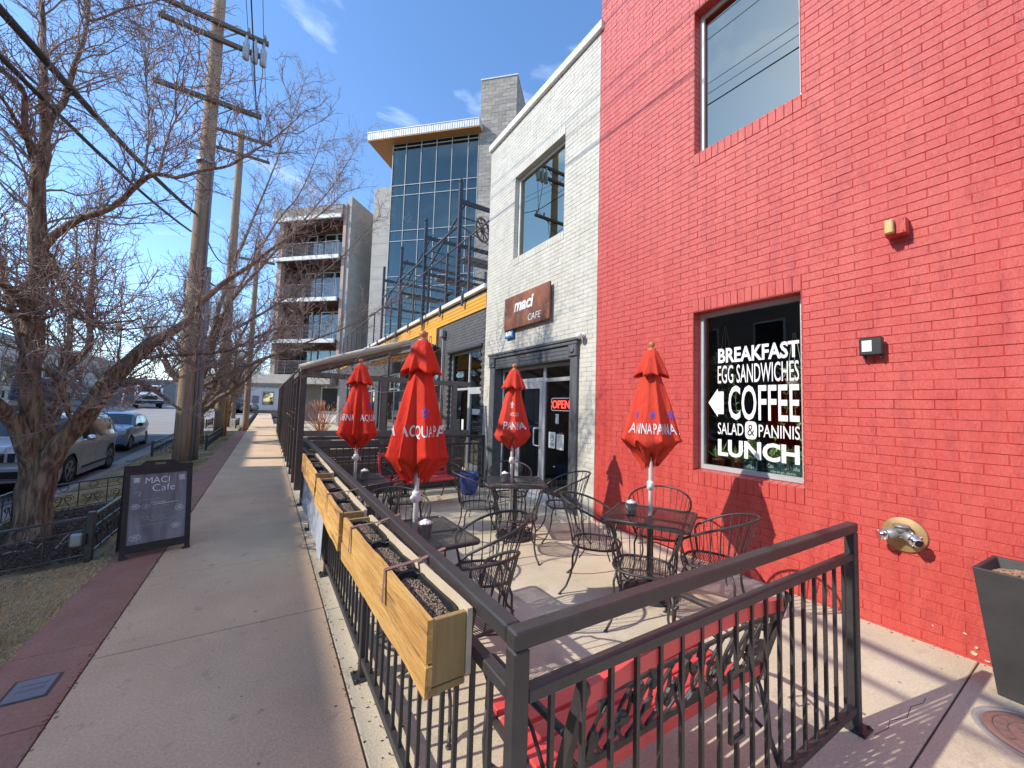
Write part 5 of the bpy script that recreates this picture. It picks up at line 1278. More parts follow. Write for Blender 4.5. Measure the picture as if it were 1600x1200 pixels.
# ================================================================ NEIGHBOUR'S PATIO
YN = 8.62
t = thing('timber_screen', 'weathered timber windscreen frame of the neighbouring patio behind the umbrellas', 'screen', (.58, YN, 0))
for x in (0.0, 1.55, 3.2):
    mb = MB(); mb.cbox(x - .055, x + .055, -.055, .055, 0, 2.36 if x == 0 else 2.29, .006); mb.build('post', m_brownsteel if x == 0 else m_greywood, t)
mb = MB(); mb.cbox(.058, 3.6, -.05, .04, 2.18, 2.29, .006); mb.build('top_beam', m_greywood, t)
mb = MB(); mb.cbox(.058, 3.6, -.051, .039, 1.02, 1.13, .006); mb.build('middle_beam', m_greywood, t)
for i in range(4):
    mb = MB(); mb.cbox(.058, 3.5, -.03, .03, .26 + i * .17, .415 + i * .17, .006); mb.build('board', m_darkwood, t)
for i in range(8):
    mb = MB(); mb.box(.40 + i * .40, .415 + i * .40, -.006, .006, 1.131, 2.179) if i % 2 else mb.box(.40 + i * .40, .415 + i * .40, -.006, .006, .93, 1.019); mb.build('baluster', m_brownsteel, t)
mb = MB(); mb.tube([(.2, -.08, 2.05), (1.5, -.08, 1.95), (2.6, -.09, 2.08)], .006, 4)
for i in range(6):
    x = .4 + i * .42; mb.ball((x, -.08, 2.0), .022, 6, 5)
mb.build('string_lights', m_led, t)
# fin posts along the pavement
fin = MB(); fin.cbox(-.05, .05, -.03, .03, 0, 2.36, .004); fin.ball((0, 0, 2.40), .045, 8, 5); fm = fin.mesh('post', m_brownsteel)
t = thing('fin_fence', 'row of tall dark steel posts along the sidewalk edge of the next patio', 'fence', (.56, 9.4, 0))
for i in range(15): inst('post', fm, t, (0, i * 1.12, 0))
mb = MB(); mb.bar((0, 0, 1.06), (0, 15.7, 1.06), .035, .035); mb.bar((0, 0, .12), (0, 15.7, .12), .035, .035); mb.build('rail', m_brownsteel, t)
bb = MB(); bb.box(-.006, .006, -.006, .006, .137, 1.043); bm_ = bb.mesh('baluster', m_brownsteel)
for i in range(15):
    for k in range(1, 8): inst('baluster', bm_, t, (0, i * 1.12 + k * .14, 0))
# sloping awning and yellow shade
t = thing('awning', 'long sloping beige awning over the neighbouring patio', 'awning', (.55, 9.0, 2.3))
mb = MB()
A = [(0, 0, .0), (0, 12, .0), (3.4, 12, 1.05), (3.4, 0, 1.05)]
nx, ny = 12, 16
for j in range(ny + 1):
    for i in range(nx + 1):
        u, v = i / nx, j / ny; mb.v.append((2.1 * u, -.45 + 1.5 * v, 0.06 + .76 * u - .04 * math.sin(u * math.pi * 3) * (.3 + .7 * abs(math.sin(v * 9))) * .5))
for j in range(ny):
    for i in range(nx): a = j * (nx + 1) + i; mb.f.append([a, a + 1, a + nx + 2, a + nx + 1]); mb.sm.append(True)
cl = mb.build('cloth', m_canvas, t); sol = cl.modifiers.new('solid', 'SOLIDIFY'); sol.thickness = .03
mb = MB(); mb.tube([(-.06, -.52, .05), (.5, -.52, .27), (1.2, -.52, .52), (2.05, -.52, .80)], [.06, .058, .055, .05], 10); mb.build('rolled_edge', m_canvas, t)
for v in range(3):
    mb = MB(); y = -.40 + 1.4 * v / 2; mb.bar((-.02, y, -.03), (2.1, y, .70), .05, .08); mb.build('rafter', m_greywood, t)
mb = MB(); mb.bar((-.03, -.36, -.06), (-.03, 1.1, -.06), .07, .08); mb.build('front_beam', m_greywood, t)
t = thing('vine', 'bare tangled vine along the awning edge above the timber screen', 'vine', (.9, 8.5, 2.3))
mb = MB(); random.seed(77)
for k in range(70):
    p = V(random.uniform(-.2, 2.2), random.uniform(-.08, .1), 0); p.z = .02 + p.x * .26 + random.uniform(-.1, .06); pts = [p]; d = V(random.uniform(-1, 1), random.uniform(-.4, .2), random.uniform(-.7, .5)).normalized()
    for i in range(7): d = (d + V(random.gauss(0, .5), random.gauss(0, .3), random.gauss(0, .5))).normalized(); p = p + d * .06; pts.append(p)
    mb.tube(pts, .0045, 4)
mb.build('stems', m_twig, t)
t = thing('shade_canopy', 'yellow fabric shade stretched from the grey wall above the patio windows', 'canopy', (2.9, 11.2, 2.95))
mb = MB()
for j in range(9):
    for i in range(9): u, v = i / 8, j / 8; mb.v.append((1.42 * u - .02, 5.5 * v, .12 + .42 * u - .10 * math.sin(math.pi * u) * math.sin(math.pi * v)))
for j in range(8):
    for i in range(8): a = j * 9 + i; mb.f.append([a, a + 1, a + 10, a + 9]); mb.sm.append(True)
c2 = mb.build('fabric', m_yellow, t); sol = c2.modifiers.new('solid', 'SOLIDIFY'); sol.thickness = .012
mb = MB(); mb.bar((-.03, 0, .11), (-.03, 5.5, .11), .05, .05); mb.bar((-.03, 0, .11), (1.45, 0, .53), .04, .04); mb.build('frame', m_brownsteel, t)
mb = MB(); mb.bar((-.03, .0, .08), (-.03, .0, -2.95), .05, .05); mb.bar((-.03, 5.5, .08), (-.03, 5.5, -2.95), .05, .05); mb.build('post', m_brownsteel, t)
t = thing('dried_shrub', 'dry tan shrub in a pot behind the timber screen by the dark posts', 'plant', (1.05, 9.6, 0))
mb = MB(); mb.lathe([(.16, 0), (.22, .9), (.24, .92), (.2, .92), (.0, .88)], n=14); mb.build('pot', m_greystucco, t)
mb = MB()
for k in range(60):
    p = V(0, 0, .88); d = V(random.gauss(0, .4), random.gauss(0, .4), 1.2).normalized(); pts = [p]
    for i in range(6): p = p + d * .15; d = (d + V(random.gauss(0, .22), random.gauss(0, .22), 0)).normalized(); pts.append(p)
    mb.tube(pts, .005, 3)
mb.build('stems', m_orangewood, t)
# wooden planter troughs along the neighbour's fence
t = thing('planter_trough', 'long brown timber trough on the ground behind the back railing', 'planter', (.75, 7.75, 0))
for i in range(4):
    mb = MB(); mb.cbox(0, 2.9, 0, .04, .02 + i * .14, .155 + i * .14, .006); mb.build('board', m_darkwood, t)
mb = MB(); mb.cbox(0, 2.9, .36, .40, .02, .58, .006); mb.box(0.002, .04, .041, .359, .02, .578); mb.box(2.86, 2.898, .041, .359, .02, .578); mb.build('back_board', m_darkwood, t)
mb = MB(); mb.box(.041, 2.859, .041, .359, .4, .53); mb.build('soil', m_pottingsoil, t)

# ================================================================ BUILDINGS ON THE DIAGONAL GRID BEHIND
GU = V(.71, -.704, 0).normalized(); GN = V(GU.y, -GU.x, 0)      # along the facade, and outwards (towards the street)
def fr_(P0): return lambda u, n, z: Vector(P0) + GU * u + GN * n + V(0, 0, z)
def fbox(mb, F, u0, u1, n0, n1, z0, z1):
    vs_ = [F(u, n, z) for z in (z0, z1) for u, n in ((u0, n0), (u1, n0), (u1, n1), (u0, n1))]
    return mb.add(vs_, [(0, 1, 2, 3), (7, 6, 5, 4), (0, 4, 5, 1), (1, 5, 6, 2), (2, 6, 7, 3), (3, 7, 4, 0)])
TW = (7.7, 32.0, 0); F = fr_((0, 0, 0))
tower = thing('office_tower', 'glass curtain wall tower with cedar soffit roof and stone block chimney', 'building', TW)
us = [0, 1.2, 2.55, 3.9, 5.23, 6.59, 7.45]; zs_ = [0, 3.4, 4.3, 7.3, 8.15, 11.2, 12.05, 15.0, 15.87, 18.85, 19.72, 23.0, 23.34]
for u in us: mb = MB(); fbox(mb, F, u - .028, u + .028, -.10, .04, 0, 23.34); mb.build('mullion', m_mull, tower)
for z in zs_[1:]: mb = MB(); fbox(mb, F, us[0] + .029, us[-1] - .029, -.09, .03, z - .028, z + .028 if z < 23.3 else z); mb.build('transom', m_mull, tower)
for a, b in zip(us[:-1], us[1:]):
    for c, d in zip(zs_[:-1], zs_[1:]):
        if c < 4: continue
        mb = MB(); fbox(mb, F, a + .03, b - .03, -.05, -.03, c + .03, d - .03); mb.build('pane', g_tower, tower)
for z in (4.2, 8.05, 11.95, 15.77, 19.6): mb = MB(); fbox(mb, F, .1, 7.28, -7.98, -.45, z - .6, z); mb.build('floor_slab', m_interior, tower)
mb = MB(); fbox(mb, F, .1, 7.4, -8.2, -8, 0, 23.3); fbox(mb, F, 7.30, 7.44, -8, -.2, 0, 23.3); mb.build('back_wall', m_interior, tower)
mb = MB(); fbox(mb, F, .12, .30, -2.6, -.3, 4, 23.2); mb.build('curtain', m_blind, tower)
mb = MB(); fbox(mb, F, -.05, .03, -8, -.12, 0, 23.34); mb.build('side_wall', m_concwall, tower)
mb = MB(); fbox(mb, F, -1.95, 7.74, -8, .75, 23.345, 23.42); mb.build('soffit', m_soffit, tower)
mb = MB(); fbox(mb, F, -1.97, 7.74, -8.02, .77, 23.425, 24.0)
for i in range(49): fbox(mb, F, -1.95 + i * .2, -1.92 + i * .2, .771, .80, 23.43, 23.97)
fbox(mb, F, -2.0, 7.74, -8.05, .81, 24.005, 24.06); mb.build('roof', m_metalroof, tower)
# chimney of stone blocks, laid as separate blocks
cr_ = MB(); fbox(cr_, F, 7.52, 10.42, -5.4, -.02, 0, 27.72); ch = cr_.build('chimney', m_concwall, tower)
rng = random.Random(4); bl_ = MB(); bz = .30; n_ind = 0
for k in range(92):
    z = k * bz; u = 7.50 + (0 if k % 2 else -.3)
    while u < 10.44:
        a, b = max(u, 7.50), min(u + .6, 10.44); u += .6
        if b - a < .05: continue
        pr = .012 + rng.uniform(0, .02)
        if z > 14.5 and z < 27.6:
            o_ = F((a + b) / 2, 0, z + bz / 2); one = MB(); fbox(one, lambda u_, n_, z_: F(u_, n_, z_) - o_, a + .006, b - .006, -.02, pr, z + .006, z + bz - .006); one.build('stone_block', m_block, ch, loc=o_); n_ind += 1
        else: fbox(bl_, F, a + .006, b - .006, -.02, pr, z + .006, z + bz - .006)
for k in range(92):
    z = k * bz; n = 0 if k % 2 else -.3
    while n < 5.4:
        a, b = max(n, 0), min(n + .6, 5.4); n += .6
        if b - a > .05: fbox(bl_, F, 10.42, 10.44 + rng.uniform(0, .02), -b + .006, -a - .006, z + .006, z + bz - .006)
stuff(bl_.build('stone_courses', m_block, ch))
mb = MB(); fbox(mb, F, 7.46, 10.5, -5.45, .05, 27.73, 27.82); mb.build('chimney_cap', m_metalroof, tower)
mb = MB(); fbox(mb, F, 10.46, 22, -9, -6, 0, 18); mb.build('rear_block', m_concwall, tower)
t = thing('concrete_wall', 'tall plain board marked concrete wall between the glass tower and the apartments', 'wall', TW)
mb = MB(); fbox(mb, F, -1.68, -.11, -3, -.2, 0, 19.8); mb.build('wall_face', m_concwall, t)
for k in range(1, 20):
    mb = MB(); fbox(mb, F, -1.69, -.10, -.2, -.19, k - .01, k + .01) if k % 3 == 0 else fbox(mb, F, -1.68, -.11, -.2, -.195, k - .01, k + .01); mb.build('board_joint', m_greystucco, t)

AP = (.03, 38.8, 0)
apt = thing('apartment_building', 'brown brick apartment block with white edged balconies behind the bare trees', 'building', AP)
W_ = 6.6; lv = [3.9, 6.85, 10.3, 13.85, 17.3]
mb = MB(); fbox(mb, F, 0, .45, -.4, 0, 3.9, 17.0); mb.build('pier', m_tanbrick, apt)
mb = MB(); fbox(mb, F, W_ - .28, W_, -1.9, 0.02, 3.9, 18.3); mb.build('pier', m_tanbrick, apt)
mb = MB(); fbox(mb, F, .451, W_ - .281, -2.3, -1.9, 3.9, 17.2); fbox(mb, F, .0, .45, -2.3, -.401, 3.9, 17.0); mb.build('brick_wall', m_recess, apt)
mb = MB(); fbox(mb, F, W_ + .002, W_ + .35, -9, -.1, 0, 18.9); fbox(mb, F, .3, W_, -9, -2.31, 17.2, 18.6); mb.build('side_wall', m_concwall, apt)
for i, z in enumerate(lv):
    if i == 0: mb = MB(); fbox(mb, F, -1.35, W_ - .28, -2.2, .55, 3.15, 3.89); mb.build('balcony_slab', m_concwall, apt); continue
    mb = MB(); fbox(mb, F, -.05, W_ - .282, -1.89, .25, z - .28, z - .02); mb.build('balcony_slab', m_recess, apt)  # slab body coloured dark to paint in the shaded soffit
    mb = MB(); fbox(mb, F, -.35, W_ - .282, .251, .42, z - .32, z); mb.build('slab_edge', m_slab, apt)
mb = MB(); fbox(mb, F, -.4, W_ - .283, -1.8, .2, 17.31, 18.2); mb.build('roof_block', m_greystucco, apt)
for i in range(3 + 1):
    z = lv[i]; h_ = lv[i + 1] - z - .3
    for (a, b) in ((1.35, 2.35), (2.45, 3.1), (3.2, 4.3), (4.4, 5.2), (5.3, 6.1)):
        f_ = MB(); fbox(f_, F, a, b, -1.899, -1.84, z + .05, z + h_ - .35)
        fo_ = f_.build('window', m_blacktrim if (a * 10) % 3 < 1.5 else m_alu, apt)
        mb = MB(); fbox(mb, F, a + .06, b - .06, -1.839, -1.82, z + .12, z + h_ - .42); mb.build('pane', g_apt, fo_)
    mb = MB()
    for k in range(9): fbox(mb, F, .46, W_ - .29, .36, .375, z + .12 + k * .11, z + .135 + k * .11)
    for u in (.5, 1.8, 3.1, 4.4, 5.7, 6.25): fbox(mb, F, u, u + .03, .34, .359, z + .01, z + 1.1)
    fbox(mb, F, .46, W_ - .29, .34, .40, z + 1.1, z + 1.14); mb.build('balcony_rail', m_conduit, apt)
mb = MB(); fbox(mb, F, 1.6, W_ - .001, -2.9, -1.95, 0, 3.14); mb.build('ground_floor_wall', m_greystucco, apt)
mb = MB(); fbox(mb, F, 3.6, 5.5, -1.949, -1.92, 0, 3.02); mb.build('door_frame', m_offwhite, apt)
mb = MB(); fbox(mb, F, 3.75, 5.35, -1.919, -1.88, 0, 2.9); mb.build('door', m_blacktrim, apt)
mb = MB(); fbox(mb, F, 4.0, 6.2, -1.2, -1.6, 0.005, .95); mb.build('low_wall', m_offwhite, apt)
# pale building closing the view under the overhang
t = thing('shop_building', 'pale far building with small window closing the end of the sidewalk', 'building', (0, 62, 0))
mb = MB(); mb.box(-1.9, 9, 0, 6, -.5, 3.9); mb.build('wall', m_offwhite, t)
f_ = MB(); f_.box(-.55, .75, -.06, -.001, 1.1, 2.9); fo_ = f_.build('window', m_greystucco, t)
mb = MB(); mb.box(-.45, .65, -.08, -.061, 1.2, 2.8); mb.build('pane', g_up, fo_)
mb = MB(); mb.box(-1.7, -.95, -.05, -.002, .3, 2.3); mb.build('door', m_conduit, t)
mb = MB(); mb.box(-2.0, 9.1, -.2, -.001, 3.5, 3.9); mb.build('cornice', m_greystucco, t)

# across the street, outside the picture: the building whose shade covers the near sidewalk
opp = thing('brick_building', 'plain brick block across the street whose shade covers the near sidewalk', 'building', (-14, 8, 0))
mb = MB(); mb.box(-24, -14, -16, 14.9, -.5, 11.45); mb.build('near_block', m_oppbrick, opp, True)
mb = MB(); mb.box(-24, -14.001, 14.905, 28.6, -.5, 10.75); mb.build('far_block', m_oppbrick, opp, True)
for z in (1.2, 5.0, 8.2):
    for k in range(11):
        y = -12 + k * 3.6
        f_ = MB(); f_.box(-13.998, -13.94, y, y + 1.6, z, z + 1.9); fo_ = f_.build('window', m_offwhite, opp, True)
        mb = MB(); mb.box(-13.939, -13.93, y + .1, y + 1.5, z + .1, z + 1.8); mb.build('pane', m_carglass, fo_, True)
# ================================================================ STREET FURNITURE AND POLES
def scroll_pts(x, z, s, n=14, turns=1.4, d=1):
    out_ = []
    for i in range(n):
        q = i / (n - 1); a = d * (q * turns * 6.28); r = s * (1 - .75 * q); out_.append((x + r * math.cos(a), z + r * math.sin(a)))
    return out_
def tree_guard(label, x0, x1, y0, y1, zf, h_=.46):
    t = thing('tree_guard', label, 'fence', ((x0 + x1) / 2, (y0 + y1) / 2, 0), 0, 'low wrought iron tree guards in the verge')
    cx, cy = (x0 + x1) / 2, (y0 + y1) / 2
    cor = [(x0, y0), (x1, y0), (x1, y1), (x0, y1)]
    for (x, y) in cor:
        mb = MB(); z = zf(x, y); mb.cbox(x - cx - .03, x - cx + .03, y - cy - .03, y - cy + .03, z, z + h_ + .05, .004); mb.build('post', m_wrought, t)
    for i in range(4):
        a = V(*cor[i], 0); b = V(*cor[(i + 1) % 4], 0); za, zb = zf(a.x, a.y), zf(b.x, b.y); ln = (b - a).length; mb = MB(); o_ = V(-cx, -cy, 0)
        def P(s, z): p = a.lerp(b, s); return p + o_ + V(0, 0, za + (zb - za) * s + z)
        dlt = .032 / ln
        for z, w_ in ((h_, .03), (h_ - .13, .014), (.08, .016)): mb.bar(P(dlt, z), P(1 - dlt, z), w_, w_ * .7)
        n = max(2, round(ln / .35))
        for k in range(1, n): mb.bar(P(k / n, .088), P(k / n, h_ - .005), .012, .012)
        for k in range(n):
            s = (k + .5) / n
            for d in (-1, 1):
                mb.tube([P(s + d * .06 / ln + px_ / ln * d, pz) for px_, pz in scroll_pts(0, h_ - .24, .06)], .006, 4)
            mb.tube([P(s - .08 / ln, .10), P(s - .03 / ln, .17), P(s, .26), P(s + .03 / ln, .17), P(s + .08 / ln, .10)], .006, 4)
            mb.tube([P(s + 0.05 * math.cos(q * .785) / ln, h_ - .066 + .05 * math.sin(q * .785)) for q in range(8)], .005, 4, closed=True)
        mb.build('panel', m_wrought, t)
    return t
tree_guard('low wrought iron guard with scrolls around the big bare tree', -3.10, -1.475, 5.80, 8.95, verge_z)
tree_guard('low wrought iron guard beside the tall wooden pole behind the chalkboard', -3.0, -1.65, 16.6, 22.0, verge_z)
tree_guard('distant small wrought iron guard at the far end of the verge', -2.9, -1.5, 28.4, 31.5, lambda x, y: 0.0)
# bark mulch inside the first guard
mb = MB(); random.seed(8)
for _ in range(9000):
    x, y = random.uniform(-3.05, -1.50), random.uniform(5.84, 8.9); z = verge_z(x, y) + random.uniform(0, .035) + .03; a = random.uniform(0, 3.14); l_ = random.uniform(.015, .045)
    d = V(math.cos(a), math.sin(a), random.uniform(-.4, .4)) * l_; mb.bar(V(x, y, z) - d / 2, V(x, y, z) + d / 2, random.uniform(.008, .02), .006)
stuff(mb.build('mulch', m_mulch))
mb = MB()
for _ in range(16):
    x, y = random.uniform(-2.9, -1.5), random.uniform(5.9, 6.9); z = verge_z(x, y) + .07; a = random.uniform(0, 3.14); p = V(x, y, z); d = V(math.cos(a), math.sin(a), random.uniform(-.1, .25)) * random.uniform(.15, .45); mb.tube([p, p + d * .5 + V(0, 0, .02), p + d], .008, 5)
stuff(mb.build('fallen_twigs', m_twig))
t = thing('outlet_box', 'small grey outlet box fixed to the corner post of the tree guard', 'utility box', (-1.56, 5.76, .16))
mb = MB(); mb.cbox(-.05, .05, -.035, .035, 0, .13, .015); mb.build('cover', m_galv, t)
mb = MB(); mb.cbox(.052, .075, -.03, .03, .01, .12, .004); mb.build('back_plate', m_black, t)

def utility_pole(label, x, y, h_, r0, r1, arms, z0=-.1):
    t = thing('utility_pole', label, 'utility pole', (x, y, z0), 0, 'wooden utility poles along the verge')
    mb = MB(); n = 14; mb.tube([(.02 * noise.noise(V(i, y, 0)), .02 * noise.noise(V(i, y, 5)), -.2 + (h_ + .2) * i / n) for i in range(n + 1)], [r0 + (r1 - r0) * i / n for i in range(n + 1)], 20); mb.build('shaft', m_pole, t)
    for (z, l_, dz) in arms:
        mb = MB(); mb.cbox(-l_ / 2, l_ / 2, -r1 - .12, -r1 - .01, z - .06, z + .06, .008); mb.build('crossarm', m_darkwood, t)
        for k in (-.46, -.3, .3, .46):
            mb = MB(); mb.lathe([(.012, .06), (.012, .12), (.045, .12), (.05, .16), (.03, .18), (.045, .19), (.03, .24), (.0, .25)], (k * l_, -r1 - .065, z), 10); mb.build('insulator', m_ceramic, t)
        mb = MB(); mb.bar((-.5, -r1 - .02, z - .05), (-.02, -r1 - .02, z - .5), .02, .03); mb.bar((.5, -r1 - .02, z - .05), (.02, -r1 - .02, z - .5), .02, .03); mb.build('brace', m_conduit, t)
    return t
p1 = utility_pole('tall weathered wooden utility pole with grey conduit, behind the chalkboard', -1.90, 14.1, 14.2, .235, .15, [(12.85, 2.6, 0), (12.35, 2.5, 0), (10.45, 2.5, 0)])
mb = MB(); mb.tube([(.26, .02, -.1), (.235, .02, 5.6)], .075, 10); mb.tube([(.20, -.16, -.1), (.18, -.16, 8.9)], .03, 8); mb.build('conduit', m_conduit, p1)
mb = MB(); mb.lathe([(.24, 8.6), (.24, 8.7)], n=18); mb.lathe([(.25, 3.9), (.25, 3.95)], n=18); mb.build('band', m_galv, p1)
mb = MB()
for k in range(3): mb.lathe([(.05, 12.0), (.09, 12.02), (.09, 12.5), (.04, 12.55), (.03, 12.75), (.0, 12.76)], (.75 + k * .22, -.30, 0), 10)
mb.build('fuse_cutout', m_ceramic, p1)
mb = MB()
for k in range(2): mb.tube([(1.15 - k * .25, -.3, 12.7), (1.2 - k * .25, -.3, 11.8), (1.12, -.28, 10.6), (.5, -.2, 10.3), (.22, -.1, 9.0)], .012, 5)
mb.build('riser_cable', m_cable, p1)
p2 = utility_pole('second wooden utility pole further along the verge with short crossarms', -1.83, 22.8, 15.0, .22, .14, [(14.6, 2.6, 0), (13.7, 2.5, 0)])
mb = MB(); mb.tube([(.24, 0, -.1), (.22, 0, 4.6)], .05, 8); mb.build('conduit', m_soffit, p2)
p3 = utility_pole('third slim grey pole where the sidewalk narrows', -.98, 27.0, 10.5, .16, .12, [(9.9, 1.8, 0)])
def cable(label, pts, r, grp='overhead cables between the poles', n=24, m=m_cable, name='overhead_cable'):
    mb = MB(); out_ = []
    for (a, b, sag) in pts:
        a = Vector(a); b = Vector(b)
        for i in range(n + 1):
            q = i / n; p = a.lerp(b, q); p.z -= sag * 4 * q * (1 - q); out_.append(p)
    mb.tube(out_, r, 6); o = mb.build(name, m); tag(o, label, 'cable', grp); return o
cable('upper thick black cable bundle sagging from the left to the wooden pole', [((-3.6, -14, 6.2), (-2.05, 13.95, 6.95), 1.46)], .042)
mb = MB()
cable('lower thin black cable of the pair crossing behind the big tree', [((-3.65, -14, 6.0), (-2.1, 13.95, 6.4), 1.40)], .026)
cable('black cable running from the first wooden pole on to the second', [((-2.0, 14.25, 7.0), (-1.9, 22.7, 8.2), .5)], .022)
for i, (dx, z, lab) in enumerate(((-1.15, 12.65, 'bare overhead wire on the outer left end of the top crossarm'), (-.75, 12.65, 'bare overhead wire left of the pole on the top crossarm'), (.75, 12.65, 'bare overhead wire right of the pole on the top crossarm'), (1.15, 12.65, 'bare overhead wire on the outer right end of the top crossarm'))):
    cable(lab, [((-1.9 + dx, -25, 12.6), (-1.9 + dx, 13.85, 12.95), .6), ((-1.9 + dx, 13.85, 12.95), (-1.83 + dx, 22.6, 14.7), .2)], .009, 'bare wires on the crossarms', 14)
cable('black service cable on the right end of the lower crossarm', [((-.8, -25, 10.3), (-.8, 13.85, 10.6), .5), ((-.8, 13.85, 10.6), (-.75, 22.6, 13.8), .2)], .016, 'bare wires on the crossarms', 14)
# leaning street sign and its faded plate
t = thing('street_sign', 'leaning white post with faded red sign plate across the street', 'sign', (-12.6, 54.5, .37))
mb = MB(); mb.tube([(0, 0, -.1), (.30, 0, 2.1)], .06, 8); mb.build('post', m_offwhite, t); mb = MB(); mb.cbox(.05, .65, -.09, -.065, 1.62, 2.02, .01); mb.build('plate', m_signred, t)
t = thing('street_sign', 'thin grey sign post with small sign at the far street corner', 'sign', (-3.1, 26.4, -.1))
mb = MB(); mb.tube([(0, 0, 0), (0, 0, 2.2)], .025, 8); mb.build('post', m_galv, t); mb = MB(); mb.cbox(-.20, .20, -.035, -.026, 1.75, 2.2, .004); mb.build('plate', m_galv, t)

# ================================================================ TREES
class Tree:
    def __init__(s, seed): s.r = random.Random(seed); s.limb = MB(); s.twig = MB(); s.nt = 0
    def rough_limb(s, pts, n):
        # smooth the polyline and knobble it
        P = [Vector(p[:3]) for p in pts]; Rr = [p[3] for p in pts]; out_, ro = [], []
        for i in range(len(P) - 1):
            a = P[max(i - 1, 0)]; b = P[i]; c = P[i + 1]; d = P[min(i + 2, len(P) - 1)]
            k = max(2, min(7, int((c - b).length / .09)))
            for j in range(k):
                t_ = j / k
                q = .5 * ((2 * b) + (c - a) * t_ + (2 * a - 5 * b + 4 * c - d) * t_ * t_ + (3 * b - a - 3 * c + d) * t_ ** 3)
                r = Rr[i] + (Rr[i + 1] - Rr[i]) * t_; out_.append(q + V(noise.noise(q * 2.2), noise.noise(q * 2.2 + V(9, 0, 0)), noise.noise(q * 2.2 + V(0, 9, 0))) * min(.05, r * .8)); ro.append(r * (1 + .14 * noise.noise(q * 5)))
        out_.append(P[-1]); ro.append(Rr[-1]); return out_, ro
    def add(s, pts, r):
        n = 12 if r[0] > .1 else 8 if r[0] > .035 else 5 if r[0] > .011 else 3
        (s.limb if r[0] > .022 else s.twig).tube(pts, r, n, caps=False)
    def wander(s, p, d, ln, r0, r1, seg, curl, up):
        pts = [p.copy()]; rs = [r0]; st = ln / seg
        for i in range(seg):
            d = (d + V(s.r.gauss(0, curl), s.r.gauss(0, curl), s.r.gauss(0, curl) + up)).normalized(); p = p + d * st; pts.append(p.copy()); rs.append(r0 + (r1 - r0) * (i + 1) / seg)
        return pts, rs
    def sprout(s, pts, rs, lev, dens, lmul, q0=.0):
        # side shoots along a finished limb
        tot = 0
        for i in range(1, len(pts)):
            seg = pts[i] - pts[i - 1]; l_ = seg.length; tot += l_
            if i / len(pts) < q0: continue
            k = l_ * dens; n = int(k) + (s.r.random() < k - int(k))
            for _ in range(n):
                p = pts[i - 1].lerp(pts[i], s.r.random()); t_ = seg.normalized(); ax = t_.orthogonal().normalized(); ax.rotate(Matrix.Rotation(s.r.uniform(0, 6.283), 3, t_))
                d = (t_ * s.r.uniform(.25, .9) + ax * s.r.uniform(.5, 1.0) + V(0, 0, .28)).normalized(); r = rs[i]
                if lev == 1:
                    r0 = min(.016, max(.007, r * .4)); ln = lmul * s.r.uniform(.45, 1.25); a, b = s.wander(p, d, ln, r0, .0035, 7, .20, .05); s.add(a, b); s.sprout(a, b, 2, 12, lmul, .06)
                elif lev == 2:
                    ln = lmul * s.r.uniform(.16, .55); a, b = s.wander(p, d, ln, .0048, .0022, 4, .26, .05); s.add(a, b); s.sprout(a, b, 3, 12, lmul, .1)
                elif lev == 3:
                    ln = s.r.uniform(.025, .16); a, b = s.wander(p, d, ln, .0032, .0018, 2, .3, .08); s.add(a, b); s.nt += 1
                    e = a[-1]; s.twig.ball(e, .0042, 3, 2)
def finish_tree(T_, t):
    o_ = wloc(t)
    for mb in (T_.limb, T_.twig): mb.v = [(p[0] - o_.x, p[1] - o_.y, p[2] - o_.z) for p in mb.v]
    T_.limb.build('trunk', m_bark, t); T_.twig.build('crown', m_twig, t)
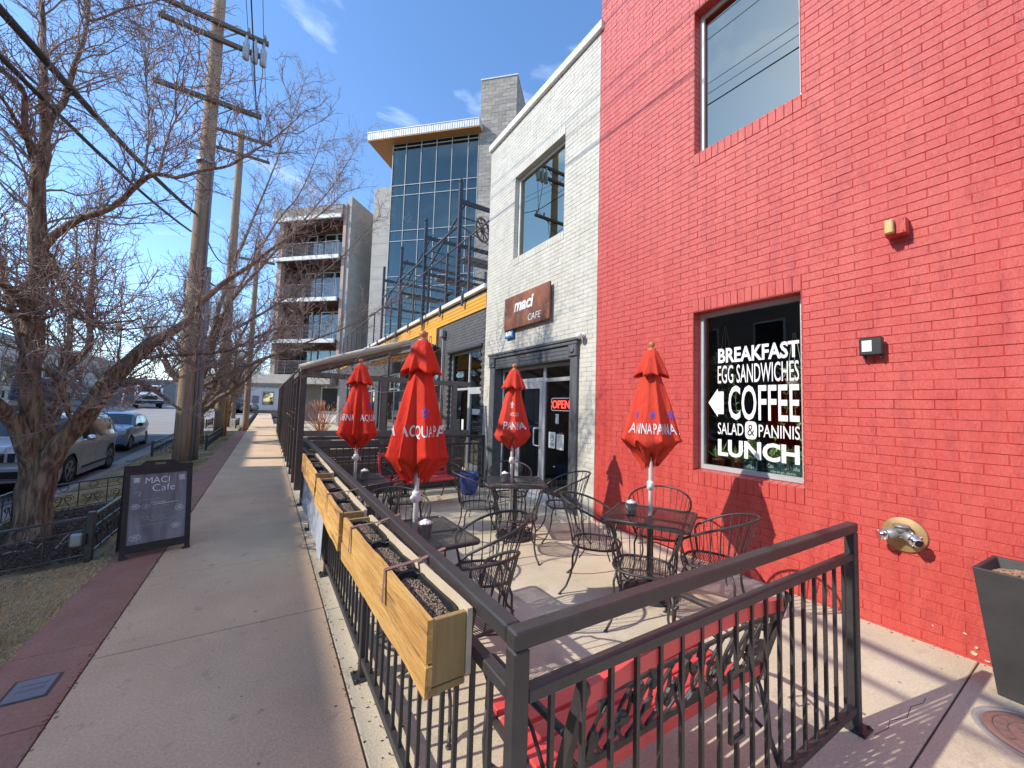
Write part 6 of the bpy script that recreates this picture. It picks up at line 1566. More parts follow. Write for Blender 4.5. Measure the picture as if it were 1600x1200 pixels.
LIMBS = [
   [(-2.3, 7.15, -0.21, 0.2142), (-2.31, 7.15, -0.01, 0.168), (-2.33, 7.15, 0.34, 0.1546), (-2.34, 7.15, 0.69, 0.1622), (-2.35, 7.15, 0.92, 0.1538), (-2.38, 7.15, 1.11, 0.0985), (-2.4, 7.13, 1.35, 0.0509)] ,
   [(-2.35, 7.15, 0.86, 0.1167), (-2.41, 7.1, 1.5, 0.1047), (-2.47, 7.1, 2.12, 0.1014), (-2.48, 7.1, 2.75, 0.0919), (-2.49, 7.1, 3.23, 0.0853), (-2.54, 7.1, 3.9, 0.0776), (-2.56, 7.1, 4.47, 0.0704), (-2.57, 7.15, 4.99, 0.0477), (-2.63, 7.2, 5.55, 0.0388), (-2.66, 7.2, 6.13, 0.0301), (-2.76, 7.3, 6.77, 0.0243), (-2.86, 7.4, 7.61, 0.0162), (-2.99, 7.5, 8.64, 0.0066)] ,
   [(-2.56, 7.1, 4.47, 0.0485), (-2.61, 7.0, 4.66, 0.037), (-2.65, 6.9, 4.85, 0.0311), (-2.62, 6.8, 5.19, 0.0255), (-2.65, 6.7, 5.28, 0.0225), (-2.75, 6.6, 5.33, 0.0146), (-2.94, 6.4, 5.4, 0.0055)] ,
   [(-2.57, 7.1, 4.67, 0.0535), (-2.57, 7.3, 5.25, 0.0425), (-2.55, 7.5, 5.64, 0.0373), (-2.53, 7.6, 6.13, 0.0316), (-2.5, 7.7, 6.63, 0.026), (-2.54, 7.9, 7.17, 0.0215), (-2.61, 8.1, 7.92, 0.015), (-2.68, 8.3, 9.03, 0.0057)] ,
   [(-2.5, 7.85, 7.13, 0.018), (-2.24, 7.6, 7.13, 0.0157), (-2.0, 7.4, 7.22, 0.0137), (-1.7, 7.2, 7.31, 0.0107), (-1.26, 7.0, 7.57, 0.0055)] ,
   [(-2.6, 7.0, 4.56, 0.0318), (-2.59, 6.8, 4.69, 0.0261), (-2.61, 6.6, 4.79, 0.0204), (-2.64, 6.4, 4.9, 0.0149), (-2.79, 6.2, 5.04, 0.0057)] ,
   [(-2.37, 7.1, 0.83, 0.1037), (-2.43, 7.0, 1.17, 0.091), (-2.49, 6.9, 1.4, 0.078), (-2.54, 6.7, 1.57, 0.0708), (-2.69, 6.4, 1.97, 0.0467), (-2.86, 6.0, 2.52, 0.0242), (-3.01, 5.7, 2.93, 0.0091)] ,
   [(-2.25, 7.1, 0.82, 0.118), (-2.15, 7.05, 1.08, 0.1109), (-2.0, 7.0, 1.34, 0.1073), (-1.84, 6.95, 1.64, 0.1035), (-1.72, 6.95, 1.92, 0.0988), (-1.59, 6.95, 2.11, 0.0832), (-1.42, 7.0, 2.34, 0.0747), (-1.24, 7.1, 2.55, 0.0603), (-1.05, 7.2, 2.82, 0.0514), (-0.89, 7.3, 3.17, 0.0417), (-0.67, 7.5, 3.54, 0.0354), (-0.36, 7.7, 3.93, 0.029), (-0.04, 7.9, 4.4, 0.0221), (0.44, 8.1, 5.02, 0.015), (1.11, 8.4, 6.0, 0.006)] ,
   [(-2.35, 7.3, 0.9, 0.093), (-2.38, 7.5, 1.25, 0.0816), (-2.4, 7.6, 1.52, 0.0759), (-2.39, 7.7, 1.84, 0.0702), (-2.4, 7.8, 2.02, 0.0589), (-2.35, 7.9, 2.15, 0.0536), (-2.25, 8.0, 2.34, 0.0485), (-2.26, 8.1, 2.61, 0.0364), (-2.32, 8.2, 3.0, 0.0302), (-2.37, 8.4, 3.54, 0.0241), (-2.44, 8.6, 4.2, 0.0167), (-2.5, 8.9, 5.15, 0.007)] ,
   [(-2.41, 7.75, 1.93, 0.041), (-2.51, 8.3, 2.37, 0.0296), (-2.61, 8.6, 2.84, 0.0237), (-2.73, 9.0, 3.52, 0.0177), (-2.9, 9.4, 4.48, 0.007)] ,
   [(-1.74, 6.95, 1.81, 0.0499), (-1.57, 6.8, 1.84, 0.0381), (-1.4, 6.7, 1.87, 0.0337), (-1.26, 6.6, 1.81, 0.0296), (-1.11, 6.5, 1.71, 0.0234), (-0.99, 6.4, 1.6, 0.0136), (-0.86, 6.35, 1.51, 0.0055)] ,
   [(-1.34, 7.0, 2.39, 0.033), (-1.39, 6.9, 2.21, 0.0262), (-1.16, 6.8, 2.25, 0.0229), (-0.91, 6.8, 2.3, 0.0208), (-0.57, 6.9, 2.38, 0.0188), (-0.35, 7.0, 2.53, 0.0162), (-0.08, 7.1, 2.75, 0.0121), (0.39, 7.2, 3.03, 0.0055)] ,
   [(-1.21, 6.6, 1.79, 0.0159), (-1.08, 6.6, 1.89, 0.0122), (-0.88, 6.7, 2.06, 0.0111), (-0.62, 6.8, 2.21, 0.01), (-0.34, 6.9, 2.42, 0.0089), (-0.04, 7.0, 2.66, 0.0068), (0.29, 7.1, 3.0, 0.0039)] ,
   [(-2.49, 7.1, 3.43, 0.0502), (-2.34, 7.0, 3.62, 0.0453), (-2.19, 6.9, 3.79, 0.0401), (-2.06, 6.8, 3.87, 0.036), (-1.84, 6.7, 4.0, 0.0333), (-1.64, 6.6, 4.21, 0.0302), (-1.5, 6.5, 4.37, 0.028), (-1.34, 6.4, 4.5, 0.0247), (-1.15, 6.4, 4.51, 0.0208), (-0.89, 6.4, 4.7, 0.0181), (-0.62, 6.5, 4.92, 0.0159), (-0.42, 6.6, 5.23, 0.0134), (-0.13, 6.7, 5.64, 0.0095), (0.27, 6.8, 6.34, 0.004)] ,
   [(-1.5, 6.5, 4.37, 0.0183), (-1.49, 6.6, 4.68, 0.0157), (-1.51, 6.7, 5.08, 0.0131), (-1.56, 6.8, 5.47, 0.0105), (-1.65, 7.0, 6.11, 0.0074), (-1.7, 7.2, 6.95, 0.0033)] ,
   [(-1.32, 6.4, 4.5, 0.0161), (-1.27, 6.3, 4.77, 0.0122), (-1.19, 6.2, 5.08, 0.0097), (-1.07, 6.1, 5.35, 0.0072), (-0.96, 6.0, 5.75, 0.0036)] ,
   [(-2.49, 7.1, 2.67, 0.0563), (-2.5, 6.95, 2.72, 0.0445), (-2.53, 6.7, 2.85, 0.0381), (-2.58, 6.5, 2.89, 0.032), (-2.72, 6.2, 3.05, 0.0152), (-2.87, 5.9, 3.33, 0.0057)] ,
   [(-2.5, 7.1, 2.59, 0.0506), (-2.48, 6.8, 2.6, 0.0388), (-2.51, 6.5, 2.6, 0.027), (-2.61, 6.3, 2.63, 0.0157), (-2.69, 6.0, 2.8, 0.005)] ,
   [(-2.46, 7.1, 2.68, 0.0452), (-2.3, 6.9, 2.74, 0.0344), (-2.13, 6.7, 2.79, 0.0291), (-1.94, 6.5, 2.64, 0.0238), (-1.72, 6.3, 2.5, 0.0183), (-1.45, 6.1, 2.46, 0.0126), (-1.15, 5.9, 2.5, 0.0053)] ,
   [(-2.48, 7.1, 2.12, 0.0507), (-2.59, 7.2, 2.28, 0.0418), (-2.74, 7.4, 2.61, 0.0386), (-2.93, 7.6, 3.2, 0.0324), (-3.17, 7.8, 3.79, 0.0209), (-3.43, 8.0, 4.49, 0.0076)] ,
   [(-1.75, 6.95, 1.85, 0.0373), (-1.89, 6.8, 1.52, 0.0302), (-1.95, 6.7, 1.41, 0.0267), (-2.02, 6.6, 1.75, 0.0235), (-2.08, 6.5, 1.92, 0.0174), (-2.15, 6.4, 1.98, 0.0126), (-2.23, 6.35, 1.94, 0.0101), (-2.34, 6.3, 1.89, 0.0044)] ,
   [(-2.4, 7.1, 3.41, 0.0396), (-2.15, 6.7, 3.03, 0.0289), (-2.0, 6.5, 2.82, 0.0235), (-1.85, 6.3, 2.62, 0.0203), (-1.58, 6.0, 2.5, 0.0154), (-1.26, 5.7, 2.52, 0.0077)] ,
]
REACH = [
   [(-2.17, 19.0, 2.5, 0.11), (-1.85, 18.6, 3.98, 0.085), (-1.36, 18.0, 5.43, 0.06), (-0.45, 17.2, 6.75, 0.045), (0.59, 16.6, 8.3, 0.032), (1.66, 16.1, 10.05, 0.02), (2.45, 15.8, 11.87, 0.008)] ,
   [(-1.85, 18.6, 3.98, 0.07), (-0.55, 17.8, 4.9, 0.05), (0.85, 17.0, 6.1, 0.035), (2.19, 16.4, 7.49, 0.022), (3.48, 16.0, 9.4, 0.008)] ,
   [(-2.08, 19.0, 2.26, 0.08), (-0.56, 18.0, 3.11, 0.055), (1.19, 17.0, 4.0, 0.038), (2.78, 16.3, 4.87, 0.022), (4.29, 16.0, 5.97, 0.008)] ,
   [(-2.09, 18.9, 3.25, 0.09), (-1.64, 18.6, 6.02, 0.06), (-1.01, 18.2, 8.34, 0.042), (-0.36, 17.8, 10.71, 0.028), (0.16, 17.4, 12.81, 0.016), (0.56, 17.0, 14.59, 0.007)] ,
   [(-1.36, 18.0, 5.43, 0.05), (-0.13, 17.2, 8.45, 0.03), (0.63, 16.8, 9.78, 0.02), (1.25, 16.4, 11.99, 0.008)] ,
]
t = thing('bare_tree', 'big bare many stemmed tree in its iron guard left of the sidewalk', 'tree', (-2.3, 7.15, -.2), 0, 'bare trees along the street')
T_ = Tree(3)
for i, lb in enumerate(LIMBS):
    pts, rs = T_.rough_limb(lb, 12)
    if i == 0:
        b0 = len(T_.limb.v); T_.limb.tube(pts, rs, 22, caps=False)
        for j in range(b0, len(T_.limb.v)):
            p = Vector(T_.limb.v[j]); a = math.atan2(p.y - 7.15, p.x + 2.3); d = V(math.cos(a), math.sin(a), 0); p += d * (.03 * math.sin(a * 5 + 1) * max(0, 1 - (p.z + .2) / .6) + .014 * math.sin(a * 11 + p.z * 2)); T_.limb.v[j] = tuple(p)
        continue
    T_.add(pts, rs)
    thin = rs[0] < .05
    low_ = sum(p.z for p in pts) / len(pts) < 2.2
    T_.sprout(pts, rs, 1, (10.5 if thin else 9.5) * (.38 if low_ else .95), .9, .0 if thin else .12)
finish_tree(T_, t)
def bare_tree(label, x, y, z, H, spread, seed, stems=5, dens=2.2, trunk_h=1.3, r0=.2, scale=1.0, reach=()):
    t = thing('bare_tree', label, 'tree', (x, y, z), 0, 'bare trees along the street'); T_ = Tree(seed); r_ = T_.r
    base = V(x, y, z - .15); top = V(x + r_.uniform(-.15, .15), y + r_.uniform(-.15, .15), z + trunk_h); pts, rs = T_.rough_limb([(*base, r0 * 1.3), (*base.lerp(top, .3), r0), (*top, r0 * .85)], 12); T_.add(pts, rs)
    for k in range(stems):
        a = 6.283 * k / stems + r_.uniform(-.4, .4); el_ = r_.uniform(.5, 1.15) if k else 1.45; d = V(math.cos(a) * math.cos(el_), math.sin(a) * math.cos(el_), math.sin(el_)); ln = (H - trunk_h) * r_.uniform(.75, 1.0) if el_ > .9 else spread * r_.uniform(.8, 1.15)
        a_, b_ = T_.wander(top - V(0, 0, .1), d, ln, r0 * .55, .012, 10, .13, .07); a_, b_ = T_.rough_limb([(*p, q) for p, q in zip(a_, b_)], 8); T_.add(a_, b_); T_.sprout(a_, b_, 1, dens * .6, 1.1 * scale, .15)
        for m_ in range(3):
            i = int(len(a_) * r_.uniform(.25, .7)); d2 = V(r_.gauss(0, .6), r_.gauss(0, .6), .5).normalized(); c_, e_ = T_.wander(a_[i], d2, ln * r_.uniform(.35, .6), b_[i] * .6, .009, 8, .16, .06); T_.add(c_, e_); T_.sprout(c_, e_, 1, dens, 1.0 * scale, .1)
    for lb in reach: pts, rs = T_.rough_limb(lb, 8); T_.add(pts, rs); T_.sprout(pts, rs, 1, 6.5, 1.15, .1)
    finish_tree(T_, t); return T_
bare_tree('second bare tree behind the wooden pole, branches reaching over the sidewalk', -2.2, 19.2, -.1, 8.0, 5.2, 12, 8, 4.5, reach=REACH)
bare_tree('bare tree at the far end of the verge beside the small guard', -2.15, 30.0, 0, 5.0, 3.0, 15, 5, 2.5)
def far_tree(label, x, y, z, H, spread, seed):
    """distant tree: same build, coarser twigs"""
    t = thing('bare_tree', label, 'tree', (x, y, z), 0, 'bare trees across the street'); T_ = Tree(seed); r_ = T_.r
    top = V(x, y, z + H * .25); T_.add([V(x, y, z - .2), top], [.22, .18])
    for k in range(9):
        a = 6.283 * k / 9 + r_.uniform(-.3, .3); el_ = r_.uniform(.45, 1.4); d = V(math.cos(a) * math.cos(el_), math.sin(a) * math.cos(el_), math.sin(el_)); ln = H * .7 * r_.uniform(.7, 1.05) if el_ > .9 else spread
        a_, b_ = T_.wander(top, d, ln, .10, .015, 8, .15, .05); T_.add(a_, b_)
        for i in range(2, 9):
            for _ in range(4):
                d2 = (d * .4 + V(r_.gauss(0, .6), r_.gauss(0, .6), .35)).normalized(); c_, e_ = T_.wander(a_[i], d2, r_.uniform(.6, 1.9), .022, .008, 4, .22, .05); T_.twig.tube(c_, e_, 3, False)
                for _ in range(7):
                    j = r_.randint(1, 4); d3 = V(r_.gauss(0, .6), r_.gauss(0, .6), .35).normalized(); f_, g_ = T_.wander(c_[j], d3, r_.uniform(.2, .8), .010, .005, 2, .25, .05); T_.twig.tube(f_, g_, 3, False)
    finish_tree(T_, t)
for i, (lab, x, y, z, H, sp) in enumerate((('bare tree behind the white truck across the street', -9.5, 72, .5, 7.5, 4), ('bare tree left of the leaning sign across the street', -16.5, 66, .5, 8, 4.5), ('bare tree far up the street between the two wooden poles', -5.0, 84, .5, 9, 5),
        ('bare tree beyond the parked dark car at the street end', -1.5, 78, .5, 8, 4.5), ('bare tree at the far left beyond the pale warehouse', -24, 82, .5, 9, 5), ('bare tree beside the overhang of the brown apartment block', -2.6, 44, .1, 6.5, 3), ('tallest bare tree on the skyline behind the lorry', -13, 92, .5, 10, 5.5))):
    far_tree(lab, x, y, z, H, sp, 40 + i)

# ================================================================ VEHICLES
def car(name, label, loc, rot, L_, W_, H_, paint, shape, cat='car', grp='cars parked along the kerb', suv=False):
    """local: front at -Y, length along Y, wheels on z = 0. shape = (top outline [(y, z)], belt z, wheel y's, wheel radius)"""
    t = thing(name, label, cat, loc, rot, grp); top, belt, wys, wr = shape
    def interp(tb, y):
        for (a, za), (b, zb) in zip(tb[:-1], tb[1:]):
            if a <= y <= b: return za + (zb - za) * (y - a) / (b - a)
        return tb[-1][1] if y > tb[-1][0] else tb[0][1]
    y0, y1 = -L_ / 2, L_ / 2; N_ = 96; ys = [y0 + L_ * i / N_ for i in range(N_ + 1)]
    def low(y):
        z = .20 + .10 * max(0, (abs(y) - L_ * .42) / (L_ * .08)) ** 1.5
        for wy in wys:
            q = wr * 1.16; d = abs(y - wy)
            if d < q: z = max(z, .02 + wr + math.sqrt(max(0, q * q - d * d)) * .96)
        return z
    def half(y, z):
        e = (abs(y) / (L_ / 2)); w_ = W_ / 2 * (1 - .16 * max(0, (e - .62) / .38) ** 2.2)
        if z > belt: w_ -= (z - belt) * .34
        else: w_ -= .05 * ((belt - z) / belt) ** 2 + .02 * math.cos(z * 9)
        return max(.2, w_)
    mb = MB(); M_ = 12
    def pt(y, q, s):
        zl, zt = low(y), interp(top, y); z = zl + (zt - zl) * q; r = .06; w_ = half(y, z)
        if z > zt - r: w_ -= (r - math.sqrt(max(0, r * r - (z - zt + r) ** 2)))
        return (s * w_, y, z)
    for s in (-1, 1):
        b = len(mb.v)
        for y in ys:
            for j in range(M_ + 1): mb.v.append(pt(y, j / M_, s))
        for i in range(N_):
            for j in range(M_):
                a = b + i * (M_ + 1) + j; f = [a, a + 1, a + M_ + 2, a + M_ + 1]; mb.f.append(f if s < 0 else f[::-1]); mb.sm.append(True)
    K = 8; b = len(mb.v)
    for y in ys:
        zt = interp(top, y); wt_ = pt(y, 1, 1)[0]
        for k in range(K + 1): u = -1 + 2 * k / K; mb.v.append((wt_ * u, y, zt + .035 * (1 - u * u)))
    for i in range(N_):
        for k in range(K): a = b + i * (K + 1) + k; mb.f.append([a, a + 1, a + K + 2, a + K + 1]); mb.sm.append(True)
    for y in (y0, y1):
        b = len(mb.v); zl, zt = low(y), interp(top, y)
        for j in range(6):
            for k in range(K + 1): u = -1 + 2 * k / K; p = pt(y, j / 5, 1); mb.v.append((p[0] * u, y + (-.05 if y < 0 else .05) * (1 - u * u), p[2] + (.035 * (1 - u * u) if j == 5 else 0)))
        for j in range(5):
            for k in range(K): a = b + j * (K + 1) + k; mb.f.append([a, a + 1, a + K + 2, a + K + 1]); mb.sm.append(True)
    mb.build('body', paint, t)
    mb = MB(); mb.box(-W_ / 2 + .12, W_ / 2 - .12, y0 + .25, y1 - .25, .16, .55); mb.build('underbody', m_blacktrim, t)
    for wy in wys:
        for s in (-1, 1):
            mb = MB(); xo = s * (W_ / 2 - .02); xi = s * (W_ / 2 - .24)
            mb.lathe([(wr * .66, xo - s * .01), (wr * .93, xo), (wr, xo - s * .03), (wr, xi + s * .03), (wr * .9, xi), (0, xi)], (0, wy, wr), 26, 'x'); w = mb.build('wheel', m_tyre, t)
            mb = MB(); mb.lathe([(wr * .67, xo - s * .012), (wr * .62, xo - s * .004), (wr * .60, xo - s * .05), (.0, xo - s * .06)], (0, wy, wr), 22, 'x')
            for k in range(5):
                a = k * 1.2566; d = V(0, math.cos(a), math.sin(a)); c_ = V(xo - s * .016, wy, wr)
                for sp in (-.16, .16):
                    e = V(0, math.cos(a + sp), math.sin(a + sp)); mb.bar(c_ + d * wr * .10, c_ + e * wr * .62, .022, .05, V(1, 0, 0))
            mb.lathe([(wr * .16, xo - s * .03), (wr * .14, xo - s * .002), (.0, xo)], (0, wy, wr), 12, 'x'); mb.build('rim', m_alloy, w)
    return t, dict(top=top, belt=belt, interp=interp, half=half, low=low, pt=pt, y0=y0, y1=y1)
def side_pane(t, D, s, ya, yb, za_f, zb_f, name='side_window', m=m_carglass, lift=.006, n=10):
    mb = MB(); b = 0
    for i in range(n + 1):
        y = ya + (yb - ya) * i / n
        for j in range(5):
            za, zb = za_f(y), zb_f(y); z = za + (zb - za) * j / 4; mb.v.append((s * (D['half'](y, z) + lift), y, z))
    for i in range(n):
        for j in range(4): a = i * 5 + j; mb.f.append([a, a + 1, a + 6, a + 5] if s < 0 else [a + 5, a + 6, a + 1, a]); mb.sm.append(True)
    return mb.build(name, m, t)
def screen(t, D, ya, yb, name, m=m_carglass, inset=.10):
    mb = MB(); K = 8; n = 8
    for i in range(n + 1):
        y = ya + (yb - ya) * i / n; z = D['interp'](D['top'], y); w_ = D['half'](y, z) - inset
        for k in range(K + 1): u = -1 + 2 * k / K; mb.v.append((w_ * u, y, z + .045 * (1 - u * u * .8) + .006))
    for i in range(n):
        for k in range(K): a = i * (K + 1) + k; mb.f.append([a, a + 1, a + K + 2, a + K + 1]); mb.sm.append(True)
    return mb.build(name, m, t)
def mirrors(t, D, y, z, m):
    for s in (-1, 1):
        x = s * (D['half'](y, z) + .02); mb = MB(); mb.ball((x + s * .10, y, z + .03), .11, 12, 8, (1, .6, .75)); mb.bar((x - s * .03, y, z - .02), (x + s * .06, y, z), .05, .04); mb.build('mirror', m, t)
# silver SUV behind the tree
SUVtop = [(-2.41, .78), (-2.36, .98), (-2.25, 1.07), (-1.15, 1.17), (-1.05, 1.19), (-.42, 1.66), (-.2, 1.72), (.6, 1.755), (1.7, 1.72), (2.02, 1.66), (2.34, 1.10), (2.41, .80)]
suv, D = car('parked_car', 'silver SUV with slotted grille parked behind the big bare tree', (-4.62, 14.45, -.40), 0.0, 4.82, 1.94, 1.76, m_silver, (SUVtop, 1.10, (-1.46, 1.455), .385)); suv.scale = (.91, .93, .90)
roofl = lambda y: D['interp'](SUVtop, y) - .12
for s in (-1, 1):
    side_pane(suv, D, s, -.82, .12, lambda y: 1.125 + .0 * y, lambda y: max(1.13, min(roofl(y), roofl(y)))); side_pane(suv, D, s, .18, 1.12, lambda y: 1.13, roofl); side_pane(suv, D, s, 1.20, 1.86, lambda y: 1.15, lambda y: max(1.16, roofl(y) - .02))
    mb = MB(); mb.tube([(s * .70, -.3, 1.755), (s * .70, 0, 1.80), (s * .70, 1.4, 1.80), (s * .70, 1.7, 1.755)], .018, 6); mb.build('roof_rail', m_alu, suv)
    mb = MB()
    for wy in (-1.46, 1.455):
        for i in range(20):
            a0, a1 = math.pi * i / 20, math.pi * (i + 1) / 20; q = .385 * 1.16
            P = lambda a, rr: (s * (D['half'](wy + math.cos(a) * rr, .4 + math.sin(a) * rr) + .008), wy + math.cos(a) * rr, .40 + math.sin(a) * rr * .97)
            mb.add([P(a0, q), P(a0, q + .05), P(a1, q + .05), P(a1, q)], [(0, 1, 2, 3)])
    mb.build('arch_trim', m_silver, suv)
    for (ya, yb) in ((-.84, .14), (.16, 1.14)):
        mb = MB(); z = .98; mb.bar((s * (D['half'](yb - .15, z) + .02), yb - .30, z), (s * (D['half'](yb - .1, z) + .02), yb - .10, z), .02, .03); mb.build('door_handle', m_alu, suv)
    side_pane(suv, D, s, -.86, 1.9, lambda y: .36, lambda y: .42, 'sill_trim', m_blacktrim)
    for yy in (-.86, .15, 1.14): side_pane(suv, D, s, yy - .006, yy + .006, lambda y: .46, lambda y: 1.12, 'door_gap', m_blacktrim, .003, 2)
screen(suv, D, -1.02, -.44, 'windscreen'); screen(suv, D, 2.05, 2.30, 'rear_screen'); mirrors(suv, D, -.72, 1.14, m_chrome)
F0y = -2.41
mb = MB(); mb.cbox(-.60, .60, F0y - .075, F0y - .03, .74, .99, .02); mb.build('grille_surround', m_silver, suv)
for k in range(7): mb = MB(); x = -.48 + k * .16; mb.cbox(x - .055, x + .055, F0y - .082, F0y - .07, .76, .96, .01); mb.build('grille_slot', m_blacktrim, suv)
for s in (-1, 1):
    mb = MB(); mb.cbox(s * .72 - .15, s * .72 + .15, F0y - .03, F0y + .14, .80, .97, .03); mb.build('headlight', m_headl, suv)
    mb = MB(); mb.cbox(s * .70 - .13, s * .70 + .13, F0y - .05, F0y + .05, .52, .58, .01); mb.build('fog_light', m_blacktrim, suv)
mb = MB(); mb.cbox(-.80, .80, F0y - .10, F0y - .0, .36, .66, .03); mb.build('bumper', m_silver, suv)
mb = MB(); mb.cbox(-.62, .62, F0y - .115, F0y - .101, .40, .56, .01); mb.build('lower_grille', m_blacktrim, suv)
mb = MB(); mb.cbox(-.16, .16, F0y - .125, F0y - .116, .56, .71, .004); mb.build('licence_plate', m_plate, suv)
# blue hatchback
HTtop = [(-1.90, .62), (-1.86, .80), (-1.70, .90), (-1.05, 1.02), (-.98, 1.04), (-.20, 1.46), (.1, 1.52), (.9, 1.50), (1.45, 1.40), (1.80, 1.0), (1.89, .70)]
hb, D = car('parked_car', 'small blue hatchback parked at the kerb behind the silver SUV', (-4.98, 21.15, road_z(21.0)), 0.0, 3.8, 1.70, 1.52, m_bluecar, (HTtop, .98, (-1.2, 1.26), .30)); hb.scale = (.88, .88, .88)
rl2 = lambda y: D['interp'](HTtop, y) - .11
for s in (-1, 1):
    side_pane(hb, D, s, -.62, .18, lambda y: 1.0, lambda y: max(1.01, rl2(y))); side_pane(hb, D, s, .24, 1.0, lambda y: 1.01, rl2); side_pane(hb, D, s, 1.06, 1.4, lambda y: 1.05, lambda y: max(1.06, rl2(y)))
    for yy in (-.68, .21, 1.03): side_pane(hb, D, s, yy - .006, yy + .006, lambda y: .36, lambda y: .98, 'door_gap', m_blacktrim, .003, 2)
    mb = MB(); mb.cbox(s * .60 - .17, s * .60 + .17, -1.93, -1.66, .66, .90, .05); mb.build('headlight', m_headl, hb)
screen(hb, D, -.95, -.22, 'windscreen', inset=.09); screen(hb, D, 1.5, 1.76, 'rear_screen'); mirrors(hb, D, -.6, 1.02, m_blacktrim)
mb = MB(); mb.cbox(-.45, .45, -1.97, -1.93, .40, .54, .02); mb.build('lower_grille', m_blacktrim, hb)
mb = MB(); mb.cbox(-.30, .30, -1.965, -1.93, .70, .76, .01); mb.build('grille', m_blacktrim, hb)
mb = MB(); mb.cbox(-.15, .15, -1.985, -1.971, .46, .58, .004); mb.build('licence_plate', m_plate, hb)
# the car just entering at the left edge
c3, D = car('parked_car', 'silver car at the left edge, only its rear corner in view', (-4.78, 8.30, -.40), 0.0, 4.4, 1.80, 1.46, m_silver, ([(-2.2, .62), (-2.1, .8), (-1.1, .98), (-.4, 1.40), (.0, 1.46), (.8, 1.44), (1.7, 1.02), (2.1, .98), (2.2, .7)], .94, (-1.35, 1.33), .33))
for s in (-1, 1):
    side_pane(c3, D, s, -.7, .2, lambda y: .97, lambda y: max(.98, D['interp'](D['top'], y) - .1)); side_pane(c3, D, s, .26, 1.1, lambda y: .97, lambda y: max(.98, D['interp'](D['top'], y) - .1))
    mb = MB(); mb.cbox(s * .72 - .12, s * .72 + .12, 2.1, 2.24, .74, .92, .03); mb.build('tail_light', m_signred, c3)
screen(c3, D, -1.05, -.42, 'windscreen'); screen(c3, D, .85, 1.66, 'rear_screen')
# far parked cars
def simple_car(label, loc, rot, paint):
    c_, D = car('parked_car', label, loc, rot, 4.6, 1.85, 1.6, paint, ([(-2.3, .65), (-2.2, .9), (-1.2, 1.02), (-.5, 1.55), (.3, 1.62), (1.5, 1.55), (2.1, 1.1), (2.3, .75)], 1.0, (-1.4, 1.38), .34), grp='cars parked far up the street')
    for s in (-1, 1):
        side_pane(c_, D, s, -.75, .25, lambda y: 1.03, lambda y: max(1.04, D['interp'](D['top'], y) - .12)); side_pane(c_, D, s, .32, 1.4, lambda y: 1.03, lambda y: max(1.04, D['interp'](D['top'], y) - .12))
        mb = MB(); mb.cbox(s * .65 - .18, s * .65 + .18, -2.33, -2.1, .72, .9, .04); mb.build('headlight', m_headl, c_)
    screen(c_, D, -1.15, -.52, 'windscreen'); return c_
simple_car('dark SUV parked across the far end of the street beyond the slim tree', (-3.2, 55.5, road_z(55.5)), rad(62), m_darkcar)
simple_car('dark blue car parked further left behind the blue hatchback roof', (-13.3, 46.5, road_z(46.5)), rad(14), m_bluecar)
simple_car('white car far up the street right of the white truck', (-8.8, 80, .5), rad(75), m_whitecar)
simple_car('black car parked beside the far dark SUV', (-4.8, 60.5, .49), rad(62), m_darkcar)
# white flatbed truck
t = thing('truck', 'white flatbed truck with big dark grille facing us across the street', 'truck', (-11.2, 58.5, .43), rad(14))
mb = MB(); mb.prism([(-1.1, .75), (-1.1, 1.45), (-.95, 1.62), (.25, 1.78), (.55, 2.55), (1.9, 2.62), (1.95, .75)], -1.12, 1.12, lambda u, v, q: (q, u, v)); cb = mb.build('cab', m_whitecar, t); bv = cb.modifiers.new('b', 'BEVEL'); bv.width = .08; bv.segments = 2
mb = MB(); mb.prism([(.24, 1.84), (.53, 2.48)], -.95, .95, lambda u, v, q: (q, u - .03, v)); mb.v = []; mb.f = []; mb.sm = []
mb.add([(-.95, .24, 1.86), (.95, .24, 1.86), (.88, .50, 2.46), (-.88, .50, 2.46)], [(0, 1, 2, 3)]); mb.build('windscreen', m_carglass, t)
mb = MB(); mb.cbox(-.62, .62, -1.16, -1.10, .98, 1.42, .04); mb.build('grille', m_blacktrim, t)
for s in (-1, 1):
    mb = MB(); mb.cbox(s * .87 - .17, s * .87 + .17, -1.15, -1.0, 1.0, 1.26, .04); mb.build('headlight', m_headl, t)
    mb = MB(); mb.box(s * 1.125 - .006, s * 1.125 + .006, .75, 1.6, 1.78, 2.4); mb.build('side_window', m_carglass, t)
    for y in (-.2, 3.6):
        mb = MB(); mb.lathe([(.30, s * 1.12), (.45, s * 1.10), (.47, s * 1.0), (.47, s * .85), (.0, s * .84)], (0, y, .47), 20, 'x'); w = mb.build('wheel', m_tyre, t)
mb = MB(); mb.cbox(-1.18, 1.18, -1.22, -1.05, .52, .86, .04); mb.build('bumper', m_blacktrim, t)
mb = MB(); mb.cbox(-1.15, 1.15, 2.05, 5.6, 1.0, 1.2, .03); mb.box(-1.15, 1.15, 2.05, 2.12, 1.21, 2.4); mb.build('flatbed', m_castiron, t)
mb = MB(); mb.box(-.4, .4, .5, 5.4, .6, .95); mb.build('chassis', m_blacktrim, t)
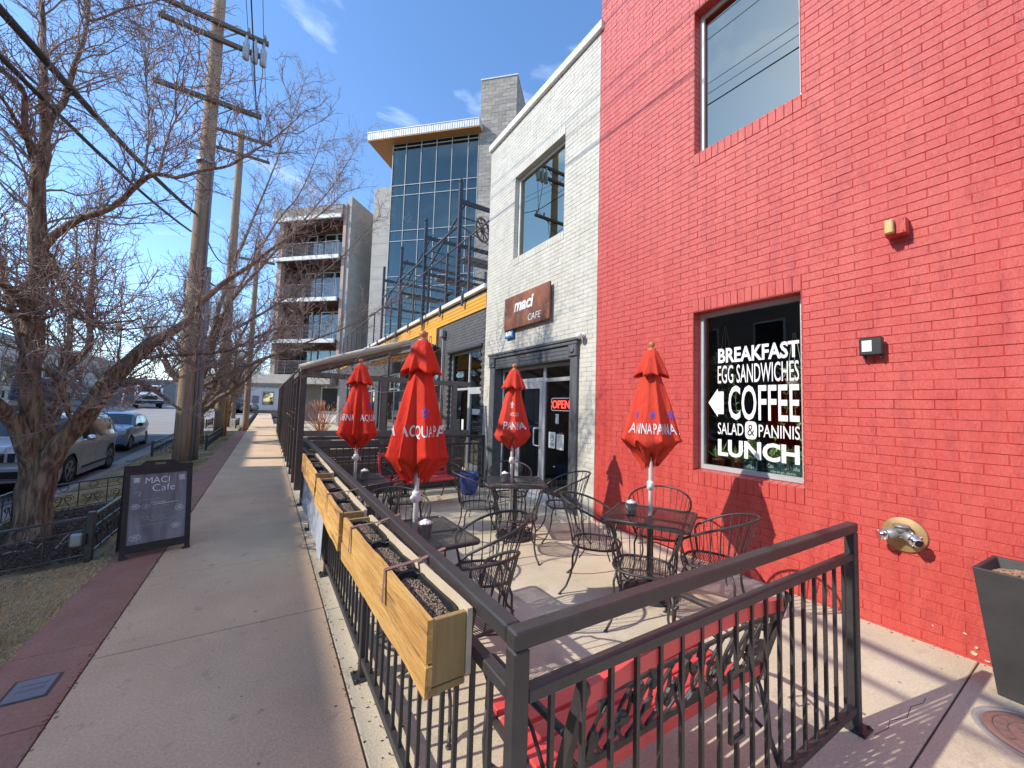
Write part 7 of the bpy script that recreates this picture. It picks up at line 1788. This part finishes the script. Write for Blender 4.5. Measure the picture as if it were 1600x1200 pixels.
# dark step van
t = thing('van', 'dark brown step van with flat glass front, half hidden by the tree', 'van', (-10.95, 33.0, road_z(32)), rad(10))
mb = MB(); mb.prism([(-1.7, .45), (-1.7, 1.15), (-.85, 1.35), (-.45, 2.55), (-.2, 2.72), (4.2, 2.75), (4.2, .45)], -1.0, 1.0, lambda u, v, q: (q, u, v)); cb = mb.build('body', m_bus, t); bv = cb.modifiers.new('b', 'BEVEL'); bv.width = .06; bv.segments = 2
for s in (-1, 1):
    mb = MB(); mb.add([(s * .05, -.845, 1.42), (s * .90, -.845, 1.42), (s * .86, -.52, 2.42), (s * .05, -.52, 2.42)], [(0, 1, 2, 3)]); mb.build('windscreen', m_carglass, t)
    mb = MB(); mb.lathe([(.11, -1.73), (.11, -1.70), (.0, -1.745)], (s * .75, 0, .85), 14, 'y'); mb.build('headlight', m_headl, t)
    mb = MB(); mb.cbox(s * 1.18 - .05, s * 1.18 + .05, -.7, -.62, 1.5, 1.9, .02); mb.bar((s * 1.0, -.6, 1.9), (s * 1.18, -.66, 1.85), .02, .02); mb.build('mirror', m_blacktrim, t)
    for y in (-.8, 2.9):
        mb = MB(); mb.lathe([(.25, s * 1.0), (.39, s * .98), (.40, s * .75), (.0, s * .74)], (0, y, .40), 20, 'x'); mb.build('wheel', m_tyre, t)
mb = MB(); mb.cbox(-.95, .95, -1.82, -1.68, .42, .66, .03); mb.build('bumper', m_blacktrim, t)
mb = MB()
for k in range(5): mb.box(-.5, .5, -1.712, -1.70, .76 + k * .06, .79 + k * .06)
mb.build('grille', m_blacktrim, t)
mb = MB(); mb.lathe([(.06, -1.735), (.06, -1.70), (.0, -1.74)], (-.95, 0, .85), 10, 'y'); mb.build('indicator', m_orangewood, t)

# ================================================================ FAR BUILDINGS ACROSS THE STREET
t = thing('warehouse_building', 'long pale stucco warehouse across the street behind the tree', 'building', (-26, 62, 0))
mb = MB(); mb.box(-45, -19.5, 40, 84, -.5, 6.3); mb.build('wall', m_beige, t, True)
mb = MB(); mb.box(-45.1, -19.35, 39.8, 84.2, 6.31, 6.75); mb.build('parapet', m_greystucco, t, True)
for k in range(5):
    y = 44 + k * 7.5; f_ = MB(); f_.box(-19.498, -19.42, y, y + 2.2, 2.6, 4.8); fo_ = f_.build('window', m_oppbrick, t, True); mb = MB(); mb.box(-19.419, -19.40, y + .15, y + 2.05, 2.75, 4.65); mb.build('pane', m_carglass, fo_, True)
    f_ = MB(); f_.box(-19.498, -19.44, y + 3.2, y + 5.8, .2, 3.2); f_.build('garage_door', m_greystucco, t, True)
t = thing('shed_building', 'low grey flat roofed shed beyond the warehouse and leaning sign', 'building', (-18, 78, 0))
mb = MB(); mb.box(-30, -13.2, 86, 96, 0, 4.4); mb.build('wall', m_greystucco, t, True); mb = MB(); mb.box(-30.1, -13.1, 85.9, 96.1, 4.41, 4.7); mb.build('roof', m_metalroof, t, True)
mb = MB(); mb.box(-20, -17, 85.9, 85.99, .4, 3.4); mb.build('garage_door', m_conduit, t, True)
t = thing('yard_wall', 'long plain grey yard wall beside the truck across the street', 'wall', (-16, 64, .4))
for k in range(6): mb = MB(); mb.cbox(-3.0 + k * .85 - .42, -3.0 + k * .85 + .42, -.1, .1, -.4, 2.3, .02); mb.build('panel', m_conduit, t)
t = thing('brick_building', 'far low brick building with pale windows up the street', 'building', (-7, 108, 0))
mb = MB(); mb.box(-14, 0, 104, 116, 0, 6.5); mb.build('wall', m_tanbrick, t, True)
for k in range(4):
    f_ = MB(); f_.box(-13 + k * 3.3, -11.2 + k * 3.3, 103.9, 103.998, 1.2, 4.2); fo_ = f_.build('window', m_offwhite, t, True); mb = MB(); mb.box(-12.9 + k * 3.3, -11.3 + k * 3.3, 103.86, 103.899, 1.3, 4.1); mb.build('pane', m_carglass, fo_, True)
